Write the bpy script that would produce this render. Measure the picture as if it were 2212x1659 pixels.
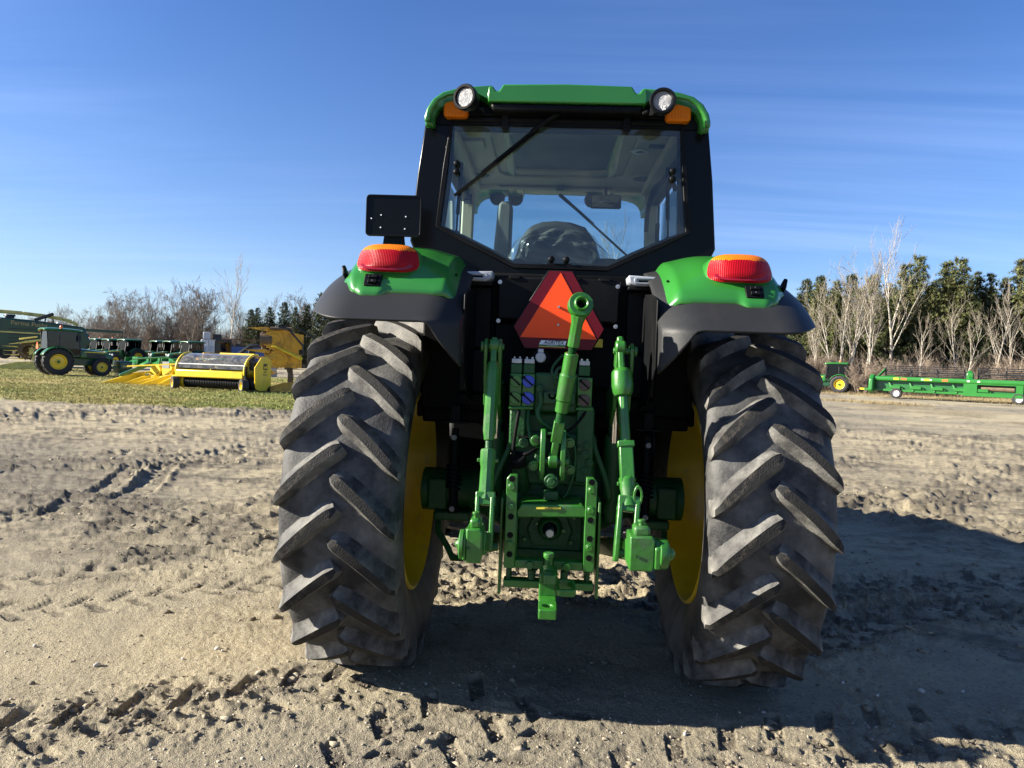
import bpy, bmesh, math, random
import numpy as np
from mathutils import Vector, Matrix, Euler
random.seed(7)
RAD = math.radians
for o in list(bpy.data.objects): bpy.data.objects.remove(o)
sc = bpy.context.scene
col = sc.collection

# ------------------------------------------------------------------ camera
CAM = Vector((-0.054, -3.636, 1.502)); YAW = RAD(2.64); PITCH = RAD(1.597); ROLL = RAD(2.09)
FWD = Vector((-math.sin(YAW)*math.cos(PITCH), math.cos(YAW)*math.cos(PITCH), -math.sin(PITCH)))
R0 = Vector((math.cos(YAW), math.sin(YAW), 0)); U0 = R0.cross(FWD)
RT = R0*math.cos(ROLL)+U0*math.sin(ROLL); UP = -R0*math.sin(ROLL)+U0*math.cos(ROLL)
cd = bpy.data.cameras.new('camera'); cam = bpy.data.objects.new('camera', cd); col.objects.link(cam)
m = Matrix((RT, UP, -FWD)).transposed().to_4x4(); m.translation = CAM; cam.matrix_world = m
cd.sensor_width = 36; cd.lens = 36*1536/2212; cd.clip_start = 0.05; cd.clip_end = 3000
sc.camera = cam
sc.render.resolution_x = 1024; sc.render.resolution_y = 768
# photograph measures (2212 wide) turned into places on the ground or on a plane y = const
def ray(px, py): return FWD+RT*((px-1106)/1536)-UP*((py-829.5)/1536)
def gz(px, py, z=0.0):
    d = ray(px, py); return CAM+d*((z-CAM.z)/d.z)
def gd(px, depth, z=0.0):            # ground point under column px at a given distance
    d = ray(px, 800); d.z = 0; p = CAM+d*(depth/d.dot(Vector((FWD.x, FWD.y, 0)).normalized())); p.z = z; return p

# ------------------------------------------------------------------ sky, sun, exposure
SUN = Vector((-1.0, -0.14, 0.45)).normalized()
world = bpy.data.worlds.new('World'); sc.world = world; world.use_nodes = True
wt = world.node_tree; wn = wt.nodes; wl = wt.links
bg = wn['Background']
sky = wn.new('ShaderNodeTexSky'); sky.sky_type = 'NISHITA'; sky.sun_disc = False
sky.sun_elevation = math.asin(SUN.z); sky.sun_rotation = math.atan2(SUN.x, SUN.y)
sky.altitude = 50; sky.air_density = 1.0; sky.dust_density = 0.15; sky.ozone_density = 1.6
tc = wn.new('ShaderNodeTexCoord')
def wmath(op, a, b=None, c=None):
    n = wn.new('ShaderNodeMath'); n.operation = op
    for i, v in enumerate((a, b, c)):
        if v is None: continue
        if isinstance(v, (int, float)): n.inputs[i].default_value = v
        else: wl.new(v, n.inputs[i])
    return n.outputs[0]
sp = wn.new('ShaderNodeSeparateXYZ'); wl.new(tc.outputs['Generated'], sp.inputs[0])
# high thin cirrus: streaks on a flat layer far above (direction / height)
zz = wmath('ADD', wmath('MAXIMUM', sp.outputs[2], 0.0), 0.09)
cb = wn.new('ShaderNodeCombineXYZ'); wl.new(wmath('DIVIDE', sp.outputs[0], zz), cb.inputs[0]); wl.new(wmath('DIVIDE', sp.outputs[1], zz), cb.inputs[1])
mp = wn.new('ShaderNodeMapping'); mp.inputs['Rotation'].default_value = (0, 0, RAD(38)); mp.inputs['Scale'].default_value = (0.13, 0.80, 1); wl.new(cb.outputs[0], mp.inputs[0])
nz = wn.new('ShaderNodeTexNoise'); nz.inputs['Scale'].default_value = 2.0; nz.inputs['Detail'].default_value = 7; nz.inputs['Roughness'].default_value = 0.62; nz.inputs['Distortion'].default_value = 0.7; wl.new(mp.outputs[0], nz.inputs[0])
n2 = wn.new('ShaderNodeTexNoise'); n2.inputs['Scale'].default_value = 0.22; n2.inputs['Detail'].default_value = 2; wl.new(cb.outputs[0], n2.inputs[0])
cl = wmath('MULTIPLY', wmath('MAXIMUM', wmath('MULTIPLY_ADD', nz.outputs[0], 2.6, -1.05), 0.0), wmath('MAXIMUM', wmath('MULTIPLY_ADD', n2.outputs[0], 4.0, -1.55), 0.0))
cl = wmath('MINIMUM', wmath('MULTIPLY', cl, 0.55), 0.4)
hs = wn.new('ShaderNodeHueSaturation'); hs.inputs['Saturation'].default_value = 1.2; hs.inputs['Value'].default_value = 1.0; wl.new(sky.outputs[0], hs.inputs['Color'])
mx = wn.new('ShaderNodeMixRGB'); wl.new(cl, mx.inputs[0]); wl.new(hs.outputs[0], mx.inputs[1]); mx.inputs[2].default_value = (7.5, 8.2, 9.0, 1)
hz_ = wmath('MULTIPLY', wmath('POWER', 2.718, wmath('MULTIPLY', wmath('MAXIMUM', sp.outputs[2], 0.0), -6.0)), 0.33)
n3 = wn.new('ShaderNodeTexNoise'); n3.inputs['Scale'].default_value = 1.3; n3.inputs['Detail'].default_value = 3; wl.new(tc.outputs['Generated'], n3.inputs[0])
hz_ = wmath('MULTIPLY', hz_, wmath('MULTIPLY_ADD', n3.outputs[0], 1.6, 0.2))
hz_ = wmath('MINIMUM', wmath('MULTIPLY', hz_, wmath('MULTIPLY_ADD', wmath('MAXIMUM', wmath('MULTIPLY', sp.outputs[0], -1.0), 0.0), 1.5, 0.6)), 0.75)   # haze is brighter on the sun's side
mh = wn.new('ShaderNodeMixRGB'); wl.new(hz_, mh.inputs[0]); wl.new(mx.outputs[0], mh.inputs[1]); mh.inputs[2].default_value = (6.8, 7.0, 5.8, 1); mx = mh
wb = wn.new('ShaderNodeMixRGB'); wb.blend_type = 'MULTIPLY'; wb.inputs[0].default_value = 1.0; wl.new(mx.outputs[0], wb.inputs[1]); wb.inputs[2].default_value = (0.58, 0.70, 1.02, 1)
wl.new(wb.outputs[0], bg.inputs[0]); bg.inputs[1].default_value = 0.05
sd = bpy.data.lights.new('sun', 'SUN'); sd.energy = 5.0; sd.angle = RAD(0.53); sd.color = (1.0, 0.925, 0.79)
so = bpy.data.objects.new('sun', sd); col.objects.link(so); so.rotation_euler = (-SUN).to_track_quat('-Z', 'Y').to_euler(); so.location = (-30, -8, 20)
vs = sc.view_settings; vs.view_transform = 'Standard'; vs.look = 'None'; vs.exposure = 1.82; vs.gamma = 1; vs.use_curve_mapping = False

# ------------------------------------------------------------------ materials
MATS = {}
def pbr(name, c, rough=0.5, metal=0.0, var=0.0, vscale=8.0, bump=0.0, bscale=60.0, c2=None, mixscale=5.0, mixlo=0.45, mixhi=0.65, coat=0.0, spec=0.5, trans=0.0, rough2=None, stretch=None):
    """Principled surface; optional second colour (dust, wear) mixed by noise, value variation and fine relief."""
    M = bpy.data.materials.new(name); M.use_nodes = True; t = M.node_tree; N = t.nodes; L = t.links; b = N['Principled BSDF']
    b.inputs['Roughness'].default_value = rough; b.inputs['Metallic'].default_value = metal
    b.inputs['Specular IOR Level'].default_value = spec; b.inputs['Coat Weight'].default_value = coat; b.inputs['Coat Roughness'].default_value = 0.08
    b.inputs['Transmission Weight'].default_value = trans
    b.inputs['Base Color'].default_value = (*c, 1)
    if var or c2 or bump:
        g = N.new('ShaderNodeTexCoord').outputs['Object']
        if stretch:
            mm = N.new('ShaderNodeMapping'); mm.inputs['Scale'].default_value = stretch; L.new(g, mm.inputs[0]); g = mm.outputs[0]
        cur = None
        if c2:
            n = N.new('ShaderNodeTexNoise'); n.inputs['Scale'].default_value = mixscale; n.inputs['Detail'].default_value = 6; n.inputs['Roughness'].default_value = 0.65; L.new(g, n.inputs[0])
            r = N.new('ShaderNodeMapRange'); r.inputs[1].default_value = mixlo; r.inputs[2].default_value = mixhi; L.new(n.outputs[0], r.inputs[0])
            x = N.new('ShaderNodeMixRGB'); x.inputs[1].default_value = (*c, 1); x.inputs[2].default_value = (*c2, 1); L.new(r.outputs[0], x.inputs[0]); cur = x.outputs[0]
            if rough2 is not None:
                q = N.new('ShaderNodeMapRange'); q.inputs[3].default_value = rough; q.inputs[4].default_value = rough2; L.new(r.outputs[0], q.inputs[0]); L.new(q.outputs[0], b.inputs['Roughness'])
        if var:
            n = N.new('ShaderNodeTexNoise'); n.inputs['Scale'].default_value = vscale; n.inputs['Detail'].default_value = 5; L.new(g, n.inputs[0])
            r = N.new('ShaderNodeMapRange'); r.inputs[1].default_value = 0.25; r.inputs[2].default_value = 0.75; r.inputs[3].default_value = 1-var; r.inputs[4].default_value = 1+var; L.new(n.outputs[0], r.inputs[0])
            h = N.new('ShaderNodeHueSaturation'); L.new(r.outputs[0], h.inputs['Value'])
            if cur: L.new(cur, h.inputs['Color'])
            else: h.inputs['Color'].default_value = (*c, 1)
            cur = h.outputs[0]
        if cur: L.new(cur, b.inputs['Base Color'])
        if bump:
            n = N.new('ShaderNodeTexNoise'); n.inputs['Scale'].default_value = bscale; n.inputs['Detail'].default_value = 4; L.new(g, n.inputs[0])
            u = N.new('ShaderNodeBump'); u.inputs['Strength'].default_value = bump; u.inputs['Distance'].default_value = 0.01; L.new(n.outputs[0], u.inputs['Height']); L.new(u.outputs[0], b.inputs['Normal'])
    MATS[name] = M; return M
def glass(name, tint, refl=1.0, rough=0.0, dust=0.0):
    M = bpy.data.materials.new(name); M.use_nodes = True; t = M.node_tree; N = t.nodes; L = t.links; N.remove(N['Principled BSDF'])
    o = N['Material Output']; tr = N.new('ShaderNodeBsdfTransparent'); tr.inputs[0].default_value = (*tint, 1)
    gl = N.new('ShaderNodeBsdfGlossy'); gl.inputs['Roughness'].default_value = rough
    fr = N.new('ShaderNodeFresnel'); fr.inputs[0].default_value = 1.5
    mu = N.new('ShaderNodeMath'); mu.operation = 'MULTIPLY'; mu.inputs[1].default_value = refl; L.new(fr.outputs[0], mu.inputs[0])
    x = N.new('ShaderNodeMixShader'); L.new(mu.outputs[0], x.inputs[0]); L.new(tr.outputs[0], x.inputs[1]); L.new(gl.outputs[0], x.inputs[2]); out = x.outputs[0]
    if dust:
        d = N.new('ShaderNodeBsdfDiffuse'); d.inputs[0].default_value = (0.45, 0.45, 0.42, 1)
        n = N.new('ShaderNodeTexNoise'); n.inputs['Scale'].default_value = 7; n.inputs['Detail'].default_value = 8; L.new(N.new('ShaderNodeTexCoord').outputs['Object'], n.inputs[0])
        r = N.new('ShaderNodeMapRange'); r.inputs[1].default_value = 0.35; r.inputs[2].default_value = 0.8; r.inputs[3].default_value = dust*0.3; r.inputs[4].default_value = dust*2; L.new(n.outputs[0], r.inputs[0])
        y = N.new('ShaderNodeMixShader'); L.new(r.outputs[0], y.inputs[0]); L.new(out, y.inputs[1]); L.new(d.outputs[0], y.inputs[2]); out = y.outputs[0]
    L.new(out, o.inputs[0]); MATS[name] = M; return M
def lens(name, c, bump=0.35, scale=(60, 60, 160), mixw=0.55):
    """ribbed coloured plastic lamp lens: diffuse colour under a clear glossy coat"""
    M = pbr(name, c, 0.35, coat=0.0, spec=0.16, trans=0.0); t = M.node_tree; N = t.nodes; L = t.links; b = N['Principled BSDF']
    b.inputs['Subsurface Weight'].default_value = 0.0
    w = N.new('ShaderNodeTexWave'); w.bands_direction = 'X'; w.inputs['Scale'].default_value = 45; w.inputs['Distortion'].default_value = 0.3
    w2 = N.new('ShaderNodeTexWave'); w2.bands_direction = 'Z'; w2.inputs['Scale'].default_value = 60
    g = N.new('ShaderNodeTexCoord').outputs['Object']; L.new(g, w.inputs[0]); L.new(g, w2.inputs[0])
    a = N.new('ShaderNodeMath'); L.new(w.outputs[1], a.inputs[0]); L.new(w2.outputs[1], a.inputs[1])
    u = N.new('ShaderNodeBump'); u.inputs['Strength'].default_value = bump; u.inputs['Distance'].default_value = 0.004; L.new(a.outputs[0], u.inputs['Height']); L.new(u.outputs[0], b.inputs['Normal'])
    r = N.new('ShaderNodeMapRange'); r.inputs[2].default_value = 2.0; r.inputs[3].default_value = 0.55; r.inputs[4].default_value = 1.25; L.new(a.outputs[0], r.inputs[0])
    h = N.new('ShaderNodeHueSaturation'); h.inputs['Color'].default_value = (*c, 1); L.new(r.outputs[0], h.inputs['Value']); L.new(h.outputs[0], b.inputs['Base Color'])
    return M
GREEN = pbr('green_paint', (0.020, 0.150, 0.020), 0.3, var=0.10, vscale=3, coat=0.35, bump=0.02, bscale=25)
GREENH = pbr('green_hitch_paint', (0.021, 0.128, 0.012), 0.38, var=0.18, vscale=14, coat=0.2, bump=0.14, bscale=45, c2=(0.045, 0.085, 0.04), mixscale=11, mixlo=0.52, mixhi=0.8, rough2=0.7)
GREENC = pbr('green_cast_paint', (0.009, 0.062, 0.014), 0.5, spec=0.35, var=0.2, vscale=12, bump=0.35, bscale=60, c2=(0.026, 0.045, 0.024), mixscale=6, mixlo=0.52, mixhi=0.75)
YELLOW = pbr('yellow_rim_paint', (0.66, 0.45, 0.012), 0.38, var=0.12, vscale=6, coat=0.2, c2=(0.30, 0.22, 0.09), mixscale=7, mixlo=0.55, mixhi=0.85)
BLACKP = pbr('black_satin_plastic', (0.0045, 0.0049, 0.0058), 0.40, spec=0.09, var=0.2, vscale=5, bump=0.04, bscale=120, c2=(0.014, 0.0145, 0.015), mixscale=3, mixlo=0.5, mixhi=0.8)
BLACKG = pbr('black_gloss_paint', (0.0032, 0.0036, 0.0046), 0.25, coat=0.0, spec=0.14, bump=0.015, bscale=20)
BLACKD = pbr('black_dusty_panel', (0.0042, 0.0046, 0.0056), 0.45, spec=0.10, c2=(0.013, 0.013, 0.0125), mixscale=5, mixlo=0.5, mixhi=0.85, bump=0.05, bscale=90, stretch=(1, 1, 0.35))
FENDER = pbr('grey_black_fender_plastic', (0.019, 0.020, 0.0215), 0.5, spec=0.2, var=0.12, vscale=4, bump=0.06, bscale=150, c2=(0.036, 0.036, 0.036), mixscale=2.6, mixlo=0.5, mixhi=0.85)
RUBBER = pbr('dusty_tyre_rubber', (0.014, 0.0145, 0.0165), 0.6, spec=0.3, var=0.25, vscale=5, bump=0.25, bscale=90, c2=(0.15, 0.146, 0.137), mixscale=5.5, mixlo=0.36, mixhi=0.80, rough2=0.85)
RUBLUG = pbr('dusty_lug_rubber', (0.016, 0.0165, 0.0185), 0.6, spec=0.3, var=0.25, vscale=8, bump=0.3, bscale=110, c2=(0.17, 0.163, 0.148), mixscale=8, mixlo=0.36, mixhi=0.8, rough2=0.85)
LUGTOP = pbr('worn_lug_face', (0.017, 0.0165, 0.016), 0.75, spec=0.25, var=0.35, vscale=40, bump=0.4, bscale=170, c2=(0.13, 0.11, 0.08), mixscale=11, mixlo=0.52, mixhi=0.85)
DARK = pbr('dark_underbody', (0.0042, 0.0045, 0.0048), 0.6, spec=0.08, var=0.3, vscale=9)
STEEL = pbr('zinc_steel', (0.42, 0.42, 0.43), 0.38, metal=0.9, var=0.15, vscale=30)
CHROME = pbr('chrome_rod', (0.75, 0.73, 0.70), 0.12, metal=1.0)
ALU = pbr('grey_cast_aluminium', (0.34, 0.35, 0.37), 0.45, metal=0.6, var=0.2, vscale=40, bump=0.15, bscale=80)
HANDLE = pbr('grey_handle_plastic', (0.27, 0.29, 0.33), 0.4, var=0.1, vscale=12)
CREAM = pbr('cream_cab_trim', (0.46, 0.41, 0.30), 0.6, var=0.06, vscale=6, bump=0.03, bscale=180)
GREYTRIM = pbr('grey_cab_trim', (0.13, 0.135, 0.125), 0.6, var=0.1, vscale=8)
SEATM = pbr('black_seat_cloth', (0.016, 0.017, 0.019), 0.7, bump=0.2, bscale=200)
ORANGE = pbr('fluorescent_orange', (1.0, 0.085, 0.014), 0.5, spec=0.25, var=0.03, vscale=5)
MAROON = pbr('red_reflective_border', (0.12, 0.004, 0.013), 0.4, spec=0.2, var=0.1, vscale=80, coat=0.0, bump=0.08, bscale=300)
WHITE = pbr('white_paint', (0.78, 0.79, 0.80), 0.45, var=0.06, vscale=8)
BLUEP = pbr('blue_plastic_cap', (0.012, 0.045, 0.42), 0.35)
BROWNP = pbr('brown_plastic_cap', (0.055, 0.035, 0.028), 0.45)
NAVY = pbr('navy_print', (0.012, 0.018, 0.07), 0.5)
YPRINT = pbr('yellow_print', (0.80, 0.62, 0.05), 0.5)
GPRINT = pbr('green_print', (0.03, 0.16, 0.05), 0.5)
REDL = lens('red_lamp_lens', (0.33, 0.0025, 0.009))
AMBL = lens('amber_lamp_lens', (0.72, 0.17, 0.005))
REDREF = pbr('red_reflector', (0.20, 0.002, 0.01), 0.15, coat=0.6, bump=0.1, bscale=400)
CLEARL = pbr('ribbed_clear_lens', (0.34, 0.345, 0.36), 0.32, metal=0.6, bump=0.9, bscale=140, stretch=(1, 1, 3), coat=0.4)
GLASS = glass('tinted_window_glass', (0.84, 0.87, 0.85), 1.0, dust=0.02)
GLASSF = glass('windscreen_glass', (0.80, 0.92, 0.95), 0.8)
PLASTIC = glass('clear_plastic_wrap', (0.72, 0.74, 0.76), 2.6, rough=0.15, dust=0.10)
MIRRORM = pbr('mirror_glass', (0.7, 0.72, 0.75), 0.03, metal=1.0)

# ------------------------------------------------------------------ mesh helpers
class MB:
    def __init__(s): s.v = []; s.f = []; s.m = []; s.mi = 0
    def add(s, vs, fs):
        o = len(s.v); s.v += [tuple(v) for v in vs]; s.f += [tuple(i+o for i in f) for f in fs]; s.m += [s.mi]*len(fs); return s
    def box(s, c, d, rot=None, taper=1.0):
        x, y, z = d[0]/2, d[1]/2, d[2]/2
        P = [Vector((sx*x*(taper if sz > 0 else 1), sy*y*(taper if sz > 0 else 1), sz*z)) for sz in (-1, 1) for sy in (-1, 1) for sx in (-1, 1)]
        if rot is not None:
            R = Euler(rot).to_matrix() if not isinstance(rot, Matrix) else rot
            P = [R @ p for p in P]
        return s.add([p+Vector(c) for p in P], [(0, 2, 3, 1), (4, 5, 7, 6), (0, 1, 5, 4), (2, 6, 7, 3), (0, 4, 6, 2), (1, 3, 7, 5)])
    def b2(s, a, b):   # box between two corners
        return s.box([(a[i]+b[i])/2 for i in range(3)], [abs(a[i]-b[i]) for i in range(3)])
    def bar(s, p, q, w, h, up=(0, 0, 1)):
        p, q = Vector(p), Vector(q); d = (q-p); L = d.length; d.normalize(); u = Vector(up); r = d.cross(u)
        if r.length < 1e-4: r = d.cross(Vector((1, 0, 0)))
        r.normalize(); u = r.cross(d)
        P = [c+r*(sx*w/2)+u*(sz*h/2) for c in (p, q) for sz in (-1, 1) for sx in (-1, 1)]
        return s.add(P, [(0, 1, 3, 2), (4, 6, 7, 5), (0, 4, 5, 1), (2, 3, 7, 6), (0, 2, 6, 4), (1, 5, 7, 3)])
    def tube(s, path, r, n=8, caps=True):
        P = [Vector(p) for p in path]; rs = r if isinstance(r, (list, tuple)) else [r]*len(P)
        vs = []; pr = None
        for i, p in enumerate(P):
            d = (P[min(i+1, len(P)-1)]-P[max(i-1, 0)])
            if d.length < 1e-9: d = Vector((0, 0, 1))
            d.normalize()
            if pr is None:
                a = Vector((0, 0, 1)) if abs(d.z) < 0.9 else Vector((1, 0, 0)); pr = d.cross(a).normalized()
            pr = (pr-d*pr.dot(d))
            pr.normalize(); q = d.cross(pr)
            vs += [p+(pr*math.cos(2*math.pi*k/n)+q*math.sin(2*math.pi*k/n))*rs[i] for k in range(n)]
        fs = [(i*n+k, i*n+(k+1) % n, (i+1)*n+(k+1) % n, (i+1)*n+k) for i in range(len(P)-1) for k in range(n)]
        if caps: fs += [tuple(range(n-1, -1, -1)), tuple((len(P)-1)*n+k for k in range(n))]
        return s.add(vs, fs)
    def cyl(s, p, q, r, r2=None, n=16): return s.tube([p, q], [r, r if r2 is None else r2], n)
    def lathe(s, prof, o=(0, 0, 0), ax='x', n=48, a0=0.0, a1=2*math.pi, closed=False):
        """prof: (radius, along axis); closed joins last profile point to the first"""
        full = abs(a1-a0-2*math.pi) < 1e-6; k = n if full else n+1; vs = []
        for r, t in prof:
            for j in range(k):
                a = a0+(a1-a0)*j/n; c, d = r*math.cos(a), r*math.sin(a)
                vs.append({'x': (t, c, d), 'y': (c, t, d), 'z': (c, d, t)}[ax])
        vs = [(v[0]+o[0], v[1]+o[1], v[2]+o[2]) for v in vs]; fs = []
        m = len(prof)
        for i in range(m if closed else m-1):
            for j in range(k if full else k-1):
                a, b = i*k+j, i*k+(j+1) % k; c, d = ((i+1) % m)*k+(j+1) % k, ((i+1) % m)*k+j; fs.append((a, b, c, d))
        return s.add(vs, fs)
    def prism(s, poly, t0, t1, ax='y', inv=False):
        """poly in the plane across axis ax: x -> (y,z), y -> (x,z), z -> (x,y)"""
        f = {'x': lambda p, t: (t, p[0], p[1]), 'y': lambda p, t: (p[0], t, p[1]), 'z': lambda p, t: (p[0], p[1], t)}[ax]
        n = len(poly); vs = [f(p, t0) for p in poly]+[f(p, t1) for p in poly]
        return s.add(vs, [tuple(range(n)), tuple(range(2*n-1, n-1, -1))]+[(i, i+n, (i+1) % n+n, (i+1) % n) for i in range(n)])
    def ring(s, outer, inner, t0, t1, ax='y'):
        f = {'x': lambda p, t: (t, p[0], p[1]), 'y': lambda p, t: (p[0], t, p[1]), 'z': lambda p, t: (p[0], p[1], t)}[ax]
        n = len(outer); vs = [f(p, t) for t in (t0, t1) for p in list(outer)+list(inner)]; fs = []
        for i in range(n):
            j = (i+1) % n
            fs += [(i, j, n+j, n+i), (2*n+i, 3*n+i, 3*n+j, 2*n+j), (i, 2*n+i, 2*n+j, j), (n+i, n+j, 3*n+j, 3*n+i)]
        return s.add(vs, fs)
    def grid(s, fn, nu, nv, closeu=False):
        vs = [fn(i/(nu if closeu else nu-1), j/(nv-1)) for i in range(nu) for j in range(nv)]
        fs = [(i*nv+j, ((i+1) % nu)*nv+j, ((i+1) % nu)*nv+j+1, i*nv+j+1) for i in range(nu if closeu else nu-1) for j in range(nv-1)]
        return s.add(vs, fs)
    def ball(s, c, r, n=10, sq=(1, 1, 1)):
        vs = [(c[0]+r*sq[0]*math.sin(math.pi*i/n)*math.cos(2*math.pi*j/(2*n)), c[1]+r*sq[1]*math.sin(math.pi*i/n)*math.sin(2*math.pi*j/(2*n)), c[2]+r*sq[2]*math.cos(math.pi*i/n)) for i in range(n+1) for j in range(2*n)]
        k = 2*n
        return s.add(vs, [(i*k+j, (i+1)*k+j, (i+1)*k+(j+1) % k, i*k+(j+1) % k) for i in range(n) for j in range(k)])
    def xform(s, M, start=0):
        s.v[start:] = [tuple(M @ Vector(v)) for v in s.v[start:]]; return s
    def mesh(s, name, mats, smooth=35):
        me = bpy.data.meshes.new(name); me.from_pydata(s.v, [], s.f)
        for M in (mats if isinstance(mats, (list, tuple)) else [mats]): me.materials.append(M)
        if any(s.m): me.polygons.foreach_set('material_index', s.m)
        bm = bmesh.new(); bm.from_mesh(me); bmesh.ops.recalc_face_normals(bm, faces=bm.faces); bm.to_mesh(me); bm.free()
        if smooth:
            me.polygons.foreach_set('use_smooth', [True]*len(me.polygons)); me.set_sharp_from_angle(angle=RAD(smooth))
        me.update(); return me
    def build(s, name, mat, parent=None, smooth=35, bev=0, solid=0, sub=0, seg=2):
        o = bpy.data.objects.new(name, s.mesh(name, mat, smooth)); col.objects.link(o)
        if parent: o.parent = parent
        if solid:
            q = o.modifiers.new('solid', 'SOLIDIFY'); q.thickness = solid; q.offset = -1
        if sub:
            q = o.modifiers.new('sub', 'SUBSURF'); q.levels = sub; q.render_levels = sub
        if bev:
            q = o.modifiers.new('bevel', 'BEVEL'); q.width = bev; q.segments = seg; q.limit_method = 'ANGLE'; q.angle_limit = RAD(38)
        return o
def empty(name, loc=(0, 0, 0), rz=0.0, parent=None):
    o = bpy.data.objects.new(name, None); col.objects.link(o); o.location = loc; o.rotation_euler = (0, 0, rz); o.empty_display_size = 0.2
    if parent: o.parent = parent
    return o
def tag(o, label, cat, group=None, kind=None):
    if label: o['label'] = label
    if cat: o['category'] = cat
    if group: o['group'] = group
    if kind: o['kind'] = kind
    return o
def children(o): return [c for c in bpy.data.objects if c.parent == o]
def copy_tree(o, parent=None, kids=None):
    if kids is None:
        kids = {}
        for c in bpy.data.objects:
            if c.parent: kids.setdefault(c.parent.name, []).append(c)
    c = o.copy(); col.objects.link(c)
    if parent: c.parent = parent
    for ch in list(kids.get(o.name, [])): copy_tree(ch, c, kids)
    return c
def text(name, s, size, mat, parent, loc, rot, ext=0.0006, bold=0.0, shear=0.0, sx=1.0, align='CENTER'):
    cu = bpy.data.curves.new('t', 'FONT'); cu.body = s; cu.size = size; cu.align_x = align; cu.align_y = 'CENTER'; cu.extrude = ext; cu.offset = bold; cu.shear = shear; cu.resolution_u = 3
    t = bpy.data.objects.new('t', cu); col.objects.link(t); dg = bpy.context.evaluated_depsgraph_get(); me = bpy.data.meshes.new_from_object(t.evaluated_get(dg))
    bpy.data.objects.remove(t); bpy.data.curves.remove(cu); me.materials.clear(); me.materials.append(mat); me.name = name
    o = bpy.data.objects.new(name, me); col.objects.link(o); o.location = loc; o.rotation_euler = rot; o.scale = (sx, 1, 1)
    if parent: o.parent = parent
    return o
def rrect(x0, x1, z0, z1, r, n=4):
    pts = []
    for cx, cz, a in ((x1-r, z1-r, 0), (x0+r, z1-r, 90), (x0+r, z0+r, 180), (x1-r, z0+r, 270)):
        for k in range(n+1):
            t = RAD(a+90*k/n); pts.append((cx+r*math.cos(t), cz+r*math.sin(t)))
    return pts
def lerp(a, b, t): return a+(b-a)*t
def sst(a, b, x):
    t = max(0.0, min(1.0, (x-a)/(b-a))); return t*t*(3-2*t)

# ------------------------------------------------------------------ ground relief
def _hash(ix, iy, s):
    h = (ix.astype(np.int64)*374761393+iy.astype(np.int64)*668265263+s*1442695041) & 0xffffffff
    h = ((h ^ (h >> 13))*1274126177) & 0xffffffff
    return ((h ^ (h >> 16)) & 0xffff)/65535.0
def vnoise(x, y, s=0):
    ix, iy = np.floor(x), np.floor(y); fx, fy = x-ix, y-iy; fx = fx*fx*(3-2*fx); fy = fy*fy*(3-2*fy)
    a, b, c, d = _hash(ix, iy, s), _hash(ix+1, iy, s), _hash(ix, iy+1, s), _hash(ix+1, iy+1, s)
    return (a*(1-fx)+b*fx)*(1-fy)+(c*(1-fx)+d*fx)*fy
def fbm(x, y, f, oct=3, s=0):
    t = 0; a = 1; n = 0
    for i in range(oct): t = t+a*vnoise(x*f+17.3*i, y*f-9.1*i, s+i*7); n += a; a *= 0.5; f *= 2.03
    return t/n
def sstep(a, b, x):
    t = np.clip((x-a)/(b-a), 0, 1); return t*t*(3-2*t)
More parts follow.
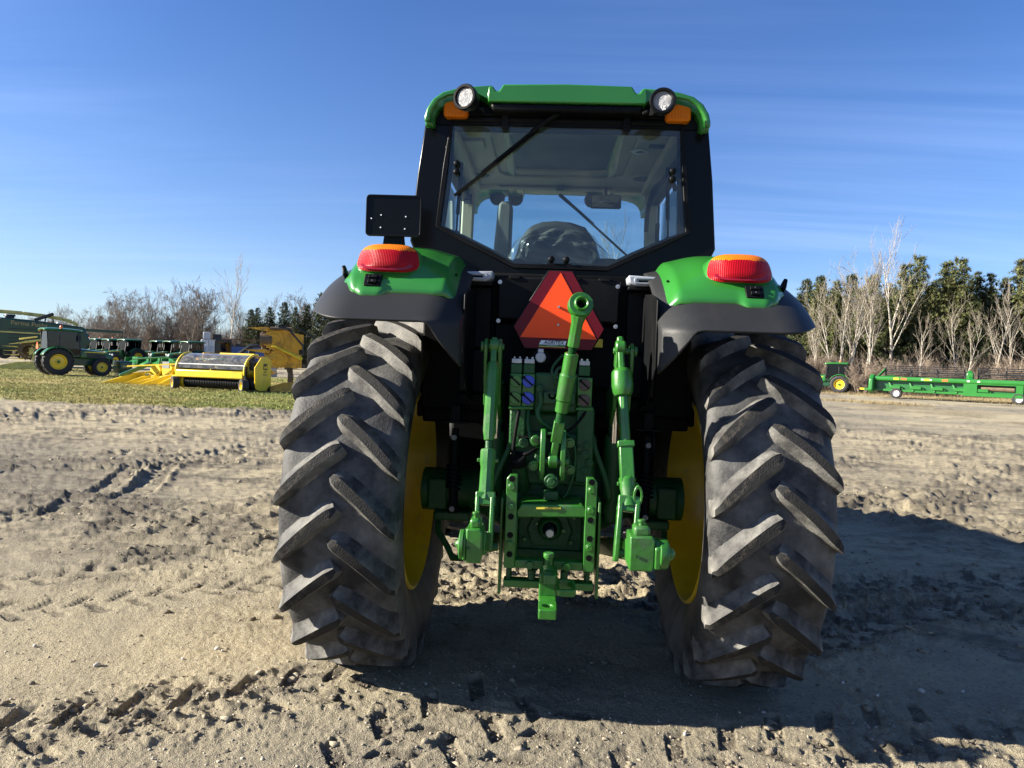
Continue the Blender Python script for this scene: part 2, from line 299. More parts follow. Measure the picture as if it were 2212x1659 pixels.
# wheel tracks pressed in the dirt: points picked on the ground, half width, lug pitch, depth, clods
def pl(pts, step=0.06):
    P = [np.array(gz(*p))[:2] for p in pts]; out = []
    for i in range(len(P)-1):
        p0, p1, p2, p3 = P[max(i-1, 0)], P[i], P[i+1], P[min(i+2, len(P)-1)]
        k = max(2, int(np.linalg.norm(p2-p1)/step))
        for j in range(k):
            t = j/k; out.append(0.5*((2*p1)+(-p0+p2)*t+(2*p0-5*p1+4*p2-p3)*t*t+(-p0+3*p1-3*p2+p3)*t**3))
    out.append(P[-1]); return np.array(out)
TRACKS = [  # pts, half width, pitch, depth, berm, lug share, churn
    (pl([(-300, 1640), (0, 1590), (420, 1520), (760, 1462)]), 0.21, 0.22, 0.030, 0.014, 0.9, 0.7),
    (pl([(600, 1800), (760, 1640), (900, 1560), (1060, 1500)]), 0.20, 0.25, 0.018, 0.010, 1.0, 0.30),
    (pl([(850, 1760), (1010, 1640), (1120, 1575), (1200, 1530)]), 0.19, 0.23, 0.020, 0.010, 1.0, 0.25),
    (pl([(1250, 1800), (1330, 1700), (1480, 1640), (1700, 1600), (2000, 1570)]), 0.2, 0.24, 0.013, 0.012, 1.0, 0.35),
    (pl([(1900, 1700), (2100, 1630), (2400, 1590)]), 0.2, 0.22, 0.015, 0.012, 0.8, 0.6),
    (pl([(-200, 1150), (107, 1103), (268, 1078), (330, 1040), (365, 1005), (470, 985), (620, 975)]), 0.16, 0.2, 0.042, 0.042, 0.25, 0.4),
    (pl([(-200, 1165), (67, 1122), (174, 1079), (240, 1050), (285, 1022), (330, 1000), (600, 955)]), 0.14, 0.2, 0.040, 0.040, 0.25, 0.4),
    (pl([(-100, 990), (120, 986), (215, 983), (330, 975), (640, 990)]), 0.15, 0.2, 0.05, 0.045, 0.4, 0.7),
    (pl([(-100, 1018), (120, 1015), (290, 1012), (450, 1000), (640, 1003)]), 0.15, 0.2, 0.05, 0.045, 0.4, 0.7),
    (pl([(-100, 925), (200, 930), (420, 945), (660, 960)]), 0.18, 0.22, 0.05, 0.05, 0.4, 0.6),
    (pl([(-100, 890), (200, 905), (420, 925), (660, 935)]), 0.2, 0.22, 0.05, 0.05, 0.4, 0.6),
    (pl([(-100, 1262), (130, 1248), (330, 1215), (600, 1190)]), 0.18, 0.21, 0.010, 0.008, 1.0, 0.25),
    (pl([(-100, 1330), (150, 1310), (420, 1280), (600, 1262)]), 0.18, 0.21, 0.010, 0.008, 1.0, 0.25),
    (pl([(1780, 1010), (1880, 985), (2000, 975), (2330, 990)]), 0.2, 0.22, 0.05, 0.05, 0.6, 0.7),
    (pl([(1800, 945), (1900, 950), (2010, 975), (2330, 1040)]), 0.2, 0.22, 0.045, 0.045, 0.6, 0.7),
    (pl([(1780, 925), (1950, 918), (2330, 940)]), 0.22, 0.22, 0.035, 0.035, 0.5, 0.5),
    (pl([(1700, 1400), (1880, 1340), (2050, 1330), (2330, 1350)]), 0.22, 0.22, 0.03, 0.035, 0.6, 0.9),
    (pl([(1700, 1300), (1900, 1270), (2330, 1265)]), 0.22, 0.22, 0.03, 0.03, 0.6, 0.9),
    (pl([(920, 1235), (1050, 1225), (1180, 1235), (1430, 1260)]), 0.2, 0.22, 0.025, 0.03, 0.6, 0.9),
    (pl([(920, 1290), (1100, 1285), (1430, 1300)]), 0.2, 0.22, 0.025, 0.03, 0.6, 0.9),
]
def relief(x, y, sp):
    """height, damp (freshly turned dark soil), grass cover; sp = mesh spacing at the point"""
    def o(f, a, n, s, **k): return (fbm(x, y, f, n, s)-0.5)*a*np.clip(1.6-sp*f*1.6, 0, 1)
    d = np.hypot(x-CAM.x, y-CAM.y)
    h = o(0.22, 0.09, 2, 1)+o(1.1, 0.035, 2, 3)+o(4.5, 0.014, 2, 5)
    patch = sstep(0.42, 0.66, fbm(x, y, 0.45, 3, 11))
    rough = 0.22+0.78*patch
    cl = np.abs(fbm(x, y, 9.0, 3, 21)-0.5)*2
    h += rough*(o(11, 0.022, 3, 31)+o(34, 0.010, 2, 41))
    h += (fbm(x, y, 70, 1, 51)-0.5)*0.004*np.clip(1.6-sp*70, 0, 1)
    # windrowed streaks running across the yard
    st = fbm(x*0.35+0.1*y, y*2.2, 1.0, 3, 61); h += (st-0.5)*0.05*sstep(5, 10, d)
    rg = 1-np.abs(fbm(x*0.9+0.25*y, y*2.4, 1.5, 4, 62)-0.5)*2; rg = np.clip(rg-0.72, 0, 1)/0.28; rg2 = 1-np.abs(fbm(x*1.1, y*2.0, 4.2, 3, 63)-0.5)*2; rg2 = np.clip(rg2-0.7, 0, 1)/0.3
    far_ = sstep(3.6, 8.5, d)*np.clip(1.3-sp*4, 0.25, 1)
    h += far_*(rg*0.058*(0.35+patch)+rg2*0.028*(0.4+patch))
    damp = 0.30*far_+0.45*far_*rg2*sstep(0.35, 0.62, fbm(x, y, 1.1, 3, 64))+0.10*patch+patch*0.35*sstep(0.4, 0.7, fbm(x, y, 3, 3, 71))+0.25*sstep(0.5, 0.72, st)*sstep(4, 9, d)
    for P, hw, pit, dep, berm, lug, churn in TRACKS:
        m = 2.6*hw; sel = np.where((x > P[:, 0].min()-m) & (x < P[:, 0].max()+m) & (y > P[:, 1].min()-m) & (y < P[:, 1].max()+m))[0]
        if len(sel) == 0: continue
        T = np.gradient(P, axis=0); L = np.linalg.norm(T, axis=1); T /= L[:, None]; S = np.concatenate([[0], np.cumsum(np.linalg.norm(np.diff(P, axis=0), axis=1))])
        for c0 in range(0, len(sel), 20000):
            q = sel[c0:c0+20000]; X = x[q][:, None]-P[None, :, 0]; Y = y[q][:, None]-P[None, :, 1]; i = np.argmin(X*X+Y*Y, axis=1)
            ar = np.arange(len(q)); dx, dy = X[ar, i], Y[ar, i]; u = S[i]+dx*T[i, 0]+dy*T[i, 1]; v = -dx*T[i, 1]+dy*T[i, 0]
            end = np.hypot(dx, dy); v = np.where(np.abs(end) > np.abs(v)+0.03, 9.0, v)
            v = v+0.05*(fbm(x[q], y[q], 2.2, 2, 81)-0.5)
            wob = 0.35+0.9*fbm(x[q], y[q], 2.6, 2, 83) if churn > 0.36 else 0.8+0.4*fbm(x[q], y[q], 2.6, 2, 83)
            ins = 1-sstep(hw*0.86, hw*1.04, np.abs(v))
            ph = (u/pit+np.where(v > 0, 0.5, 0)-np.abs(v)*0.62/pit+0.16*fbm(x[q], y[q], 3, 2, 85)) % 1.0
            bar_ = sstep(0.0, 0.035, ph)*(1-sstep(0.34, 0.375, ph))*sstep(hw*0.05, hw*0.10, np.abs(v))
            bm_ = np.exp(-((np.abs(v)-hw*1.12)/(hw*0.22))**2)
            n1 = fbm(x[q], y[q], 19, 4, 87); n2_ = fbm(x[q], y[q], 7, 2, 89)
            chn = np.exp(-(v/(hw*1.5))**2)*churn
            fade = np.clip(1.5-sp[q]*5, 0.0, 1)
            h[q] += -dep*wob*ins*((1-lug)*0.8+lug*bar_*np.clip(1.6-sp[q]*20, 0.15, 1))+berm*wob*bm_*(0.35+1.1*np.clip(n1-0.4, 0, 1))*fade
            h[q] += chn*(np.clip(n1-0.5, 0, 1)**0.8*0.072+(n2_-0.5)*0.016)*np.clip(1.5-sp[q]*12, 0, 1)
            damp[q] = np.maximum(damp[q], np.clip(chn*sstep(0.42, 0.62, n1)*0.95+0.55*ins*bar_*lug*wob, 0, 1))
    # tyre footprints press flat under the wheels
    for sx in (-0.88, 0.88):
        k = np.exp(-(((x-sx)/0.42)**4+((y+0.02)/0.42)**4)); h = h*(1-0.8*k)-0.004*k
    h *= 1-sstep(30, 75, d)*0.7
    ge = 14.7+1.6*(fbm(x, y, 0.5, 3, 91)-0.5)*2+0.9*(fbm(x, y, 2.3, 3, 93)-0.5)*2+np.clip((x+7)*-0.02, -1, 1)
    g = sstep(-0.25, 0.9, y-ge+1.0*(fbm(x, y, 5, 3, 95)-0.5))*(1-sstep(1.0, 4.5, x+2*fbm(x, y, 0.7, 2, 96)))*(1-sstep(47, 52, y+0.28*x+9+3*fbm(x, y, 0.4, 2, 97)))
    rv = sstep(0.0, 2.0, (x-23.4)*0.88+(y-52.6)*0.47-2.5+1.2*(fbm(x, y, 0.6, 3, 98)-0.5)*2)*sstep(5, 9, x)
    lv = sstep(0, 8, y-84)
    straw = sstep(0.62, 0.72, fbm(x, y, 0.16, 2, 99))*sstep(14, 18, x)*sstep(8, 16, y)
    damp = np.maximum(damp, 0.75*np.exp(-((y-ge+0.3)/1.1)**2)*sstep(0.4, 0.6, fbm(x, y, 3, 3, 101))*(x < 2)*sstep(-0.1, 0.1, 1-g))
    verge = np.maximum(np.maximum(rv, lv), straw*0.8)
    return h, np.clip(damp, 0, 1), np.clip(g, 0, 1), np.clip(verge, 0, 1)

def build_ground():
    hd = math.atan2(FWD.x, FWD.y)
    fine = np.linspace(-RAD(44), RAD(44), 980); coarse = np.linspace(RAD(44), 2*math.pi-RAD(44), 72)[1:-1]
    ang = np.concatenate([fine, coarse])+hd
    rs = list(np.linspace(0.25, 2.15, 14)); r = 2.2
    while r < 62: rs.append(r); r += r*r/900
    while r < 1500: rs.append(r); r *= 1.14
    rs = np.array(rs); na, nr = len(ang), len(rs)
    A, Rr = np.meshgrid(ang, rs); dr = np.gradient(rs)
    x = (CAM.x+Rr*np.sin(A)).ravel(); y = (CAM.y+Rr*np.cos(A)).ravel()
    spf = np.maximum(np.broadcast_to((0.0016*rs)[:, None], A.shape), 0.30*dr[:, None]); cz = np.abs(((A-hd+math.pi) % (2*math.pi))-math.pi) > RAD(44.05)
    spf = np.where(cz, np.maximum(spf, Rr*0.09), spf).ravel()
    h, damp, g, ve = relief(x, y, spf)
    co = np.stack([x, y, h], -1); co = np.concatenate([co, [[CAM.x, CAM.y, 0.0]]])
    i = np.arange(nr-1)[:, None]*na; j = np.arange(na)[None, :]; j2 = (j+1) % na
    F = np.stack([i+j, i+j2, i+na+j2, i+na+j], -1).reshape(-1, 4)
    F = F[:, ::-1]
    tri = np.stack([np.full(na, nr*na), j2.ravel(), j.ravel()], -1)[:, ::-1]
    me = bpy.data.meshes.new('dirt_ground'); nv = len(co); nq = len(F); nt = len(tri)
    me.vertices.add(nv); me.vertices.foreach_set('co', co.ravel().astype(np.float32))
    me.loops.add(nq*4+nt*3); me.loops.foreach_set('vertex_index', np.concatenate([F.ravel(), tri.ravel()]).astype(np.int32))
    me.polygons.add(nq+nt); me.polygons.foreach_set('loop_start', np.concatenate([np.arange(nq)*4, nq*4+np.arange(nt)*3]).astype(np.int32))
    me.polygons.foreach_set('use_smooth', np.ones(nq+nt, bool))
    me.update(calc_edges=True)
    for nm, arr in (('damp', damp), ('grass', g), ('verge', ve)):
        at = me.attributes.new(nm, 'FLOAT', 'POINT'); at.data.foreach_set('value', np.concatenate([arr, [0]]).astype(np.float32))
    o = bpy.data.objects.new('ground', me); col.objects.link(o); o['kind'] = 'structure'
    return o
def soil_material():
    M = bpy.data.materials.new('sandy_dirt'); M.use_nodes = True; t = M.node_tree; N = t.nodes; L = t.links; b = N['Principled BSDF']
    b.inputs['Roughness'].default_value = 0.95; b.inputs['Specular IOR Level'].default_value = 0.15
    g = N.new('ShaderNodeTexCoord').outputs['Object']
    def noise(s, d=4, r=0.6):
        n = N.new('ShaderNodeTexNoise'); n.inputs['Scale'].default_value = s; n.inputs['Detail'].default_value = d; n.inputs['Roughness'].default_value = r; L.new(g, n.inputs[0]); return n.outputs[0]
    def rng(v, a, b_, c=0.0, d=1.0):
        r = N.new('ShaderNodeMapRange'); L.new(v, r.inputs[0])
        for i, k in enumerate((a, b_, c, d)): r.inputs[i+1].default_value = k
        return r.outputs[0]
    def mix(f, a, b_):
        x = N.new('ShaderNodeMixRGB'); L.new(f, x.inputs[0])
        for i, k in ((1, a), (2, b_)):
            if isinstance(k, tuple): x.inputs[i].default_value = (*k, 1)
            else: L.new(k, x.inputs[i])
        return x.outputs[0]
    def att(n):
        a = N.new('ShaderNodeAttribute'); a.attribute_name = n; return a.outputs['Fac']
    c = mix(rng(noise(1.6, 6), 0.38, 0.66), (0.405, 0.345, 0.225), (0.305, 0.264, 0.182))
    c = mix(rng(noise(0.13, 3), 0.45, 0.62), c, (0.215, 0.19, 0.142))
    c = mix(rng(noise(38, 3, 0.7), 0.52, 0.75), c, (0.15, 0.132, 0.105))
    c = mix(rng(noise(170, 2), 0.60, 0.74), c, (0.46, 0.41, 0.33))
    ms = N.new('ShaderNodeMapping'); ms.inputs['Scale'].default_value = (0.45, 1.5, 1.0); ms.inputs['Rotation'].default_value = (0, 0, RAD(8)); L.new(g, ms.inputs[0])
    sn = N.new('ShaderNodeTexNoise'); sn.inputs['Scale'].default_value = 5.5; sn.inputs['Detail'].default_value = 7; sn.inputs['Roughness'].default_value = 0.72; L.new(ms.outputs[0], sn.inputs[0])
    dm = N.new('ShaderNodeMath'); dm.operation = 'MULTIPLY_ADD'; L.new(sn.outputs[0], dm.inputs[0]); dm.inputs[1].default_value = 1.5; dm.inputs[2].default_value = -0.75
    da = N.new('ShaderNodeMath'); da.operation = 'ADD'; L.new(dm.outputs[0], da.inputs[0]); L.new(att('damp'), da.inputs[1])
    c = mix(rng(da.outputs[0], 0.22, 0.85, 0.0, 0.85), c, (0.085, 0.073, 0.058))
    lawn = mix(rng(noise(0.16, 4), 0.42, 0.6), (0.27, 0.225, 0.085), (0.155, 0.17, 0.048))
    lawn = mix(rng(noise(14, 4, 0.7), 0.45, 0.7), lawn, (0.30, 0.255, 0.12))
    c = mix(att('grass'), c, lawn)
    dead = mix(rng(noise(6, 5, 0.7), 0.4, 0.65), (0.22, 0.18, 0.10), (0.13, 0.105, 0.066))
    c = mix(att('verge'), c, dead)
    L.new(c, b.inputs['Base Color'])
    hsum = N.new('ShaderNodeMath'); hsum.operation = 'MULTIPLY_ADD'; L.new(noise(60, 4, 0.75), hsum.inputs[0]); hsum.inputs[1].default_value = 1.0
    s2 = N.new('ShaderNodeMath'); s2.operation = 'MULTIPLY'; L.new(noise(210, 2), s2.inputs[0]); s2.inputs[1].default_value = 0.45; L.new(s2.outputs[0], hsum.inputs[2])
    u = N.new('ShaderNodeBump'); u.inputs['Strength'].default_value = 1.0; u.inputs['Distance'].default_value = 0.021; L.new(hsum.outputs[0], u.inputs['Height']); L.new(u.outputs[0], b.inputs['Normal'])
    MATS['sandy_dirt'] = M; return M
SOIL = soil_material()
ground = build_ground(); ground.data.materials.append(SOIL)
def ghe(x, y):
    a = relief(np.array([x], float), np.array([y], float), np.array([max(0.003, 0.002*math.hypot(x-CAM.x, y-CAM.y))])); return float(a[0][0])

# ================================================================== the tractor
TR = empty('tractor'); tag(TR, 'large green tractor seen from behind with orange triangle sign and raised lift linkage', 'tractor')
HZ = 0.847; RAX = 0.871
# ---- rear wheels
def carc(x):
    """carcass radius over lateral offset x"""
    a = abs(x)
    return 0.818-0.012*(a/0.2)**2 if a < 0.2 else 0.806-0.30*((a-0.2)/0.058)**2*0.17 if a < 0.24 else 0.7817-(a-0.24)*2.2
tyre_prof = [(0.497, 0.185), (0.515, 0.205), (0.56, 0.222), (0.62, 0.244), (0.68, 0.256), (0.73, 0.256), (0.765, 0.248), (0.785, 0.236), (0.800, 0.215), (0.807, 0.19), (0.813, 0.13), (0.817, 0.06), (0.818, 0.0)]
tyre_prof = tyre_prof+[(r, -t) for r, t in reversed(tyre_prof[:-1])]
tyre_me = MB().lathe(tyre_prof, n=144).mesh('tyre', RUBBER, 60)
# sidewall ribs where the tread meets the flank, beads
def lug_mesh(side):
    """one moulded bar: inner head near the centre line, running outwards over the shoulder; side = +1 / -1"""
    ST = 17; B = MB(); rows = []
    for i in range(ST):
        u = i/(ST-1)
        x = lerp(-0.012, 0.250, u); arc = -0.245*(u**0.94)+0.018*math.sin(u*math.pi)
        hwt = lerp(0.0225, 0.019, u)*(0.45+0.55*sst(0, 0.10, u))           # half thickness of the face, head rounded
        hwb = hwt+0.052; hwl = hwt+0.032
        tilt = 0.80                                                     # bar runs about 40 degrees
        px, pa = 0.66, 0.75                                             # direction across the bar (x, arc)
        rt = RAX-0.004-0.016*(max(0, u-0.25)/0.75)**2-0.012*(1-sst(0, 0.06, u))-0.020*sst(0.92, 1.0, u)
        row = []
        for w, f in ((-hwl, -0.10), (-(hwt+0.55*(hwl-hwt)), 0.12), (-(hwt+0.30*(hwl-hwt)), 0.5), (-(hwt+0.08*(hwl-hwt)), 0.90), (-hwt*0.90, 1.0), (-hwt*0.3, 1.0), (hwt*0.3, 1.0), (hwt*0.90, 1.0), (hwt+0.04*(hwb-hwt), 0.88), (hwt+0.20*(hwb-hwt), 0.48), (hwt+0.50*(hwb-hwt), 0.13), (hwb, -0.10)):
            wx = x+w*px*(1-0.95*sst(0.80, 1.0, u)); a = arc+w*pa
            rc = carc(wx) if abs(wx) < 0.262 else carc(0.262)
            if u > 0.85: rc = lerp(rc, 0.765, sst(0.85, 1.0, u))
            r = rc+(rt-rc)*f if f > 0 else rc-0.014
            th = a/RAX
            row.append((side*wx, -r*math.cos(th), r*math.sin(th)))
        rows.append(row)
    n = len(rows[0]); vs = [p for r in rows for p in r]
    for i in range(ST-1):
        for j in range(n-1):
            B.mi = 1 if 4 <= j <= 6 else 0
            k = i*n+j; B.f.append((k, k+1, k+n+1, k+n)); B.m.append(B.mi)
    B.v = [tuple(v) for v in vs]; B.mi = 0
    # end caps
    B.f.append(tuple(range(n-1, -1, -1))); B.m.append(0)
    # outer end face: slopes down the flank
    base = (ST-1)*n; o = len(B.v)
    for j in range(n):
        v = Vector(B.v[base+j]); rr = math.hypot(v.y, v.z); rn = lerp(rr, 0.735, 0.9); th = math.atan2(v.z, -v.y)
        B.v.append((side*0.2545, -rn*math.cos(th), rn*math.sin(th)))
    for j in range(n-1): B.f.append((base+j, base+j+1, o+j+1, o+j)); B.m.append(0)
    return B.mesh('lug', [RUBLUG, LUGTOP], 42)
LUGME = {1: lug_mesh(1), -1: lug_mesh(-1)}
rim_prof = [(0.492, 0.212), (0.508, 0.206), (0.510, 0.196), (0.497, 0.184), (0.480, 0.165), (0.470, 0.12), (0.452, 0.105), (0.446, 0.02), (0.436, 0.0), (0.430, -0.06), (0.405, -0.10), (0.30, -0.115), (0.22, -0.085), (0.15, -0.085), (0.15, -0.11), (0.0, -0.11)]
rim_back = [(0.492, 0.212), (0.484, 0.20), (0.478, 0.182), (0.462, 0.162), (0.454, 0.118), (0.44, 0.10), (0.436, 0.02), (0.426, -0.005), (0.42, -0.06), (0.40, -0.115), (0.46, -0.16), (0.49, -0.19), (0.505, -0.205)]
NL = 21
for s in (-1, 1):
    W = empty('rear_wheel', (s*0.882, 0, HZ), parent=TR); W['label'] = 'muddy %s rear wheel with chevron tread and yellow rim' % ('left' if s < 0 else 'right')
    t = bpy.data.objects.new('tyre', tyre_me); col.objects.link(t); t.parent = W
    ph0 = RAD(3.6 if s < 0 else 5.9)
    for side in (-1, 1):
        for k in range(NL):
            l = bpy.data.objects.new('lug', LUGME[side]); col.objects.link(l); l.parent = W
            l.rotation_euler = (-(ph0+2*math.pi*(k+(0.5 if side > 0 else 0))/NL), 0, 0)
    b = MB(); b.lathe([(r, -s*t_) for r, t_ in rim_prof], n=96); b.build('rim', YELLOW, W, 40)
    b = MB(); b.lathe([(r, -s*t_) for r, t_ in rim_back], n=96); b.build('rim_lip', YELLOW, W, 40)
    b = MB(); b.lathe([(0.0, -s*0.05), (0.075, -s*0.05), (0.08, -s*0.04), (0.14, -s*-0.02), (0.16, -s*-0.03), (0.16, -s*-0.09)], n=40); b.build('hub', GREENC, W, 40)
    for k in range(8):
        a = RAD(45*k+10); MB().cyl((-s*-0.075, 0.122*math.cos(a), 0.122*math.sin(a)), (-s*-0.005, 0.122*math.cos(a), 0.122*math.sin(a)), 0.014, n=6).build('wheel_nut', STEEL, W)
# ---- rear axle and transmission case
b = MB(); b.lathe([(0.0, -0.66), (0.09, -0.66), (0.108, -0.655), (0.108, -0.5), (0.098, -0.47), (0.11, -0.38), (0.17, -0.27), (0.2, -0.2), (0.2, 0.2), (0.17, 0.27), (0.11, 0.38), (0.098, 0.47), (0.108, 0.5), (0.108, 0.655), (0.09, 0.66), (0.0, 0.66)], o=(0, 0, HZ), n=40)
b.build('axle_housing', GREENC, TR, 30)
for s in (-1, 1):
    MB().b2((s*0.40, -0.15, 0.715), (s*0.58, 0.10, 0.76)).build('axle_bracket', GREENC, TR, bev=0.01)
    MB().b2((s*0.52, -0.125, 0.76), (s*0.62, -0.08, 0.92)).build('axle_boss', GREENC, TR, bev=0.012)
b = MB(); b.prism([(-0.185, 0.60), (0.185, 0.60), (0.185, 1.18), (0.13, 1.30), (-0.13, 1.30), (-0.185, 1.18)], -0.50, 1.7); b.build('transmission_case', GREENC, TR, bev=0.02)
MB().b2((-0.17, -0.545, 0.98), (0.16, -0.49, 1.21)).build('rear_cover', GREENC, TR, bev=0.012)
MB().prism([(0.09, 1.00), (0.165, 1.00), (0.165, 1.32), (0.13, 1.36), (0.10, 1.36), (0.09, 1.3)], -0.57, -0.48).build('valve_housing', GREENC, TR, bev=0.008)
MB().prism([(-0.20, 1.14), (-0.13, 1.14), (-0.13, 1.33), (-0.2, 1.33)], -0.57, -0.48).build('valve_housing', GREENC, TR, bev=0.008)
for (x, z, r) in ((0.105, 1.15, 0.012), (0.105, 1.115, 0.012), (0.135, 1.165, 0.016), (0.13, 1.125, 0.017), (0.15, 1.09, 0.017), (0.13, 1.055, 0.016), (-0.135, 1.165, 0.022), (-0.02, 1.375, 0.02), (0.03, 1.37, 0.026), (0.04, 1.42, 0.022), (-0.075, 1.40, 0.016)):
    b = MB(); b.cyl((x, -0.56, z), (x, -0.585, z), r, n=20); b.cyl((x, -0.58, z), (x, -0.592, z), r*0.55, n=6); b.build('plug', GREENC, TR, bev=0.002)
MB().b2((-0.10, -0.56, 1.30), (0.09, -0.44, 1.47)).build('hydraulic_block', GREENC, TR, bev=0.012)
MB().b2((-0.06, -0.585, 1.335), (0.08, -0.55, 1.39)).build('valve_plate', GREENC, TR, bev=0.008)
# ---- top link bracket
for x in (-0.052, 0.033):
    MB().prism([(-0.52, 1.02), (-0.665, 1.02), (-0.685, 1.06), (-0.685, 1.19), (-0.66, 1.235), (-0.60, 1.235), (-0.52, 1.12)], x-0.011, x+0.011, 'x').build('bracket_cheek', GREENH, TR, bev=0.004)
MB().prism([(-0.098, 1.06), (-0.06, 1.215), (0.045, 1.215), (0.083, 1.055), (0.05, 1.01), (-0.065, 1.01)], -0.575, -0.535).build('bracket_plate', GREENC, TR, bev=0.005)
for (x, z) in ((-0.083, 1.18), (0.062, 1.175), (-0.09, 1.07), (0.067, 1.06)):
    b = MB(); b.cyl((x, -0.57, z), (x, -0.60, z), 0.022, n=20); b.cyl((x, -0.6, z), (x, -0.613, z), 0.014, n=6); b.build('bracket_bolt', GREENH, TR, bev=0.002)
b = MB(); b.cyl((-0.013, -0.66, 1.022), (-0.013, -0.70, 1.022), 0.03, n=24); b.cyl((-0.013, -0.69, 1.022), (-0.013, -0.715, 1.022), 0.019, n=6); b.build('bracket_pin', GREENC, TR, bev=0.003)
b = MB(); b.cyl((-0.075, -0.645, 1.10), (0.06, -0.645, 1.10), 0.016, n=16); b.build('cross_pin', GREENH, TR, bev=0.003)
# ---- top link leaning against the sign
A0, A1 = Vector((-0.009, -0.655, 1.10)), Vector((0.075, -0.80, 1.745)); dl = A1-A0
def al(t): return A0+dl*t
tl = MB(); tl.lathe([(0.020, -0.030), (0.025, -0.034), (0.030, -0.028), (0.030, -0.02), (0.047, -0.02), (0.050, -0.015), (0.050, 0.015), (0.047, 0.02), (0.030, 0.02), (0.02, 0.024), (0.017, 0.02), (0.017, -0.024)], ax='y', n=36, closed=True)
tl.xform(Matrix.Translation(al(1.0)) @ Euler((RAD(-14), 0, RAD(8))).to_matrix().to_4x4()); tl.build('top_link_eye', GREENH, TR, 40)
MB().cyl(al(1.0)+Vector((0, 0.010, 0)), al(1.0)+Vector((0, 0.014, 0)), 0.019, n=20).build('eye_bore', DARK, TR)
b = MB(); b.tube([al(0.955), al(0.925), al(0.89), al(0.745)], [0.034, 0.030, 0.024, 0.024], 8); b.build('top_link_shank', GREENH, TR, 30, bev=0.002)
b = MB()
n = 46
b.tube([al(lerp(0.68, 0.75, i/n)) for i in range(n)], [0.0155+0.0016*(i % 2) for i in range(n)], 14); b.build('thread', GREENC, TR, 60)
b = MB(); b.tube([al(0.705), al(0.70), al(0.60), al(0.575), al(0.565), al(0.41), al(0.40), al(0.33)], [0.026, 0.029, 0.029, 0.029, 0.033, 0.033, 0.028, 0.028], 18); b.build('top_link_sleeve', GREENH, TR, 30, bev=0.002)
b = MB(); b.tube([al(lerp(0.26, 0.34, i/n)) for i in range(n)], [0.0175+0.0016*(i % 2) for i in range(n)], 14); b.build('thread', GREENC, TR, 60)
b = MB(); b.bar(al(0.27), al(0.13), 0.046, 0.036, up=(0, 1, 0)); b.bar(al(0.14), al(0.02), 0.030, 0.036, up=(0, 1, 0)); b.cyl((-0.028, -0.655, 1.105), (0.012, -0.655, 1.105), 0.034, n=24); b.build('top_link_end', GREENH, TR, bev=0.005)
# ---- lift arms, lift links, lower links, hooks
for s in (-1, 1):
    ox = 0.0 if s < 0 else 0.0
    for dx in (0.252, 0.312):
        MB().prism([(0.0, 1.26), (-0.10, 1.22), (-0.40, 1.24), (-0.53, 1.32), (-0.59, 1.50), (-0.60, 1.585), (-0.57, 1.61), (-0.53, 1.60), (-0.50, 1.50), (-0.42, 1.40), (-0.10, 1.40), (0.0, 1.38)], s*dx-0.008, s*dx+0.008, 'x').build('lift_arm', GREENH, TR, bev=0.004)
    b = MB(); b.cyl((s*0.235, -0.565, 1.575), (s*0.33, -0.565, 1.575), 0.014, n=16); b.cyl((s*0.322, -0.565, 1.575), (s*0.335, -0.565, 1.575), 0.022, n=16); b.build('lift_pin', GREENH, TR, bev=0.002)
    b = MB(); b.cyl((s*0.27, -0.355, 1.16), (s*0.27, -0.37, 1.36), 0.027, n=24); b.build('cylinder_rod', CHROME, TR)
    b = MB(); b.cyl((s*0.27, -0.37, 1.33), (s*0.27, -0.40, 1.42), 0.03, n=16); b.build('rod_clevis', GREENC, TR, bev=0.004)
    b = MB(); b.tube([(s*0.27, -0.30, 0.78), (s*0.27, -0.30, 0.84), (s*0.27, -0.34, 1.16), (s*0.27, -0.345, 1.19)], [0.03, 0.042, 0.042, 0.036], 24); b.build('lift_cylinder', GREENC, TR, bev=0.004)
# left lift link: plain turnbuckle
def seq(x0, x1, z0, z1, y0, y1):
    return lambda z: Vector((lerp(x0, x1, (z-z0)/(z1-z0)), lerp(y0, y1, (z-z0)/(z1-z0)), z))
L_ = seq(-0.277, -0.278, 1.60, 0.74, -0.575, -0.80)
b = MB(); b.bar(L_(1.612), L_(1.50), 0.026, 0.034, up=(0, 1, 0)); b.cyl(L_(1.58)+Vector((-0.02, 0, 0)), L_(1.58)+Vector((0.02, 0, 0)), 0.028, n=20); b.build('link_head', GREENH, TR, bev=0.006)
b = MB(); b.tube([L_(1.51), L_(1.495), L_(1.46), L_(1.22), L_(1.18)], [0.018, 0.026, 0.028, 0.028, 0.021], 10); b.build('link_tube', GREENH, TR, 25, bev=0.002)
b = MB(); b.tube([L_(lerp(1.19, 1.13, i/20)) for i in range(21)], [0.014+0.0015*(i % 2) for i in range(21)], 12); b.build('thread', GREENC, TR, 60)
b = MB(); b.tube([L_(1.145), L_(1.135), L_(1.09), L_(1.07), L_(0.97), L_(0.945)], [0.03, 0.033, 0.033, 0.029, 0.031, 0.036], 10); b.box(L_(1.10), (0.088, 0.02, 0.014)); b.build('link_body', GREENH, TR, 25, bev=0.002)
b = MB()
for q in (-1, 1):
    b.prism([(-0.035, 0.0), (0.035, 0.0), (0.03, -0.19), (0.022, -0.215), (-0.022, -0.215), (-0.03, -0.19)], q*0.030-0.009, q*0.030+0.009, 'x')
b.prism([(-0.04, 0.02), (0.04, 0.02), (0.042, -0.035), (-0.042, -0.035)], -0.03, 0.03)
b.xform(Matrix.Translation(L_(0.955)) @ Matrix.Rotation(RAD(-14.6), 4, 'X')); b.build('link_fork', GREENH, TR, bev=0.005)
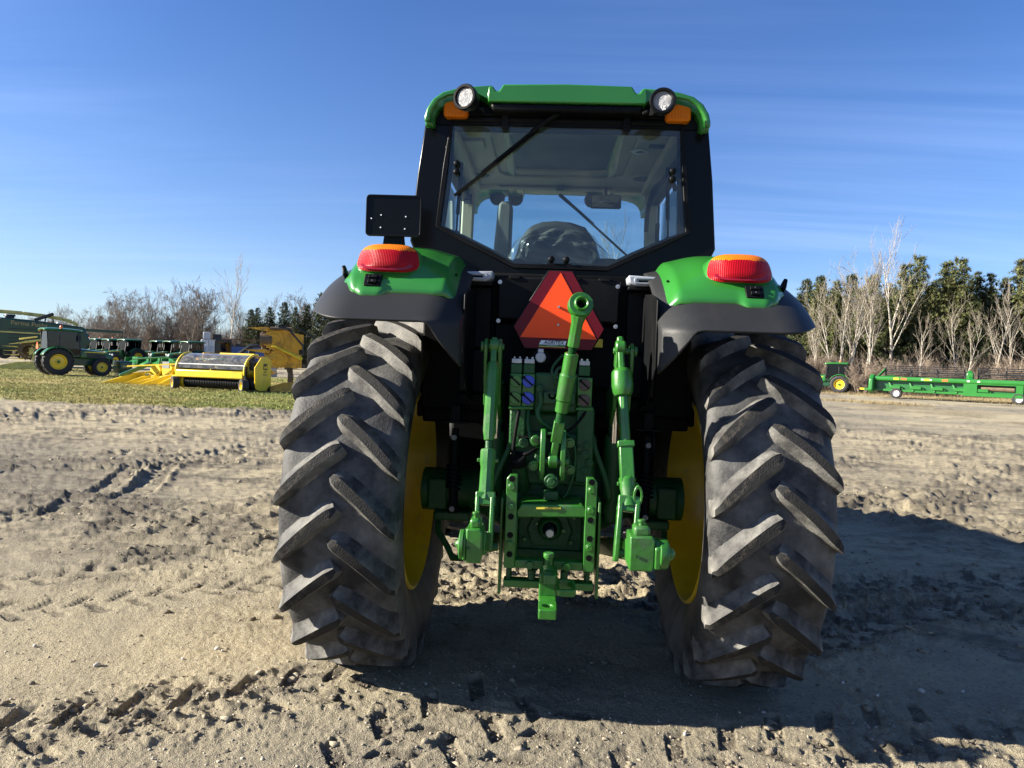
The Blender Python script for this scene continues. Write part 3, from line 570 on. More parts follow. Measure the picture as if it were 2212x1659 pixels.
# right lift link: crank box and adjuster
R_ = seq(0.262, 0.318, 1.60, 0.74, -0.575, -0.80)
b = MB(); b.bar(R_(1.635), R_(1.48), 0.028, 0.036, up=(0, 1, 0)); b.cyl(R_(1.59)+Vector((-0.022, 0, 0)), R_(1.59)+Vector((0.022, 0, 0)), 0.03, n=20); b.build('link_head', GREENH, TR, bev=0.008)
b = MB(); b.tube([R_(1.50), R_(1.485), R_(1.43), R_(1.40), R_(1.385)], [0.03, 0.044, 0.046, 0.042, 0.034], 14); b.build('adjuster_housing', GREENH, TR, 30, bev=0.003)
b = MB(); b.cyl(R_(1.39), R_(1.15), 0.022, n=8); b.build('adjuster_rod', GREENH, TR, 25, bev=0.002)
b = MB(); b.bar(R_(1.185), R_(1.04), 0.056, 0.056, up=(0, 1, 0)); b.bar(R_(1.20), R_(1.175), 0.07, 0.066, up=(0, 1, 0)); b.build('adjuster_sleeve', GREENH, TR, bev=0.005)
b = MB(); b.tube([R_(1.06), R_(1.05), R_(0.985), R_(0.965), R_(0.945)], [0.03, 0.036, 0.03, 0.034, 0.04], 14); b.box(R_(1.03), (0.085, 0.02, 0.014)); b.build('link_body', GREENH, TR, 30, bev=0.002)
b = MB(); b.ring([(0.02*math.cos(RAD(k*30)), 0.045*math.sin(RAD(k*30))) for k in range(12)], [(0.010*math.cos(RAD(k*30)), 0.028*math.sin(RAD(k*30))) for k in range(12)], -0.006, 0.006); b.xform(Matrix.Translation(R_(0.99)+Vector((0.036, -0.03, 0)))); b.build('crank_lug', GREENH, TR, bev=0.003)
b = MB()
for q in (-1, 1):
    b.prism([(-0.035, 0.0), (0.035, 0.0), (0.03, -0.21), (0.022, -0.235), (-0.022, -0.235), (-0.03, -0.21)], q*0.034-0.010, q*0.034+0.010, 'x')
b.prism([(-0.044, 0.03), (0.044, 0.03), (0.046, -0.035), (-0.046, -0.035)], -0.03, 0.03)
b.xform(Matrix.Translation(R_(0.955)) @ Matrix.Rotation(RAD(-14.6), 4, 'X') @ Matrix.Rotation(RAD(4), 4, 'Y')); b.build('link_fork', GREENH, TR, bev=0.005)
for s, xr, xe in ((-1, -0.235, -0.278), (1, 0.245, 0.312)):
    b = MB(); b.bar((xr, -0.10, 0.62), (xe, -0.78, 0.775), 0.035, 0.085); b.bar((xe, -0.76, 0.772), (xe+s*0.002, -0.98, 0.822), 0.05, 0.088); b.build('lower_link', GREENH, TR, bev=0.008)
    b = MB(); b.cyl((xe-0.06, -0.80, 0.765), (xe+0.06, -0.80, 0.765), 0.016, n=14); b.build('link_pin', GREENC, TR, bev=0.002)
    hx = -0.289 if s < 0 else 0.318; hk = 0.030 if s < 0 else 0.045; tk = 0.5 if s < 0 else 1.0
    b = MB(); b.prism([(-hk, 0.775), (hk-0.005, 0.775), (hk, 0.80), (hk, 0.885), (hk-0.007, 0.90), (-hk, 0.90)], -1.085, -0.96); b.xform(Matrix.Translation((hx, 0, 0))); b.build('hook_body', GREENH, TR, bev=0.006)
    b = MB(); b.b2((hx-hk*0.66, -1.065, 0.895), (hx+hk*0.66, -0.99, 0.932)); b.build('latch_housing', GREENH, TR, bev=0.010)
    b = MB(); b.cyl((hx, -1.03, 0.93), (hx, -1.03, 0.945), 0.010, n=12); b.cyl((hx, -1.03, 0.942), (hx, -1.03, 0.952), 0.014, n=12); b.build('latch_knob', GREENH, TR, bev=0.002)
    ex = hx+s*hk
    b = MB(); b.prism([(-1.09, 0.785), (-0.98, 0.785), (-0.97, 0.81), (-0.975, 0.87), (-1.0, 0.885), (-1.06, 0.885), (-1.09, 0.86)], ex, ex+s*0.022*tk, 'x'); b.build('hook_cheek', GREENH, TR, bev=0.005)
    b = MB(); b.lathe([(r_, s*t_*tk) for r_, t_ in [(0.0, 0.068), (0.02, 0.066), (0.022, 0.06), (0.030, 0.058), (0.052, 0.05), (0.055, 0.044), (0.055, 0.022), (0.05, 0.018), (0.0, 0.018)]], o=(ex, -1.045, 0.833), n=32); b.build('hook_ball_cup', GREENH, TR, 40)
    MB().ball((ex+s*0.055*tk, -1.05, 0.835), 0.024 if s > 0 else 0.016, 8).build('lift_ball', GREENH, TR, 60)
    b = MB(); b.tube([(hx-0.02, -1.087, 0.83), (hx-0.02, -1.09, 0.83)], 0.006, 10); b.build('rivet', GREENC, TR)
# ---- hitch frame, power take-off, drawbar
for s in (-1, 1):
    xc = -0.172 if s < 0 else 0.152
    MB().prism([(xc-0.0225, 0.667), (xc+0.0225, 0.667), (xc+0.022, 1.052), (xc-0.008, 1.052), (xc-0.0225, 1.035)] if s < 0 else [(xc-0.0225, 0.667), (xc+0.0225, 0.667), (xc+0.0225, 1.035), (xc+0.008, 1.052), (xc-0.022, 1.052)], -0.75, -0.715).build('hitch_rail', GREENH, TR, bev=0.003)
    for z, kd in ((1.035, 0), (1.003, 1), (0.921, 1), (0.880, 0), (0.804, 0), (0.768, 1), (0.725, 0)):
        b = MB()
        if kd: b.cyl((xc, -0.748, z), (xc, -0.756, z), 0.0165, n=20); b.cyl((xc, -0.755, z), (xc, -0.765, z), 0.0135, n=6); b.build('rail_bolt', GREENH, TR, bev=0.0015)
        else: b.cyl((xc, -0.749, z), (xc, -0.7525, z), 0.0125, n=20); b.build('rail_hole', DARK, TR)
    xo = -0.213 if s < 0 else 0.193
    MB().prism([(-0.35, 0.943), (-0.69, 0.943), (-0.70, 0.80), (-0.69, 0.70), (-0.70, 0.542), (-0.66, 0.54), (-0.58, 0.66), (-0.35, 0.66)], xo-0.006, xo+0.006, 'x').build('hitch_side_plate', GREENH, TR, bev=0.003)
    MB().cyl((xc-0.002, -0.70, 0.585), (xc-0.002, -0.70, 0.665), 0.012, n=12).build('spacer_tube', GREENC, TR)
    MB().cyl((-0.08 if s < 0 else 0.055, -0.71, 0.615), (-0.08 if s < 0 else 0.055, -0.71, 0.655), 0.016, n=14).build('spacer_tube', GREENC, TR)
b = MB(); b.b2((-0.15, -0.745, 0.668), (-0.035, -0.68, 0.702)); b.build('hitch_crossbar', GREENH, TR, bev=0.004)
b = MB(); b.b2((0.012, -0.745, 0.668), (0.13, -0.68, 0.702)); b.build('hitch_crossbar', GREENH, TR, bev=0.004)
b = MB(); b.b2((-0.195, -0.73, 0.582), (0.175, -0.67, 0.612)); b.build('drawbar_support', GREENH, TR, bev=0.004)
for x in (-0.088, 0.062):
    b = MB(); b.cyl((x, -0.742, 0.685), (x, -0.765, 0.685), 0.018, n=6); b.build('crossbar_bolt', GREENH, TR, bev=0.002)
MB().prism([(-0.152, 0.90), (-0.147, 0.874), (0.133, 0.886), (0.138, 0.91), (0.12, 0.935), (-0.13, 0.93)], -0.735, -0.50).build('power_shaft_shield', GREENH, TR, bev=0.006)
for x in (-0.150, 0.134): MB().b2((x-0.004, -0.72, 0.69), (x+0.004, -0.5, 0.885)).build('shield_side', GREENH, TR, bev=0.002)
MB().b2((-0.15, -0.56, 0.672), (0.135, -0.49, 0.70)).build('shield_floor', GREENC, TR, bev=0.003)
MB().prism([(-0.145, 0.70), (0.13, 0.70), (0.13, 0.885), (-0.145, 0.875)], -0.55, -0.515).build('power_shaft_plate', GREENC, TR, bev=0.004)
MB().prism([(-0.085, 0.72), (0.067, 0.72), (0.09, 0.79), (0.06, 0.86), (-0.078, 0.86), (-0.108, 0.79)], -0.565, -0.548).build('bearing_cover', GREENC, TR, bev=0.006)
b = MB(); b.lathe([(0.032, -0.6), (0.038, -0.602), (0.05, -0.59), (0.054, -0.575), (0.054, -0.555)], o=(-0.009, 0, 0.80), ax='y', n=36); b.build('seal_ring', GREENC, TR, 40)
MB().cyl((-0.009, -0.566, 0.80), (-0.009, -0.568, 0.80), 0.036, n=28).build('seal', DARK, TR)
b = MB(); 
for k in range(12):
    a = RAD(30*k); b.bar((-0.009+0.016*math.cos(a), -0.56, 0.795+0.016*math.sin(a)), (-0.009+0.016*math.cos(a), -0.655, 0.795+0.016*math.sin(a)), 0.005, 0.005)
b.cyl((-0.009, -0.56, 0.795), (-0.009, -0.66, 0.795), 0.0155, n=20); b.build('power_shaft', STEEL, TR, bev=0.001)
for (x, z) in ((-0.113, 0.855), (0.095, 0.848), (-0.117, 0.745), (0.085, 0.74), (-0.065, 0.815), (0.05, 0.79)):
    MB().cyl((x, -0.548, z), (x, -0.574, z), 0.0095, n=6).build('cover_bolt', GREENH, TR, bev=0.0015)
MB().prism([(-0.07, 0.913), (0.03, 0.917), (0.03, 0.924), (-0.07, 0.92)], -0.7385, -0.7365).build('warning_label', YPRINT, TR)
text('label_print', 'WARNING', 0.007, NAVY, TR, (-0.02, -0.7388, 0.9185), (RAD(90), 0, 0))
MB().prism([(-0.04, 0.935), (0.02, 0.935), (0.02, 0.975), (-0.04, 0.975)], -0.66, -0.55).build('lever_block', GREENC, TR, bev=0.006)
b = MB(); b.b2((-0.047, -0.93, 0.566), (0.022, -0.25, 0.603)); b.build('drawbar', GREENH, TR, bev=0.005)
def plate_hole(w0, w1, y0, y1, z0, z1, cx, cy, r, name, mat):
    n = 24; out = []; cxm, cym = (w0+w1)/2, (y0+y1)/2
    for k in range(n):
        a = 2*math.pi*k/n; c, d = math.cos(a), math.sin(a); t = min((w1-w0)/2/max(abs(c), 1e-6), (y1-y0)/2/max(abs(d), 1e-6)); out.append((cxm+c*t, cym+d*t))
    inn = [(cx+r*math.cos(2*math.pi*k/n), cy+r*math.sin(2*math.pi*k/n)) for k in range(n)]
    return MB().ring(out, inn, z0, z1, 'z').build(name, mat, TR, 40, bev=0.003)
plate_hole(-0.047, 0.022, -1.04, -0.93, 0.566, 0.603, -0.012, -0.99, 0.020, 'drawbar_eye', GREENH)
plate_hole(-0.040, 0.022, -0.985, -0.84, 0.682, 0.716, -0.010, -0.925, 0.018, 'hammer_strap', GREENH)
MB().b2((-0.047, -0.88, 0.600), (0.022, -0.81, 0.69)).build('strap_riser', GREENH, TR, bev=0.005)
b = MB(); b.cyl((-0.012, -0.80, 0.60), (-0.012, -0.80, 0.735), 0.017, n=18); b.cyl((-0.012, -0.80, 0.733), (-0.012, -0.80, 0.752), 0.022, n=18); b.build('strap_pin', GREENH, TR, bev=0.003)
b = MB(); b.ring(rrect(0.02, 0.095, -0.95, -0.81, 0.02), rrect(0.03, 0.078, -0.935, -0.825, 0.015), 0.625, 0.652, 'z'); b.build('drawbar_loop', GREENH, TR, bev=0.004)
# ---- hydraulic couplers
MB().b2((-0.205, -0.57, 1.322), (-0.153, -0.50, 1.462)).build('coupler_block', GREENH, TR, bev=0.004)
MB().b2((-0.150, -0.57, 1.322), (-0.098, -0.50, 1.462)).build('coupler_block', GREENH, TR, bev=0.004)
MB().b2((0.088, -0.57, 1.333), (0.15, -0.50, 1.455)).build('coupler_block', GREENH, TR, bev=0.004)
for x in (-0.179, -0.124, 0.115):
    MB().b2((x-0.024, -0.555, 1.462), (x+0.024, -0.50, 1.505)).build('valve_neck', GREENC, TR, bev=0.003)
    MB().b2((x-0.022, -0.55, 1.507), (x+0.022, -0.505, 1.527)).build('valve_cap', ALU, TR, bev=0.002)
    b = MB()
    for q in (-0.012, 0.012): b.cyl((x+q, -0.53, 1.527), (x+q, -0.53, 1.536), 0.005, n=6)
    b.build('cap_screw', STEEL, TR)
capm = []
for x, z, M in ((-0.178, 1.430, GREENH), (-0.178, 1.357, GREENH), (-0.124, 1.430, BLUEP), (-0.124, 1.357, BLUEP), (0.118, 1.425, BROWNP), (0.118, 1.357, BROWNP)):
    poly = [(0.026*math.cos(RAD(a))*(1.0 if a not in (120, 135, 150) else 1.18), 0.026*math.sin(RAD(a))*(1.0 if a not in (120, 135, 150) else 1.18)) for a in range(0, 360, 15)]
    b = MB(); b.prism(poly, -0.585, -0.57); b.xform(Matrix.Translation((x, 0, z))); o = b.build('dust_cap', M, TR, bev=0.003)
    b = MB(); b.bar((x-0.018, -0.589, z+0.014), (x+0.018, -0.589, z-0.016), 0.006, 0.010, up=(0, 1, 0)); b.cyl((x-0.02, -0.585, z+0.017), (x-0.02, -0.594, z+0.017), 0.007, n=10); b.build('cap_lever', DARK, o, bev=0.001)
b = MB(); b.cyl((-0.205, -0.57, 1.312), (-0.100, -0.57, 1.316), 0.007, n=10); b.build('drain_pipe', GREENH, TR)
b = MB(); b.cyl((0.085, -0.57, 1.320), (0.155, -0.57, 1.322), 0.007, n=10); b.build('drain_pipe', GREENH, TR)
MB().prism([(-0.125, 1.535), (-0.105, 1.565), (-0.045, 1.565), (-0.03, 1.535), (-0.05, 1.505), (-0.105, 1.505)], -0.475, -0.455).build('socket_bracket', DARK, TR, bev=0.003)
b = MB(); b.cyl((-0.077, -0.47, 1.536), (-0.077, -0.505, 1.536), 0.024, n=28); b.b2((-0.09, -0.50, 1.55), (-0.064, -0.47, 1.575)); b.build('trailer_socket', ALU, TR, bev=0.004)
# hoses and pipes
def hose(pts, r, mat, name='hose'):
    P = [Vector(p) for p in pts]; out = []
    for i in range(len(P)-1):
        p0, p1, p2, p3 = P[max(i-1, 0)], P[i], P[i+1], P[min(i+2, len(P)-1)]
        for j in range(6):
            t = j/6; out.append(0.5*((2*p1)+(-p0+p2)*t+(2*p0-5*p1+4*p2-p3)*t*t+(-p0+3*p1-3*p2+p3)*t**3))
    out.append(P[-1]); return MB().tube(out, r, 10).build(name, mat, TR, 60)
hose([(-0.155, -0.54, 1.33), (-0.165, -0.585, 1.27), (-0.178, -0.60, 1.15), (-0.185, -0.60, 1.06), (-0.205, -0.56, 0.98), (-0.205, -0.5, 0.9)], 0.008, DARK)
hose([(-0.12, -0.55, 1.32), (-0.12, -0.57, 1.25), (-0.10, -0.59, 1.17), (-0.06, -0.58, 1.15), (-0.03, -0.56, 1.18)], 0.008, GREENC, 'pipe')
hose([(-0.077, -0.55, 1.42), (-0.072, -0.58, 1.38), (-0.068, -0.58, 1.34), (-0.08, -0.59, 1.305), (-0.07, -0.60, 1.27), (-0.03, -0.585, 1.235), (0.0, -0.57, 1.22)], 0.011, GREENC, 'pipe')
hose([(0.13, -0.56, 1.315), (0.09, -0.60, 1.26), (0.04, -0.59, 1.22), (-0.06, -0.58, 1.19), (-0.16, -0.57, 1.19)], 0.006, DARK)
hose([(-0.165, -0.57, 1.12), (-0.12, -0.60, 1.12), (-0.07, -0.58, 1.15)], 0.009, DARK)
hose([(0.05, -0.56, 1.21), (0.085, -0.58, 1.15), (0.085, -0.58, 1.05), (0.06, -0.59, 0.96), (0.04, -0.6, 0.94)], 0.007, GREENC, 'pipe')
hose([(-0.189, -0.50, 1.18), (-0.20, -0.51, 1.13), (-0.245, -0.51, 1.02), (-0.265, -0.49, 0.95), (-0.26, -0.40, 0.90)], 0.014, GREENC, 'pipe')
hose([(0.165, -0.50, 1.19), (0.18, -0.51, 1.13), (0.225, -0.51, 1.02), (0.247, -0.49, 0.93), (0.24, -0.40, 0.88)], 0.014, GREENC, 'pipe')
hose([(0.02, -0.52, 1.55), (-0.02, -0.56, 1.50), (-0.02, -0.58, 1.46), (0.02, -0.58, 1.445), (0.05, -0.56, 1.44)], 0.006, GREENC, 'pipe')
hose([(0.045, -0.52, 1.50), (0.0, -0.57, 1.49), (-0.01, -0.58, 1.43), (0.05, -0.56, 1.42)], 0.006, GREENC, 'pipe')
b = MB(); b.tube([(-0.13, -0.52, 0.96), (-0.135, -0.57, 1.02), (-0.152, -0.60, 1.075)], [0.028, 0.024, 0.026], 18); b.build('filler_neck', GREENC, TR, 30)
b = MB(); b.tube([(-0.151, -0.598, 1.072), (-0.156, -0.612, 1.10), (-0.157, -0.614, 1.106)], [0.034, 0.036, 0.028], 22); b.build('filler_cap', DARK, TR, 30, bev=0.003)
# stabiliser struts with springs
for s in (-1, 1):
    x = -0.467 if s < 0 else 0.434
    b = MB(); b.cyl((x, -0.30, 1.17), (x, -0.30, 0.92), 0.018, n=14); b.cyl((x, -0.30, 1.00), (x, -0.30, 0.79), 0.023, n=14); b.box((x, -0.30, 1.16), (0.03, 0.03, 0.06)); b.build('stabiliser_strut', DARK, TR, bev=0.003)
    n = 90; MB().tube([(x+0.034*math.cos(i*0.42), -0.30+0.034*math.sin(i*0.42), 1.02-0.115*i/n) for i in range(n)], 0.006, 6).build('spring', DARK, TR, 60)
    for z in (1.15, 0.815): MB().cyl((x, -0.325, z), (x, -0.345, z), 0.014, n=6).build('strut_bolt', GREYTRIM, TR, bev=0.002)
    b = MB(); b.b2((x-0.022, -0.32, 1.22), (x+0.022, -0.28, 1.30)); b.b2((x-0.06, -0.33, 1.215), (x+0.06, -0.25, 1.225)); b.build('strut_bracket', DARK, TR, bev=0.002)
    b = MB(); b.tube([(s*0.56, -0.12, 0.70), (s*0.55, -0.16, 0.66), (s*0.50, -0.20, 0.60), (s*0.47, -0.22, 0.55), (s*0.42, -0.25, 0.56)], 0.016, 10); b.build('sway_hanger', GREENC, TR)

# ---- fenders
def fpt(s, x, r, ph): return (s*x, -r*math.cos(ph), HZ+r*math.sin(ph))
for s in (-1, 1):
    sd_ = 'left' if s < 0 else 'right'
    def fe(u, v):
        """one moulded sheet: arch over the tyre, lip at the outside, apron hanging down at the inside"""
        x = lerp(1.052, 0.402, u); k = max(0, (x-0.86)/0.192); r = 1.146-0.075*k**2.2; p0 = 45.4+7.5*k**2.4
        q = max(0.0, (0.575-x)/0.173); zb = HZ+r*math.sin(RAD(p0))
        zb -= 0.012*sst(0, 0.3, q)+0.168*max(0, (q-0.26)/0.74)**0.9
        pm = p0+4.0
        if v < 0.25:
            z = lerp(zb, HZ+r*math.sin(RAD(pm)), v/0.25); zl = HZ+r*math.sin(RAD(p0))
            y = -math.sqrt(max(r*r-(z-HZ)**2, 0.0)) if z >= zl else -r*math.cos(RAD(p0))-0.10*(zl-z)
            P_ = (s*x, y, z)
        else: P_ = fpt(s, x, r, RAD(lerp(pm, 152, (v-0.25)/0.75)))
        return (P_[0], P_[1]+0.11*q**2.4, P_[2])
    MB().grid(fe, 44, 56).build('fender', FENDER, TR, 60, solid=0.010)
    MB().prism([(-0.66, 1.50), (-0.655, 1.79), (-0.48, 1.83), (-0.16, 1.86), (-0.16, 1.30), (-0.45, 1.34)], s*0.398, s*0.406, 'x').build('fender_inner_wall', BLACKD, TR, bev=0.003)
    # green cap with raised lamp pod
    def cp(u, v):
        x = lerp(0.440, 0.935, u); e = min(u, 1-u)
        cut = 4.5*sst(0.88, 1.0, u)
        dip = -1.3*sst(0.58, 0.66, u)*(1-sst(0.80, 0.88, u))
        ph = lerp(54.4+cut+dip+0.6*(1-sst(0.0, 0.2, u)), 118, v)
        edge = math.sin(min(1, e/0.09)*math.pi/2)*math.sin(min(1, v/0.05)*math.pi/2)
        pod = 0.030*math.exp(-((x-0.745)/0.20)**4)*sst(54, 64, ph)*(1-sst(76, 104, ph))
        crown = 0.022*math.sin(math.pi*min(1, max(0, u)))**0.6
        r = 1.142+0.026*edge+pod+crown*sst(54, 66, ph)-0.035*(1-sst(0.0, 0.12, u))
        return fpt(s, x, r, RAD(ph))
    MB().grid(cp, 46, 50).build('fender_cap', GREEN, TR, 60, solid=0.01)
    # tail lamp
    LC = Vector((s*0.749, -0.600, 1.938)); tilt = 0.40
    def lamp_pt(rho, th, sc_=1.0, bul=0.032):
        c, d = math.cos(th), math.sin(th); ex = 0.52
        X = math.copysign(abs(c)**ex, c)*0.132*rho*sc_; Z = math.copysign(abs(d)**0.66, d)*0.063*rho*sc_
        X *= 1-0.10*(Z/0.064); 
        return Vector((s*X, -bul*(1-rho**3.2)+tilt*Z+0.20*max(0, -s*0)*0+0.35*abs(X)**2/0.132*0.6, Z))+LC
    red, amb = MB(), MB(); NR, NT = 9, 56
    V = [[lamp_pt((i+1)/NR, 2*math.pi*j/NT) for j in range(NT)] for i in range(NR)]; ctr = lamp_pt(0, 0)
    for B, cond in ((red, lambda z: z <= 0.033), (amb, lambda z: z > 0.033)):
        for i in range(NR):
            for j in range(NT):
                q = [V[i][j], V[i][(j+1) % NT]]+([V[i-1][(j+1) % NT], V[i-1][j]] if i else [ctr])
                zc = sum(p.z for p in q)/len(q)-LC.z
                if cond(zc) or (B is red and abs((q[0].x-LC.x)*s) > 0.122 and False): B.add(q, [tuple(range(len(q)))])
    for B in (red, amb):   # weld
        bm = bmesh.new()
        d_ = {}; nv = []; mp_ = []
        for v in B.v:
            k_ = (round(v[0], 5), round(v[1], 5), round(v[2], 5))
            if k_ not in d_: d_[k_] = len(nv); nv.append(v)
            mp_.append(d_[k_])
        B.v = nv; B.f = [tuple(mp_[i] for i in f) for f in B.f]; bm.free()
    lo = red.build('tail_lamp', REDL, TR, 60); lo['label'] = 'red and amber lamp on the %s fender' % sd_
    amb.build('turn_lens', AMBL, lo, 60)
    b = MB(); b.grid(lambda u, v: lamp_pt(0.80, RAD(lerp(205, 335, u)), 1.0+lerp(-0.09, 0.09, v), 0.032)+Vector((0, -0.0025, 0)), 18, 5); b.build('reflector_strip', REDREF, lo, 60)
    b = MB(); NTT = 48; prof = [(1.0, 0.0), (1.04, 0.006), (1.07, 0.03), (1.10, 0.10), (1.06, 0.26)]
    vs = []
    for sc_, dy in prof:
        for j in range(NTT):
            p = lamp_pt(1.0, 2*math.pi*j/NTT, sc_); vs.append((p.x, p.y+dy+0.002, p.z-dy*0.10))
    b.add(vs, [(i*NTT+j, i*NTT+(j+1) % NTT, (i+1)*NTT+(j+1) % NTT, (i+1)*NTT+j) for i in range(len(prof)-1) for j in range(NTT)]); b.build('lamp_housing', GREEN, TR, 60)
    # switch plate with two buttons, on the cap face
    phs = RAD(57.0); ctr_ = Vector(fpt(s, 0.797, 1.176, phs)); Rm = Matrix.Translation(ctr_) @ Matrix.Rotation(-RAD(33), 4, 'X')
    b = MB(); b.prism(rrect(-0.037, 0.037, -0.032, 0.032, 0.006), -0.010, 0.03); b.xform(Rm); o = b.build('switch_plate', BLACKP, TR, bev=0.003)
    for k, z in enumerate((0.013, -0.013)):
        b = MB(); b.prism(rrect(-0.019, 0.019, z-0.009, z+0.009, 0.003), -0.020, -0.009); b.xform(Rm); b.build('button', BLACKP, o, bev=0.002)
        t_ = text('button_mark', str(k+1), 0.008, HANDLE, o, (0, 0, 0), (0, 0, 0), 0.0003); t_.matrix_world = Rm @ Matrix.Translation((0, -0.0206, z)) @ Matrix.Rotation(RAD(90), 4, 'X')
    ctr_ = Vector(fpt(s, 0.945, 1.165, RAD(62))); b = MB(); b.box((0, 0, 0), (0.018, 0.05, 0.05)); b.xform(Matrix.Translation(ctr_) @ Matrix.Rotation(-RAD(25), 4, 'X') @ Matrix.Rotation(RAD(s*14), 4, 'Y')); b.build('side_marker', BLACKP, TR, bev=0.006)
    for (x, ph) in ((0.462, 64.0), (0.49, 57.5)):
        MB().ball(fpt(s, x, 1.157, RAD(ph)), 0.006, 5).build('fender_screw', DARK, TR)
    # grey grab handle
    hx0, hx1 = 0.312, 0.468
    b = MB(); b.prism([(s*hx0, 1.932), (s*hx1, 1.926), (s*hx1, 1.900), (s*(hx1-0.02), 1.886), (s*(hx0+0.03), 1.884), (s*(hx0+0.006), 1.898)], -0.325, -0.20); o = b.build('grab_handle', HANDLE, TR, bev=0.008, seg=3)
    b = MB(); b.ring(rrect(s*0.39-0.052, s*0.39+0.052, 1.893, 1.921, 0.012), rrect(s*0.39-0.040, s*0.39+0.040, 1.899, 1.915, 0.007), -0.330, -0.322); b.build('handle_rim', HANDLE, o, bev=0.002)
    MB().b2((s*0.36, -0.327, 1.900), (s*0.42, -0.323, 1.910)).build('handle_slot', DARK, o)
    MB().b2((s*0.318, -0.29, 1.868), (s*0.462, -0.20, 1.884)).build('handle_gasket', BLACKP, TR, bev=0.004)
    # upright panels beside the rear plate
    MB().b2((s*0.325, -0.215, 1.575), (s*0.473, -0.18, 1.868)).build('corner_panel', BLACKD, TR, bev=0.006)
    MB().b2((s*0.315, -0.245, 1.362), (s*0.470, -0.18, 1.565)).build('corner_box', BLACKD, TR, bev=0.010)
    MB().b2((s*0.31, -0.235, 1.30), (s*0.47, -0.18, 1.352)).build('corner_foot', DARK, TR, bev=0.004)
# number plate holder on the left fender
b = MB(); b.prism(rrect(-0.922, -0.662, 2.083, 2.273, 0.018), -0.306, -0.298); pl_ = b.build('plate_holder', BLACKG, TR, bev=0.003); pl_['label'] = 'empty black number plate holder'
b = MB(); b.prism([(-0.838, 2.084), (-0.742, 2.084), (-0.735, 2.03), (-0.845, 2.03)], -0.296, -0.286); b.build('plate_bracket', BLACKP, TR, bev=0.002)
b = MB(); b.ring(rrect(-0.924, -0.660, 2.081, 2.275, 0.019), rrect(-0.917, -0.667, 2.088, 2.268, 0.015), -0.310, -0.300); b.build('plate_rim', BLACKP, pl_, bev=0.001)
for (x, z) in ((-0.852, 2.180), (-0.735, 2.175), (-0.853, 2.122), (-0.738, 2.118), (-0.898, 2.163)):
    MB().cyl((x, -0.306, z), (x, -0.3085, z), 0.0035, n=10).build('plate_screw', WHITE, pl_)
# ---- cab shell
inn = [(-0.553, 2.682), (0.553, 2.682), (0.575, 2.45), (0.603, 2.165), (0.48, 2.103), (0.36, 2.048), (0.228, 1.983), (-0.228, 1.983), (-0.36, 2.048), (-0.48, 2.103), (-0.603, 2.165), (-0.575, 2.45)]
out = [(-0.682, 2.70), (0.682, 2.70), (0.716, 2.42), (0.743, 2.09), (0.70, 1.995), (0.50, 1.948), (0.30, 1.928), (-0.30, 1.928), (-0.50, 1.948), (-0.70, 1.995), (-0.743, 2.09), (-0.716, 2.42)]
b = MB(); b.ring(out, inn, -0.15, -0.02); b.build('cab_rear_frame', BLACKG, TR, 40, bev=0.028, seg=4)
def inset(poly, d):
    cx = sum(p[0] for p in poly)/len(poly); cz = sum(p[1] for p in poly)/len(poly); R = []
    n = len(poly)
    for i, p in enumerate(poly):
        a, c = Vector((*poly[i-1], 0)), Vector((*poly[(i+1) % n], 0)); t = (c-a).normalized(); nn = Vector((-t.y, t.x, 0))
        if nn.dot(Vector((cx-p[0], cz-p[1], 0))) < 0: nn = -nn
        R.append((p[0]+nn.x*d, p[1]+nn.y*d))
    return R
b = MB(); b.ring(inset(inn, -0.014), inset(inn, 0.010), -0.168, -0.13); b.build('window_seal', BLACKP, TR, 40, bev=0.006)
b = MB(); b.ring(inset(inn, 0.005), inset(inn, 0.026), -0.118, -0.10); b.build('glass_frit', DARK, TR)
b = MB(); b.prism(inset(inn, 0.004), -0.150, -0.145); RW = b.build('rear_window', GLASS, TR, 0)
# upper black header, roof
b = MB(); b.prism([(-0.665, 2.655), (0.665, 2.655), (0.665, 2.73), (0.60, 2.80), (-0.60, 2.80), (-0.665, 2.73)], -0.135, -0.05); b.ring(rrect(-0.64, 0.64, 2.655, 2.79, 0.02), rrect(-0.56, 0.56, 2.676, 2.70, 0.01), -0.16, -0.13); b.build('rear_header', BLACKP, TR, bev=0.008)
half = [(0.700, 2.672), (0.699, 2.700), (0.690, 2.735), (0.662, 2.780), (0.615, 2.815), (0.55, 2.834), (0.47, 2.845), (0.366, 2.852), (0.358, 2.848), (0.350, 2.826), (0.332, 2.822), (0.318, 2.836), (0.300, 2.864), (0.20, 2.868), (0.0, 2.870)]
half = [(x*0.964, 1.502+(z-1.502)*0.974) for i, (x, z) in enumerate(half)]
prof_ = half+[(-x, z) for x, z in reversed(half[:-1])]
ys = [(-0.235, 0.985, -0.022), (-0.228, 0.995, -0.010), (-0.20, 1.0, 0), (0.2, 1.01, 0.006), (0.9, 1.01, 0.0), (1.35, 1.0, -0.01), (1.60, 0.97, -0.02), (1.66, 0.95, -0.035)]
b = MB(); b.add([(x*k, y, z+dz) for (y, k, dz) in ys for (x, z) in prof_], [(i*len(prof_)+j, i*len(prof_)+j+1, (i+1)*len(prof_)+j+1, (i+1)*len(prof_)+j) for i in range(len(ys)-1) for j in range(len(prof_)-1)]); b.build('roof', GREEN, TR, 40, solid=0.042)
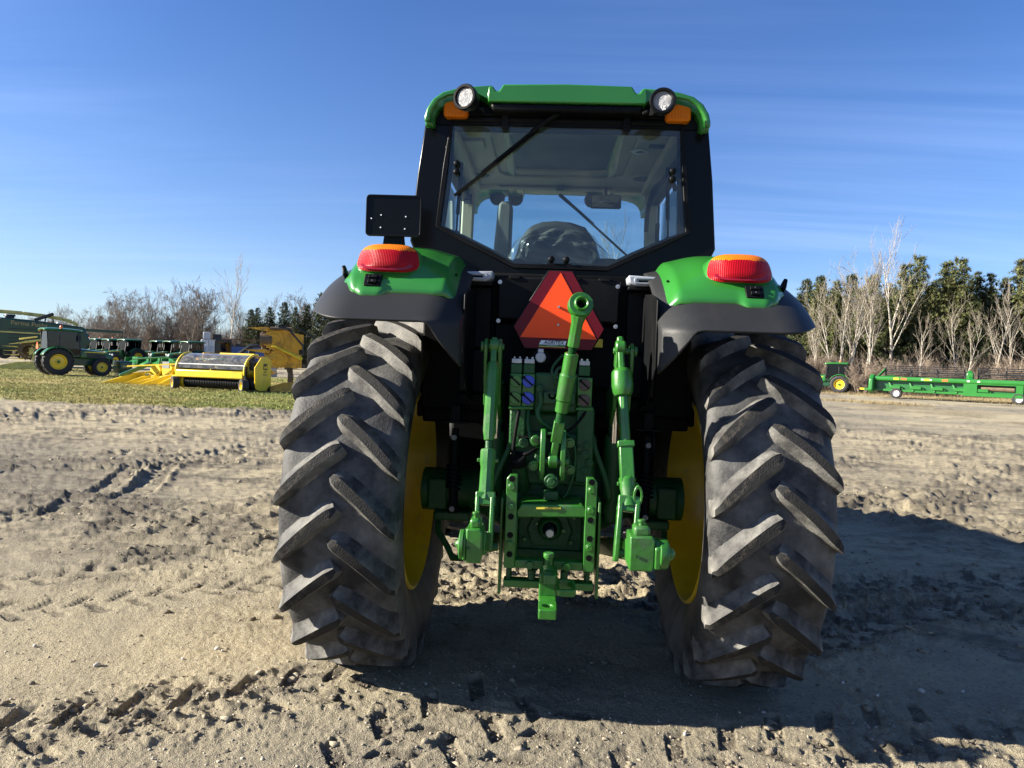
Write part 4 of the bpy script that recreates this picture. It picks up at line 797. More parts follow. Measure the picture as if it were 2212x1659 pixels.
b = MB(); b.prism([(-0.372, 2.738), (0.372, 2.738), (0.376, 2.77), (0.372, 2.812), (0.350, 2.812), (0.338, 2.792), (0.322, 2.790), (0.303, 2.822), (0.0, 2.828), (-0.303, 2.822), (-0.322, 2.790), (-0.338, 2.792), (-0.350, 2.812), (-0.372, 2.812), (-0.376, 2.77)], -0.250, -0.12); b.build('roof_rear_visor', GREEN, TR, 40, bev=0.007, seg=2)
b = MB(); b.prism([(-0.352, 2.700), (0.352, 2.700), (0.362, 2.738), (-0.362, 2.738)], -0.240, -0.12); b.build('visor_lip', BLACKP, TR, bev=0.012)
for s in (-1, 1):   # green quarter bands round the lamp recess
    pts_o = [(s*x, z) for x, z in half[:8]]; pts_i = [(s*0.674, 2.675), (s*0.670, 2.705), (s*0.655, 2.74), (s*0.628, 2.778), (s*0.585, 2.800), (s*0.52, 2.812), (s*0.43, 2.806), (s*0.366, 2.774)]; pts_i = [(x*0.964, 1.502+(z-1.502)*0.974) for x, z in pts_i]
    b = MB(); n = len(pts_o); vs = [(x, y, z) for y in (-0.245, -0.14) for (x, z) in pts_o+pts_i]; fs = []
    for i in range(n-1): fs += [(i, i+1, n+i+1, n+i), (2*n+i, 3*n+i, 3*n+i+1, 2*n+i+1), (i, 2*n+i, 2*n+i+1, i+1), (n+i, n+i+1, 3*n+i+1, 3*n+i)]
    fs += [(0, n, 3*n, 2*n), (n-1, 3*n-1, 4*n-1, 2*n-1)]
    b.add(vs, fs); b.build('roof_corner', GREEN, TR, 45, bev=0.008)
    b = MB(); b.prism(rrect(min(s*0.472, s*0.590), max(s*0.472, s*0.590), 2.680, 2.762, 0.018), -0.205, -0.13); b.build('roof_indicator', AMBL, TR, bev=0.010, seg=3)
    c = Vector((s*0.452-0.017, -0.33, 2.724)); dirn = Vector((-0.42 if s < 0 else -0.12, -1, -0.02)).normalized()
    b = MB(); b.lathe([(0.0, 0.075), (0.03, 0.072), (0.048, 0.05), (0.056, 0.02), (0.058, 0.0), (0.060, -0.012), (0.056, -0.018), (0.046, -0.018), (0.044, -0.008)], ax='y', n=40)
    Rm = Matrix.Translation(c) @ Vector((0, -1, 0)).rotation_difference(dirn).to_matrix().to_4x4(); b.xform(Rm); wl_ = b.build('work_light', BLACKP, TR, 40)
    b = MB(); b.lathe([(0.0, -0.012), (0.02, -0.011), (0.036, -0.009), (0.0445, -0.006)], ax='y', n=40); b.xform(Rm); b.build('work_light_lens', CLEARL, wl_, 60)
    b = MB(); b.bar(c+Vector((s*-0.02, 0.05, -0.02)), (c.x-s*0.05, -0.16, 2.735), 0.03, 0.05); b.cyl(c+Vector((-s*0.06, 0.03, -0.035)), c+Vector((-s*0.085, 0.04, -0.045)), 0.009, n=10); b.build('light_bracket', BLACKP, wl_, bev=0.004)
    b = MB(); b.box((s*0.292, -0.172, 2.672), (0.034, 0.022, 0.075), taper=1.0); b.cyl((s*0.292, -0.18, 2.662), (s*0.292, -0.192, 2.662), 0.009, n=12); b.build('window_hinge', BLACKP, TR, bev=0.004)
    # side walls, pillars, glass
    b = MB(); b.b2((s*0.665, -0.05, 1.22), (s*0.70, 1.45, 1.98)); b.build('cab_side', BLACKP, TR, bev=0.01)
    b = MB(); b.bar((s*0.655, -0.02, 2.66), (s*0.655, 1.42, 2.66), 0.06, 0.08); b.bar((s*0.640, 1.36, 2.74), (s*0.690, 1.52, 1.25), 0.10, 0.06, up=(0, 1, 0)); b.bar((s*0.70, 0.62, 2.66), (s*0.705, 0.55, 1.9), 0.04, 0.06, up=(0, 1, 0)); b.build('cab_side_frame', BLACKP, TR, bev=0.01)
    b = MB(); b.bar((s*0.628, 1.31, 2.75), (s*0.668, 1.44, 1.30), 0.085, 0.05, up=(0, 1, 0)); b.build('windscreen_pillar', CREAM, TR, bev=0.012)
    b = MB(); b.bar((s*0.60, 0.0, 2.70), (s*0.60, 1.34, 2.72), 0.10, 0.05); b.build('roof_rail_trim', CREAM, TR, bev=0.015)
    b = MB(); b.prism([(-0.03, 1.98), (1.44, 1.98), (1.36, 2.64), (-0.03, 2.64)], s*0.712-0.002, s*0.712+0.002, 'x'); b.build('side_window', GLASSF, TR, 0)
    # gas strut, knobs on the rear glass, oval air vents
    b = MB(); b.cyl((s*0.512, -0.06, 2.50), (s*0.520, -0.08, 2.24), 0.010, n=10); b.cyl((s*0.520, -0.08, 2.26), (s*0.522, -0.09, 2.15), 0.005, n=8); b.ball((s*0.522, -0.09, 2.145), 0.014, 6); b.build('gas_strut', DARK, TR, 50)
    for z in ((2.468, 2.428) if s < 0 else (2.456, 2.418)):
        b = MB(); b.cyl((s*0.522, -0.15, z), (s*0.522, -0.163, z), 0.010, n=12); b.ball((s*0.522, -0.168, z), 0.0155, 8, (1, 0.6, 1)); b.build('glass_knob', BLACKP, TR, 60)
    b = MB(); b.lathe([(0.0, 2.722), (0.07, 2.722), (0.075, 2.728), (0.085, 2.735)], ax='z', n=32); b.xform(Matrix.Translation((s*0.53, 1.0, 0)) @ Matrix.Diagonal((1.15, 1.0, 1, 1))); v_ = b.build('air_vent', CREAM, TR, 50)
    b = MB()
    for k in range(-6, 7):
        L = 0.058*math.sqrt(max(0.02, 1-(k/6.6)**2)); b.b2((s*0.53+k*0.0105-0.003, 1.0-L, 2.7195), (s*0.53+k*0.0105+0.003, 1.0+L, 2.7215))
    b.build('vent_slot', DARK, v_, 0)
for x in (-0.045, 0.028):
    b = MB(); b.cyl((x, -0.15, 2.017), (x, -0.163, 2.017), 0.012, n=12); b.ball((x, -0.169, 2.017), 0.0165, 8, (1, 0.6, 1)); b.build('glass_knob', BLACKP, TR, 60)
MB().b2((-0.07, -0.165, 1.990), (0.05, -0.150, 1.998)).build('latch_bar', BLACKP, TR, bev=0.002)
# headliner with recessed centre
b = MB(); b.ring(rrect(-0.66, 0.66, -0.05, 1.34, 0.03), rrect(-0.40, 0.40, 0.18, 1.10, 0.12), 2.738, 2.755, 'z'); b.build('headliner', CREAM, TR, bev=0.006)
b = MB(); b.prism(rrect(-0.42, 0.42, 0.16, 1.12, 0.12), 2.770, 2.778, 'z'); b.build('headliner_panel', GREYTRIM, TR)
b = MB(); b.ring(rrect(-0.40, 0.40, 0.18, 1.10, 0.12), rrect(-0.33, 0.33, 0.25, 1.0, 0.10), 2.755, 2.771, 'z'); b.build('headliner_step', CREAM, TR)
b = MB(); b.b2((-0.62, 1.30, 2.715), (0.62, 1.36, 2.775)); b.build('front_header', CREAM, TR, bev=0.012)
b = MB(); b.b2((-0.42, 1.285, 2.722), (0.36, 1.298, 2.732)); b.box((0.0, 1.27, 2.715), (0.05, 0.03, 0.03)); b.build('sun_blind', GREYTRIM, TR, bev=0.004)
b = MB(); b.prism([(-0.70, 1.22), (0.70, 1.22), (0.70, 1.99), (0.66, 2.72), (-0.66, 2.72), (-0.70, 1.99)], 1.452, 1.456); b.v = [(x, y+0.10*(2.72-z)/1.5, z) for x, y, z in b.v]; b.build('windscreen', GLASSF, TR, 0)
b = MB(); b.b2((-0.56, 0.30, 2.7365), (-0.44, 0.45, 2.72)); b.build('roof_console', CREAM, TR, bev=0.008)
b = MB()
for k in range(10): b.b2((0.475+k*0.0115, 0.34, 2.733), (0.475+k*0.0115+0.006, 0.40, 2.7375))
b.build('roof_grille', DARK, TR, 0)
b = MB(); b.prism([(0.0, 0.055), (0.055, 0.0), (0.0, -0.055), (-0.055, 0.0)], 2.730, 2.733, 'z'); b.xform(Matrix.Translation((0.43, 0.46, 0))); o = b.build('roof_decal', WHITE, TR)
b = MB(); b.prism([(0.005, 0.03), (0.04, 0.0), (0.005, -0.03), (-0.025, 0.0)], 2.7285, 2.7295, 'z'); b.xform(Matrix.Translation((0.43, 0.46, 0))); b.build('decal_print', GREYTRIM, o)
for x in (-0.455, -0.32, 0.24):
    MB().lathe([(0.0, 1.56), (0.052, 1.56), (0.056, 1.60), (0.03, 1.68), (0.0, 1.69)], o=(x, 0.04, 2.725), ax='y', n=24).build('front_work_light', DARK, TR, 40)
b = MB(); b.prism(rrect(0.208, 0.413, 2.572, 2.665, 0.012), 1.20, 1.225); b.cyl((0.31, 1.215, 2.66), (0.31, 1.27, 2.73), 0.01, n=8); mo = b.build('inside_mirror', BLACKP, TR, bev=0.004)
b = MB(); b.prism(rrect(0.215, 0.406, 2.579, 2.658, 0.009), 1.196, 1.1985); b.xform(Matrix.Translation((0.31, 1.2, 2.62)) @ Matrix.Rotation(RAD(2), 4, 'X') @ Matrix.Rotation(RAD(3), 4, 'Z') @ Matrix.Translation((-0.31, -1.2, -2.62))); b.build('mirror_face', MIRRORM, mo, 0)
# wipers
b = MB(); b.tube([(0.0, -0.20, 2.745), (-0.01, -0.195, 2.73), (-0.168, -0.185, 2.62)], [0.016, 0.014, 0.009], 8); b.bar((-0.16, -0.185, 2.626), (-0.40, -0.175, 2.425), 0.010, 0.008); ws = b.build('rear_wiper', BLACKP, TR)
b = MB(); b.bar((-0.13, -0.165, 2.64), (-0.528, -0.162, 2.313), 0.009, 0.014); b.build('wiper_blade', DARK, ws)
b = MB(); b.tube([(0.0, 1.47, 2.72), (0.25, 1.48, 2.52)], [0.014, 0.008], 8); b.bar((0.12, 1.47, 2.62), (0.525, 1.49, 2.28), 0.012, 0.014); b.build('front_wiper', DARK, TR)
# seat with clear wrap, backrest of the second seat, grips
b = MB(); b.prism([(-0.27, 1.85), (-0.262, 2.05), (-0.225, 2.19), (-0.18, 2.275), (-0.10, 2.305), (-0.02, 2.312), (0.06, 2.305), (0.14, 2.28), (0.20, 2.20), (0.24, 2.07), (0.25, 1.85)], 0.34, 0.46); seat = b.build('driver_seat', SEATM, TR, bev=0.035, seg=3)
def wrap(u, v):
    a = lerp(RAD(-12), RAD(192), u); zc = 2.06; hem = 0.03*math.sin(u*9)+0.02*math.sin(u*23+1)
    rx = 0.272+0.010*math.sin(u*31)+0.03*(1-v)*abs(math.cos(a)); x = rx*math.cos(a)*lerp(1.0, 0.62, v) ; z = zc+0.265*math.sin(a)*lerp(1.0, 0.52, v)+hem*v*0.8-0.03*(1-v)
    return (-x-0.008, 0.325-0.010*math.sin(u*40+v*7)-0.006*math.sin(v*22+u*13)+0.04*(1-v)**3, z)
b = MB(); b.grid(wrap, 90, 14); b.build('seat_wrap', PLASTIC, seat, 0)
b = MB(); b.b2((-0.26, 0.25, 1.55), (0.24, 0.85, 1.80)); b.build('seat_cushion', SEATM, TR, bev=0.04)
b = MB(); b.prism([(-0.402, 2.02), (-0.288, 2.02), (-0.285, 2.44), (-0.292, 2.468), (-0.31, 2.474), (-0.352, 2.472), (-0.372, 2.455), (-0.378, 2.38)], 0.62, 0.72); b.build('second_seat_back', GREYTRIM, TR, bev=0.022, seg=3)
b = MB(); b.b2((-0.30, 0.0, 1.93), (0.24, 0.28, 2.02)); b.b2((0.17, 0.05, 1.95), (0.30, 0.45, 2.065)); b.ball((-0.21, 0.05, 2.02), 0.042, 8, (1, 1, 0.7)); b.build('rear_console', DARK, TR, bev=0.02)
hose([(0.50, 0.55, 2.30), (0.50, 0.5, 2.42), (0.53, 0.45, 2.53), (0.60, 0.4, 2.57), (0.63, 0.38, 2.50)], 0.013, DARK, 'grab_bar')
hose([(0.575, 0.62, 2.36), (0.575, 0.6, 2.24), (0.60, 0.6, 2.205), (0.68, 0.62, 2.20)], 0.013, DARK, 'door_pull')
MB().prism(rrect(-0.661, -0.606, 2.60, 2.695, 0.004), 1.292, 1.2945).build('caution_decal', NAVY, TR)
text('decal_print', 'CAUTION', 0.011, YPRINT, TR, (-0.634, 1.2915, 2.687), (RAD(90), 0, 0), 0.0004)
b = MB()
for k in range(8): b.b2((-0.655, 1.2905, 2.672-k*0.009), (-0.655+0.042*(0.8+0.2*math.sin(k*2.1)), 1.2915, 2.6745-k*0.009))
b.build('decal_lines', WHITE, TR, 0)
# cab floor, rear wall, rear plate
MB().b2((-0.66, -0.10, 1.20), (0.66, 1.45, 1.27)).build('cab_floor', DARK, TR, bev=0.01)
MB().b2((-0.66, -0.17, 1.27), (0.66, -0.11, 1.945)).build('cab_rear_wall', DARK, TR, bev=0.01)
MB().prism([(-0.295, 1.712), (0.287, 1.708), (0.287, 1.918), (-0.297, 1.921)], -0.252, -0.17).build('rear_plate', BLACKD, TR, bev=0.012)
MB().b2((-0.305, -0.225, 1.40), (0.30, -0.17, 1.70)).build('lower_rear_plate', DARK, TR, bev=0.01)
for x in (-0.215, -0.055, 0.07, 0.21):
    MB().prism([(x-0.03, 1.921), (x+0.03, 1.921), (x+0.022, 1.905), (x-0.022, 1.905)], -0.258, -0.235).build('plate_rib', BLACKP, TR, bev=0.004)
for (x, z) in ((-0.284, 1.890), (0.272, 1.885), (-0.286, 1.706), (0.269, 1.697)):
    b = MB(); b.cyl((x, -0.252, z), (x, -0.258, z), 0.010, n=16); b.cyl((x, -0.258, z), (x, -0.262, z), 0.0055, n=6); b.build('plate_bolt', STEEL, TR)
MB().prism([(0.17, 1.597), (0.214, 1.597), (0.214, 1.636), (0.17, 1.636)], -0.2275, -0.2265).build('yellow_decal', YPRINT, TR)
# ---- slow vehicle triangle
hexo = [(-0.0565, 1.941), (0.0565, 1.941), (0.2125, 1.678), (0.156, 1.574), (-0.156, 1.574), (-0.2125, 1.678)]
sg = MB().prism(hexo, -0.352, -0.344).build('warning_triangle', BLACKP, TR, bev=0.004); sg['label'] = 'orange triangle sign with dark red border'
MB().prism(inset(hexo, 0.007), -0.3535, -0.3518).build('sign_border', MAROON, sg)
MB().prism([(0, 1.930), (0.1755, 1.6285), (-0.1755, 1.6285)], -0.3552, -0.3538).build('sign_face', ORANGE, sg)
for z in (1.772, 1.690):
    MB().cyl((-0.003, -0.355, z), (-0.003, -0.366, z), 0.0058, n=6).build('sign_bolt', STEEL, sg)
MB().prism([(-0.088, 1.598), (-0.078, 1.617), (0.038, 1.617), (0.034, 1.598)], -0.3549, -0.3536).build('dealer_decal', WHITE, sg)
text('dealer_name', 'AGRITEX', 0.0225, NAVY, sg, (-0.021, -0.3552, 1.6075), (RAD(90), 0, 0), 0.0002, 0.0006, 0.3)
MB().prism([(-0.088, 1.590), (0.034, 1.590), (0.034, 1.597), (-0.088, 1.597)], -0.3549, -0.3536).build('dealer_stripe', GPRINT, sg)
MB().prism([(-0.088, 1.587), (0.034, 1.587), (0.034, 1.5895), (-0.088, 1.5895)], -0.3549, -0.3536).build('dealer_stripe', YPRINT, sg)
text('dealer_web', 'www.agritex.ca', 0.0072, WHITE, sg, (-0.027, -0.3552, 1.5935), (RAD(90), 0, 0), 0.0002)
MB().b2((-0.02, -0.344, 1.62), (0.02, -0.25, 1.80)).build('sign_mount', DARK, TR, bev=0.004)
# ---- front half: bonnet, engine, front axle, tank, steps
def bon(u, v):
    y = lerp(1.56, 3.62, u); top = lerp(2.02, 1.72, u**1.3)-0.10*sst(0.9, 1, u); hw = lerp(0.36, 0.30, u); bot = lerp(1.15, 1.0, u)
    pts = [(-hw, bot), (-hw, lerp(bot, top, 0.55)), (-hw*0.97, top-0.12), (-hw*0.72, top-0.02), (0, top+0.02), (hw*0.72, top-0.02), (hw*0.97, top-0.12), (hw, lerp(bot, top, 0.55)), (hw, bot)]
    k = v*8; i = min(7, int(k)); f = k-i; return (lerp(pts[i][0], pts[i+1][0], f), y, lerp(pts[i][1], pts[i+1][1], f))
b = MB(); b.grid(bon, 14, 33); b.build('bonnet', GREEN, TR, 40, solid=0.01)
MB().prism([(-0.29, 1.0), (0.29, 1.0), (0.28, 1.55), (0.2, 1.66), (-0.2, 1.66), (-0.28, 1.55)], 3.56, 3.66).build('grille', BLACKP, TR, bev=0.03)
MB().b2((-0.27, 1.5, 0.62), (0.27, 3.3, 1.15)).build('engine_block', DARK, TR, bev=0.03)
MB().b2((-0.16, 1.2, 0.55), (0.16, 3.2, 0.72)).build('front_frame', DARK, TR, bev=0.03)
b = MB(); b.tube([(-0.66, 2.65, 0.60), (-0.3, 2.65, 0.58), (0.3, 2.65, 0.58), (0.66, 2.65, 0.60)], [0.07, 0.10, 0.10, 0.07], 16); b.build('front_axle', GREENC, TR)
ft = [(0.36, 0.15), (0.40, 0.175), (0.48, 0.195), (0.54, 0.195), (0.585, 0.175), (0.60, 0.13), (0.605, 0.0)]; ft = ft+[(r, -t) for r, t in reversed(ft[:-1])]
ft_me = MB().lathe(ft, n=72).mesh('front_tyre', RUBBER, 60)
for s in (-1, 1):
    W = empty('front_wheel', (s*0.84, 2.65, 0.625), parent=TR); t = bpy.data.objects.new('tyre', ft_me); col.objects.link(t); t.parent = W
    b = MB()
    for k in range(20):
        for q in (-1, 1):
            a = 2*math.pi*(k+0.25*q)/20; P = []
            for u in (0.02, 0.19):
                th = a-u*0.9; P.append((q*u, -0.61*math.cos(th), 0.61*math.sin(th)))
            b.bar(P[0], P[1], 0.045, 0.075, up=(0, -math.cos(a), math.sin(a)))
    b.build('tread', RUBLUG, W, 30)
    b = MB(); b.lathe([(0.37, -0.15), (0.355, -0.14), (0.33, 0.0), (0.30, s*0.03), (0.12, s*0.06), (0.0, s*0.06)], n=48); b.lathe([(0.37, 0.15), (0.355, 0.14), (0.33, 0.0)], n=48); b.build('rim', YELLOW, W, 40)
    MB().grid(lambda u, v: (s*lerp(0.66, 1.03, v), 2.65-0.70*math.cos(RAD(lerp(30, 120, u))), 0.625+0.70*math.sin(RAD(lerp(30, 120, u)))-0.05*abs(v-0.5)), 16, 6).build('front_mudguard', FENDER, TR, 60, solid=0.01)
    MB().b2((s*0.30, 0.85, 0.62), (s*0.68, 1.62, 1.18)).build('fuel_tank', BLACKP, TR, bev=0.06)
    b = MB()
    for k in range(3): b.b2((s*0.69, 1.05, 0.55+0.26*k), (s*0.84, 1.45, 0.58+0.26*k))
    for yy in (1.06, 1.44): b.bar((s*0.70, yy, 0.5), (s*0.70, yy, 1.25), 0.02, 0.04, up=(0, 1, 0))
    b.build('step', BLACKP, TR, bev=0.005)
b = MB(); b.tube([(0.50, 1.72, 1.0), (0.50, 1.72, 2.08), (0.51, 1.74, 2.14), (0.54, 1.78, 2.17)], [0.05, 0.05, 0.045, 0.045], 16)
for (p, r) in (((0.50, 1.72, 1.35), 0.085),): b.cyl(p, (0.50, 1.72, 1.95), r, n=20)
b.build('exhaust_stack', DARK, TR, 40)

# ================================================================== machines in the background
YEL = pbr('machine_yellow', (0.70, 0.50, 0.02), 0.38, var=0.12, vscale=2.5, coat=0.15, c2=(0.45, 0.34, 0.08), mixscale=2.0, mixlo=0.5, mixhi=0.8)
YELD = pbr('dusty_orange_yellow', (0.58, 0.30, 0.012), 0.45, var=0.18, vscale=2, c2=(0.25, 0.14, 0.03), mixscale=2.6, mixlo=0.5, mixhi=0.72)
YELP = pbr('pale_worn_yellow', (0.62, 0.52, 0.14), 0.5, var=0.2, vscale=3, c2=(0.30, 0.24, 0.10), mixscale=2.5, mixlo=0.5, mixhi=0.75)
GRN = pbr('machine_green', (0.012, 0.095, 0.018), 0.3, var=0.12, vscale=2, coat=0.3)
GRND = pbr('deep_machine_green', (0.006, 0.045, 0.020), 0.35, var=0.15, vscale=1.5, coat=0.2)
GRNB = pbr('bright_machine_green', (0.014, 0.135, 0.017), 0.35, var=0.1, vscale=2, coat=0.2)
TYB = pbr('far_tyre_rubber', (0.012, 0.012, 0.014), 0.7, var=0.3, vscale=4)
BLK = pbr('far_black_steel', (0.012, 0.013, 0.015), 0.45, var=0.2, vscale=3)
GREYT = pbr('grey_tarpaulin', (0.16, 0.18, 0.21), 0.6, var=0.1, vscale=1)
RUST = pbr('rusty_steel', (0.16, 0.065, 0.03), 0.7, var=0.3, vscale=5)
WHT = pbr('chalky_white', (0.62, 0.62, 0.60), 0.6, var=0.1, vscale=2)
BLU = pbr('container_blue', (0.05, 0.10, 0.26), 0.5, var=0.12, vscale=2)
CONB = pbr('corrugated_white', (0.52, 0.54, 0.56), 0.5, var=0.12, vscale=1.5)
WOOD = pbr('grey_pallet_wood', (0.34, 0.31, 0.27), 0.8, var=0.25, vscale=6)
ORG = pbr('orange_beacon', (0.85, 0.16, 0.01), 0.25, coat=0.5)
ORGS = pbr('orange_sticker', (0.85, 0.10, 0.02), 0.5)
LAMPW = pbr('headlight_glass', (0.75, 0.78, 0.8), 0.1, metal=0.6)
CABG = glass('far_cab_glass', (0.24, 0.33, 0.42), 1.1)
CLEARH = glass('smoked_clear_hood', (0.42, 0.42, 0.40), 2.0, rough=0.05, dust=0.16)
DIRTY = pbr('muddy_brown_steel', (0.11, 0.075, 0.045), 0.7, var=0.35, vscale=3)

def wheel(parent, name, x, y, r, w, s, rimc=YEL, treads=18, rimr=0.55):
    W = empty(name, (x, y, r), parent=parent)
    p = [(r*rimr, w*0.42), (r*0.68, w*0.5), (r*0.86, w*0.5), (r*0.95, w*0.42), (r*0.965, 0)]; p = p+[(a, -b_) for a, b_ in reversed(p[:-1])]
    b = MB(); b.lathe(p, n=36)
    for k in range(treads):
        for q in (-1, 1):
            a = 2*math.pi*(k+0.25*q)/treads; th = a-0.25
            b.bar((q*w*0.03, -r*0.97*math.cos(a), r*0.97*math.sin(a)), (q*w*0.48, -r*0.97*math.cos(th), r*0.97*math.sin(th)), r*0.05, r*0.07, up=(0, -math.cos(a), math.sin(a)))
    b.build('tyre', TYB, W, 40)
    b = MB(); b.lathe([(r*rimr*1.02, s*w*0.42), (r*rimr*0.95, s*w*0.40), (r*rimr*0.86, s*w*0.2), (r*rimr*0.80, s*w*0.12), (r*0.2, s*w*0.16), (r*0.16, s*w*0.28), (0, s*w*0.28)], n=30); b.lathe([(r*rimr*1.02, -s*w*0.42), (r*rimr*0.9, -s*w*0.38), (r*rimr*0.82, s*w*0.12)], n=30); b.build('rim', rimc, W, 40)
    b = MB(); b.cyl((s*w*0.26, 0, 0), (s*w*0.34, 0, 0), r*0.12, n=12); b.build('hub', GRN, W)
    return W
def field_tractor(name, paint=GRN, rear_r=0.74, beacon=True, sign=False, body_scale=1.0, step=False):
    """local frame: forward +y, origin on the ground under the rear axle"""
    t = empty(name); hw = 0.62
    for s in (-1, 1):
        wheel(t, 'rear_wheel', s*0.78, 0, rear_r, 0.44, s); wheel(t, 'front_wheel', s*0.76, 2.12, 0.5, 0.32, s, treads=14)
        MB().grid(lambda u, v: (s*lerp(0.52, 1.02, v), -(rear_r+0.1)*math.cos(RAD(lerp(25, 150, u))), rear_r+(rear_r+0.1)*math.sin(RAD(lerp(25, 150, u)))-0.05*sst(0.7, 1, v)), 18, 6).build('fender', paint, t, 50, solid=0.03)
        b = MB(); b.prism(rrect(s*0.2-0.1, s*0.2+0.1, 1.12, 1.26, 0.03), 2.80, 2.83); b.build('headlight', LAMPW, t, bev=0.01)
        b = MB(); b.tube([(s*0.66, 0.95, 2.25), (s*0.86, 1.02, 2.3), (s*0.93, 1.0, 2.2)], 0.018, 6); b.prism(rrect(s*0.93-0.09, s*0.93+0.09, 1.86, 2.2, 0.03), 0.98, 1.03); b.build('mirror', BLK, t, bev=0.01)
        b = MB(); b.prism(rrect(s*0.55-0.08, s*0.55+0.08, 2.38, 2.48, 0.03), 1.13, 1.18); b.build('roof_light', LAMPW, t)
        b = MB(); b.prism(rrect(s*0.55-0.07, s*0.55+0.07, 2.36, 2.44, 0.03), -0.58, -0.54); b.build('rear_light', ORG, t)
        # cab posts and glass
        b = MB()
        for (y0, y1) in ((-0.48, -0.42), (0.12, 0.10), (1.02, 1.12)):
            b.bar((s*0.60, y0 if y0 < 0 else y0-0.08*(y0 > 1), 2.42), (s*0.64, y1, 1.35 if y0 > -0.4 else 1.45), 0.05, 0.06, up=(0, 1, 0))
        b.bar((s*0.62, -0.46, 2.40), (s*0.60, 1.0, 2.40), 0.05, 0.05); b.bar((s*0.64, 0.35, 1.15), (s*0.64, 1.12, 1.15), 0.05, 0.05); b.bar((s*0.64, 1.12, 1.15), (s*0.64, 1.12, 1.36), 0.05, 0.05, up=(0, 1, 0)); b.build('cab_post', BLK, t, bev=0.008)
        MB().prism([(-0.45, 1.5), (0.30, 1.5), (0.45, 1.15), (1.10, 1.15), (0.97, 2.4), (-0.46, 2.4)], s*0.63-0.003, s*0.63+0.003, 'x').build('side_window', CABG, t, 0)
    MB().prism([(-0.60, 1.3), (0.60, 1.3), (0.58, 2.4), (-0.58, 2.4)], 1.03, 1.036).build('windscreen', CABG, t, 0)
    MB().prism([(-0.58, 1.45), (0.58, 1.45), (0.57, 2.38), (-0.57, 2.38)], -0.462, -0.456).build('rear_window', CABG, t, 0)
    def rf(u, v):
        y = lerp(-0.62, 1.22, u); e = math.sin(math.pi*min(1, max(0, v))); return (lerp(-0.68, 0.68, v), y, 2.44+0.10*e**0.5+0.05*math.sin(math.pi*u)**0.6-0.03*u)
    MB().grid(rf, 12, 15).build('roof', paint, t, 50, solid=0.09)
    MB().b2((-0.63, -0.5, 2.37), (0.63, 1.12, 2.43)).build('roof_underside', BLK, t, bev=0.02)
    def bn(u, v):
        y = lerp(1.1, 2.85, u); top = lerp(1.50, 1.27, u**1.6)-0.18*sst(0.86, 1, u); w = lerp(0.36, 0.31, u)
        P = [(-w, 0.92), (-w, top-0.22), (-w*0.85, top-0.05), (0, top), (w*0.85, top-0.05), (w, top-0.22), (w, 0.92)]; k = v*6; i = min(5, int(k)); f = k-i
        return (lerp(P[i][0], P[i+1][0], f), y, lerp(P[i][1], P[i+1][1], f))
    MB().grid(bn, 12, 19).build('bonnet', paint, t, 40, solid=0.02)
    MB().prism([(-0.29, 0.72), (0.29, 0.72), (0.29, 1.06), (-0.29, 1.06)], 2.74, 2.83).build('grille', BLK, t, bev=0.03)
    for s in (-1, 1): MB().b2((s*0.357, 1.35, 1.28), (s*0.366, 2.5, 1.33)).build('side_stripe', YEL, t); MB().prism([(1.5, 1.0), (2.5, 0.98), (2.4, 1.2), (1.5, 1.25)], s*0.352, s*0.362, 'x').build('side_grille', BLK, t)
    b = MB(); b.b2((-0.28, -0.3, 0.55), (0.28, 2.7, 0.98)); b.b2((-0.6, -0.45, 1.0), (0.6, 1.1, 1.2)); b.build('chassis', GRND, t, bev=0.03)
    b = MB(); b.tube([(-0.7, 0, rear_r), (0.7, 0, rear_r)], 0.12, 12); b.tube([(-0.7, 2.12, 0.5), (0.7, 2.12, 0.5)], 0.09, 12); b.build('axle', GRND, t)
    b = MB(); b.prism([(-0.30, 1.2), (0.05, 1.2), (0.02, 1.72), (-0.06, 1.9), (-0.30, 1.9)], -0.22, 0.22, 'x'); b.b2((-0.22, -0.1, 1.2), (0.22, 0.4, 1.42)); b.build('seat', BLK, t, bev=0.05)
    b = MB(); b.cyl((0, 0.95, 1.2), (0, 0.72, 1.68), 0.035, n=10); b.lathe([(0.165, -0.012), (0.18, 0), (0.165, 0.012)], ax='y', n=24, closed=True)
    b.xform(Matrix.Identity(4)); b.v[-72:] = [tuple(Matrix.Translation((0, 0.70, 1.7)) @ Matrix.Rotation(RAD(-60), 4, 'X') @ Vector(v)) for v in b.v[-72:]]; b.build('steering_wheel', BLK, t, 50)
    if step: MB().b2((-0.75, 0.55, 0.5), (-0.4, 1.0, 0.95)).build('step_box', GRND, t, bev=0.02)
    if beacon:
        b = MB(); b.lathe([(0.07, 2.53), (0.075, 2.60), (0.06, 2.68), (0.03, 2.71), (0, 2.715)], o=(0.5, 0.2, 0), ax='z', n=16); b.build('beacon', ORG, t, 50)
    if sign:
        MB().prism([(-0.05, 1.75), (0.05, 1.75), (0.2, 1.5), (0.15, 1.4), (-0.15, 1.4), (-0.2, 1.5)], -0.78, -0.76).build('warning_triangle', ORGS, t)
    return t
def place(o, p, heading, sc_=1.0):
    """heading: ground direction the thing faces (its +y)"""
    o.location = p; o.rotation_euler = (0, 0, math.atan2(heading[1], heading[0])-math.pi/2); o.scale = (sc_,)*3; return o
bpy.context.view_layer.update()
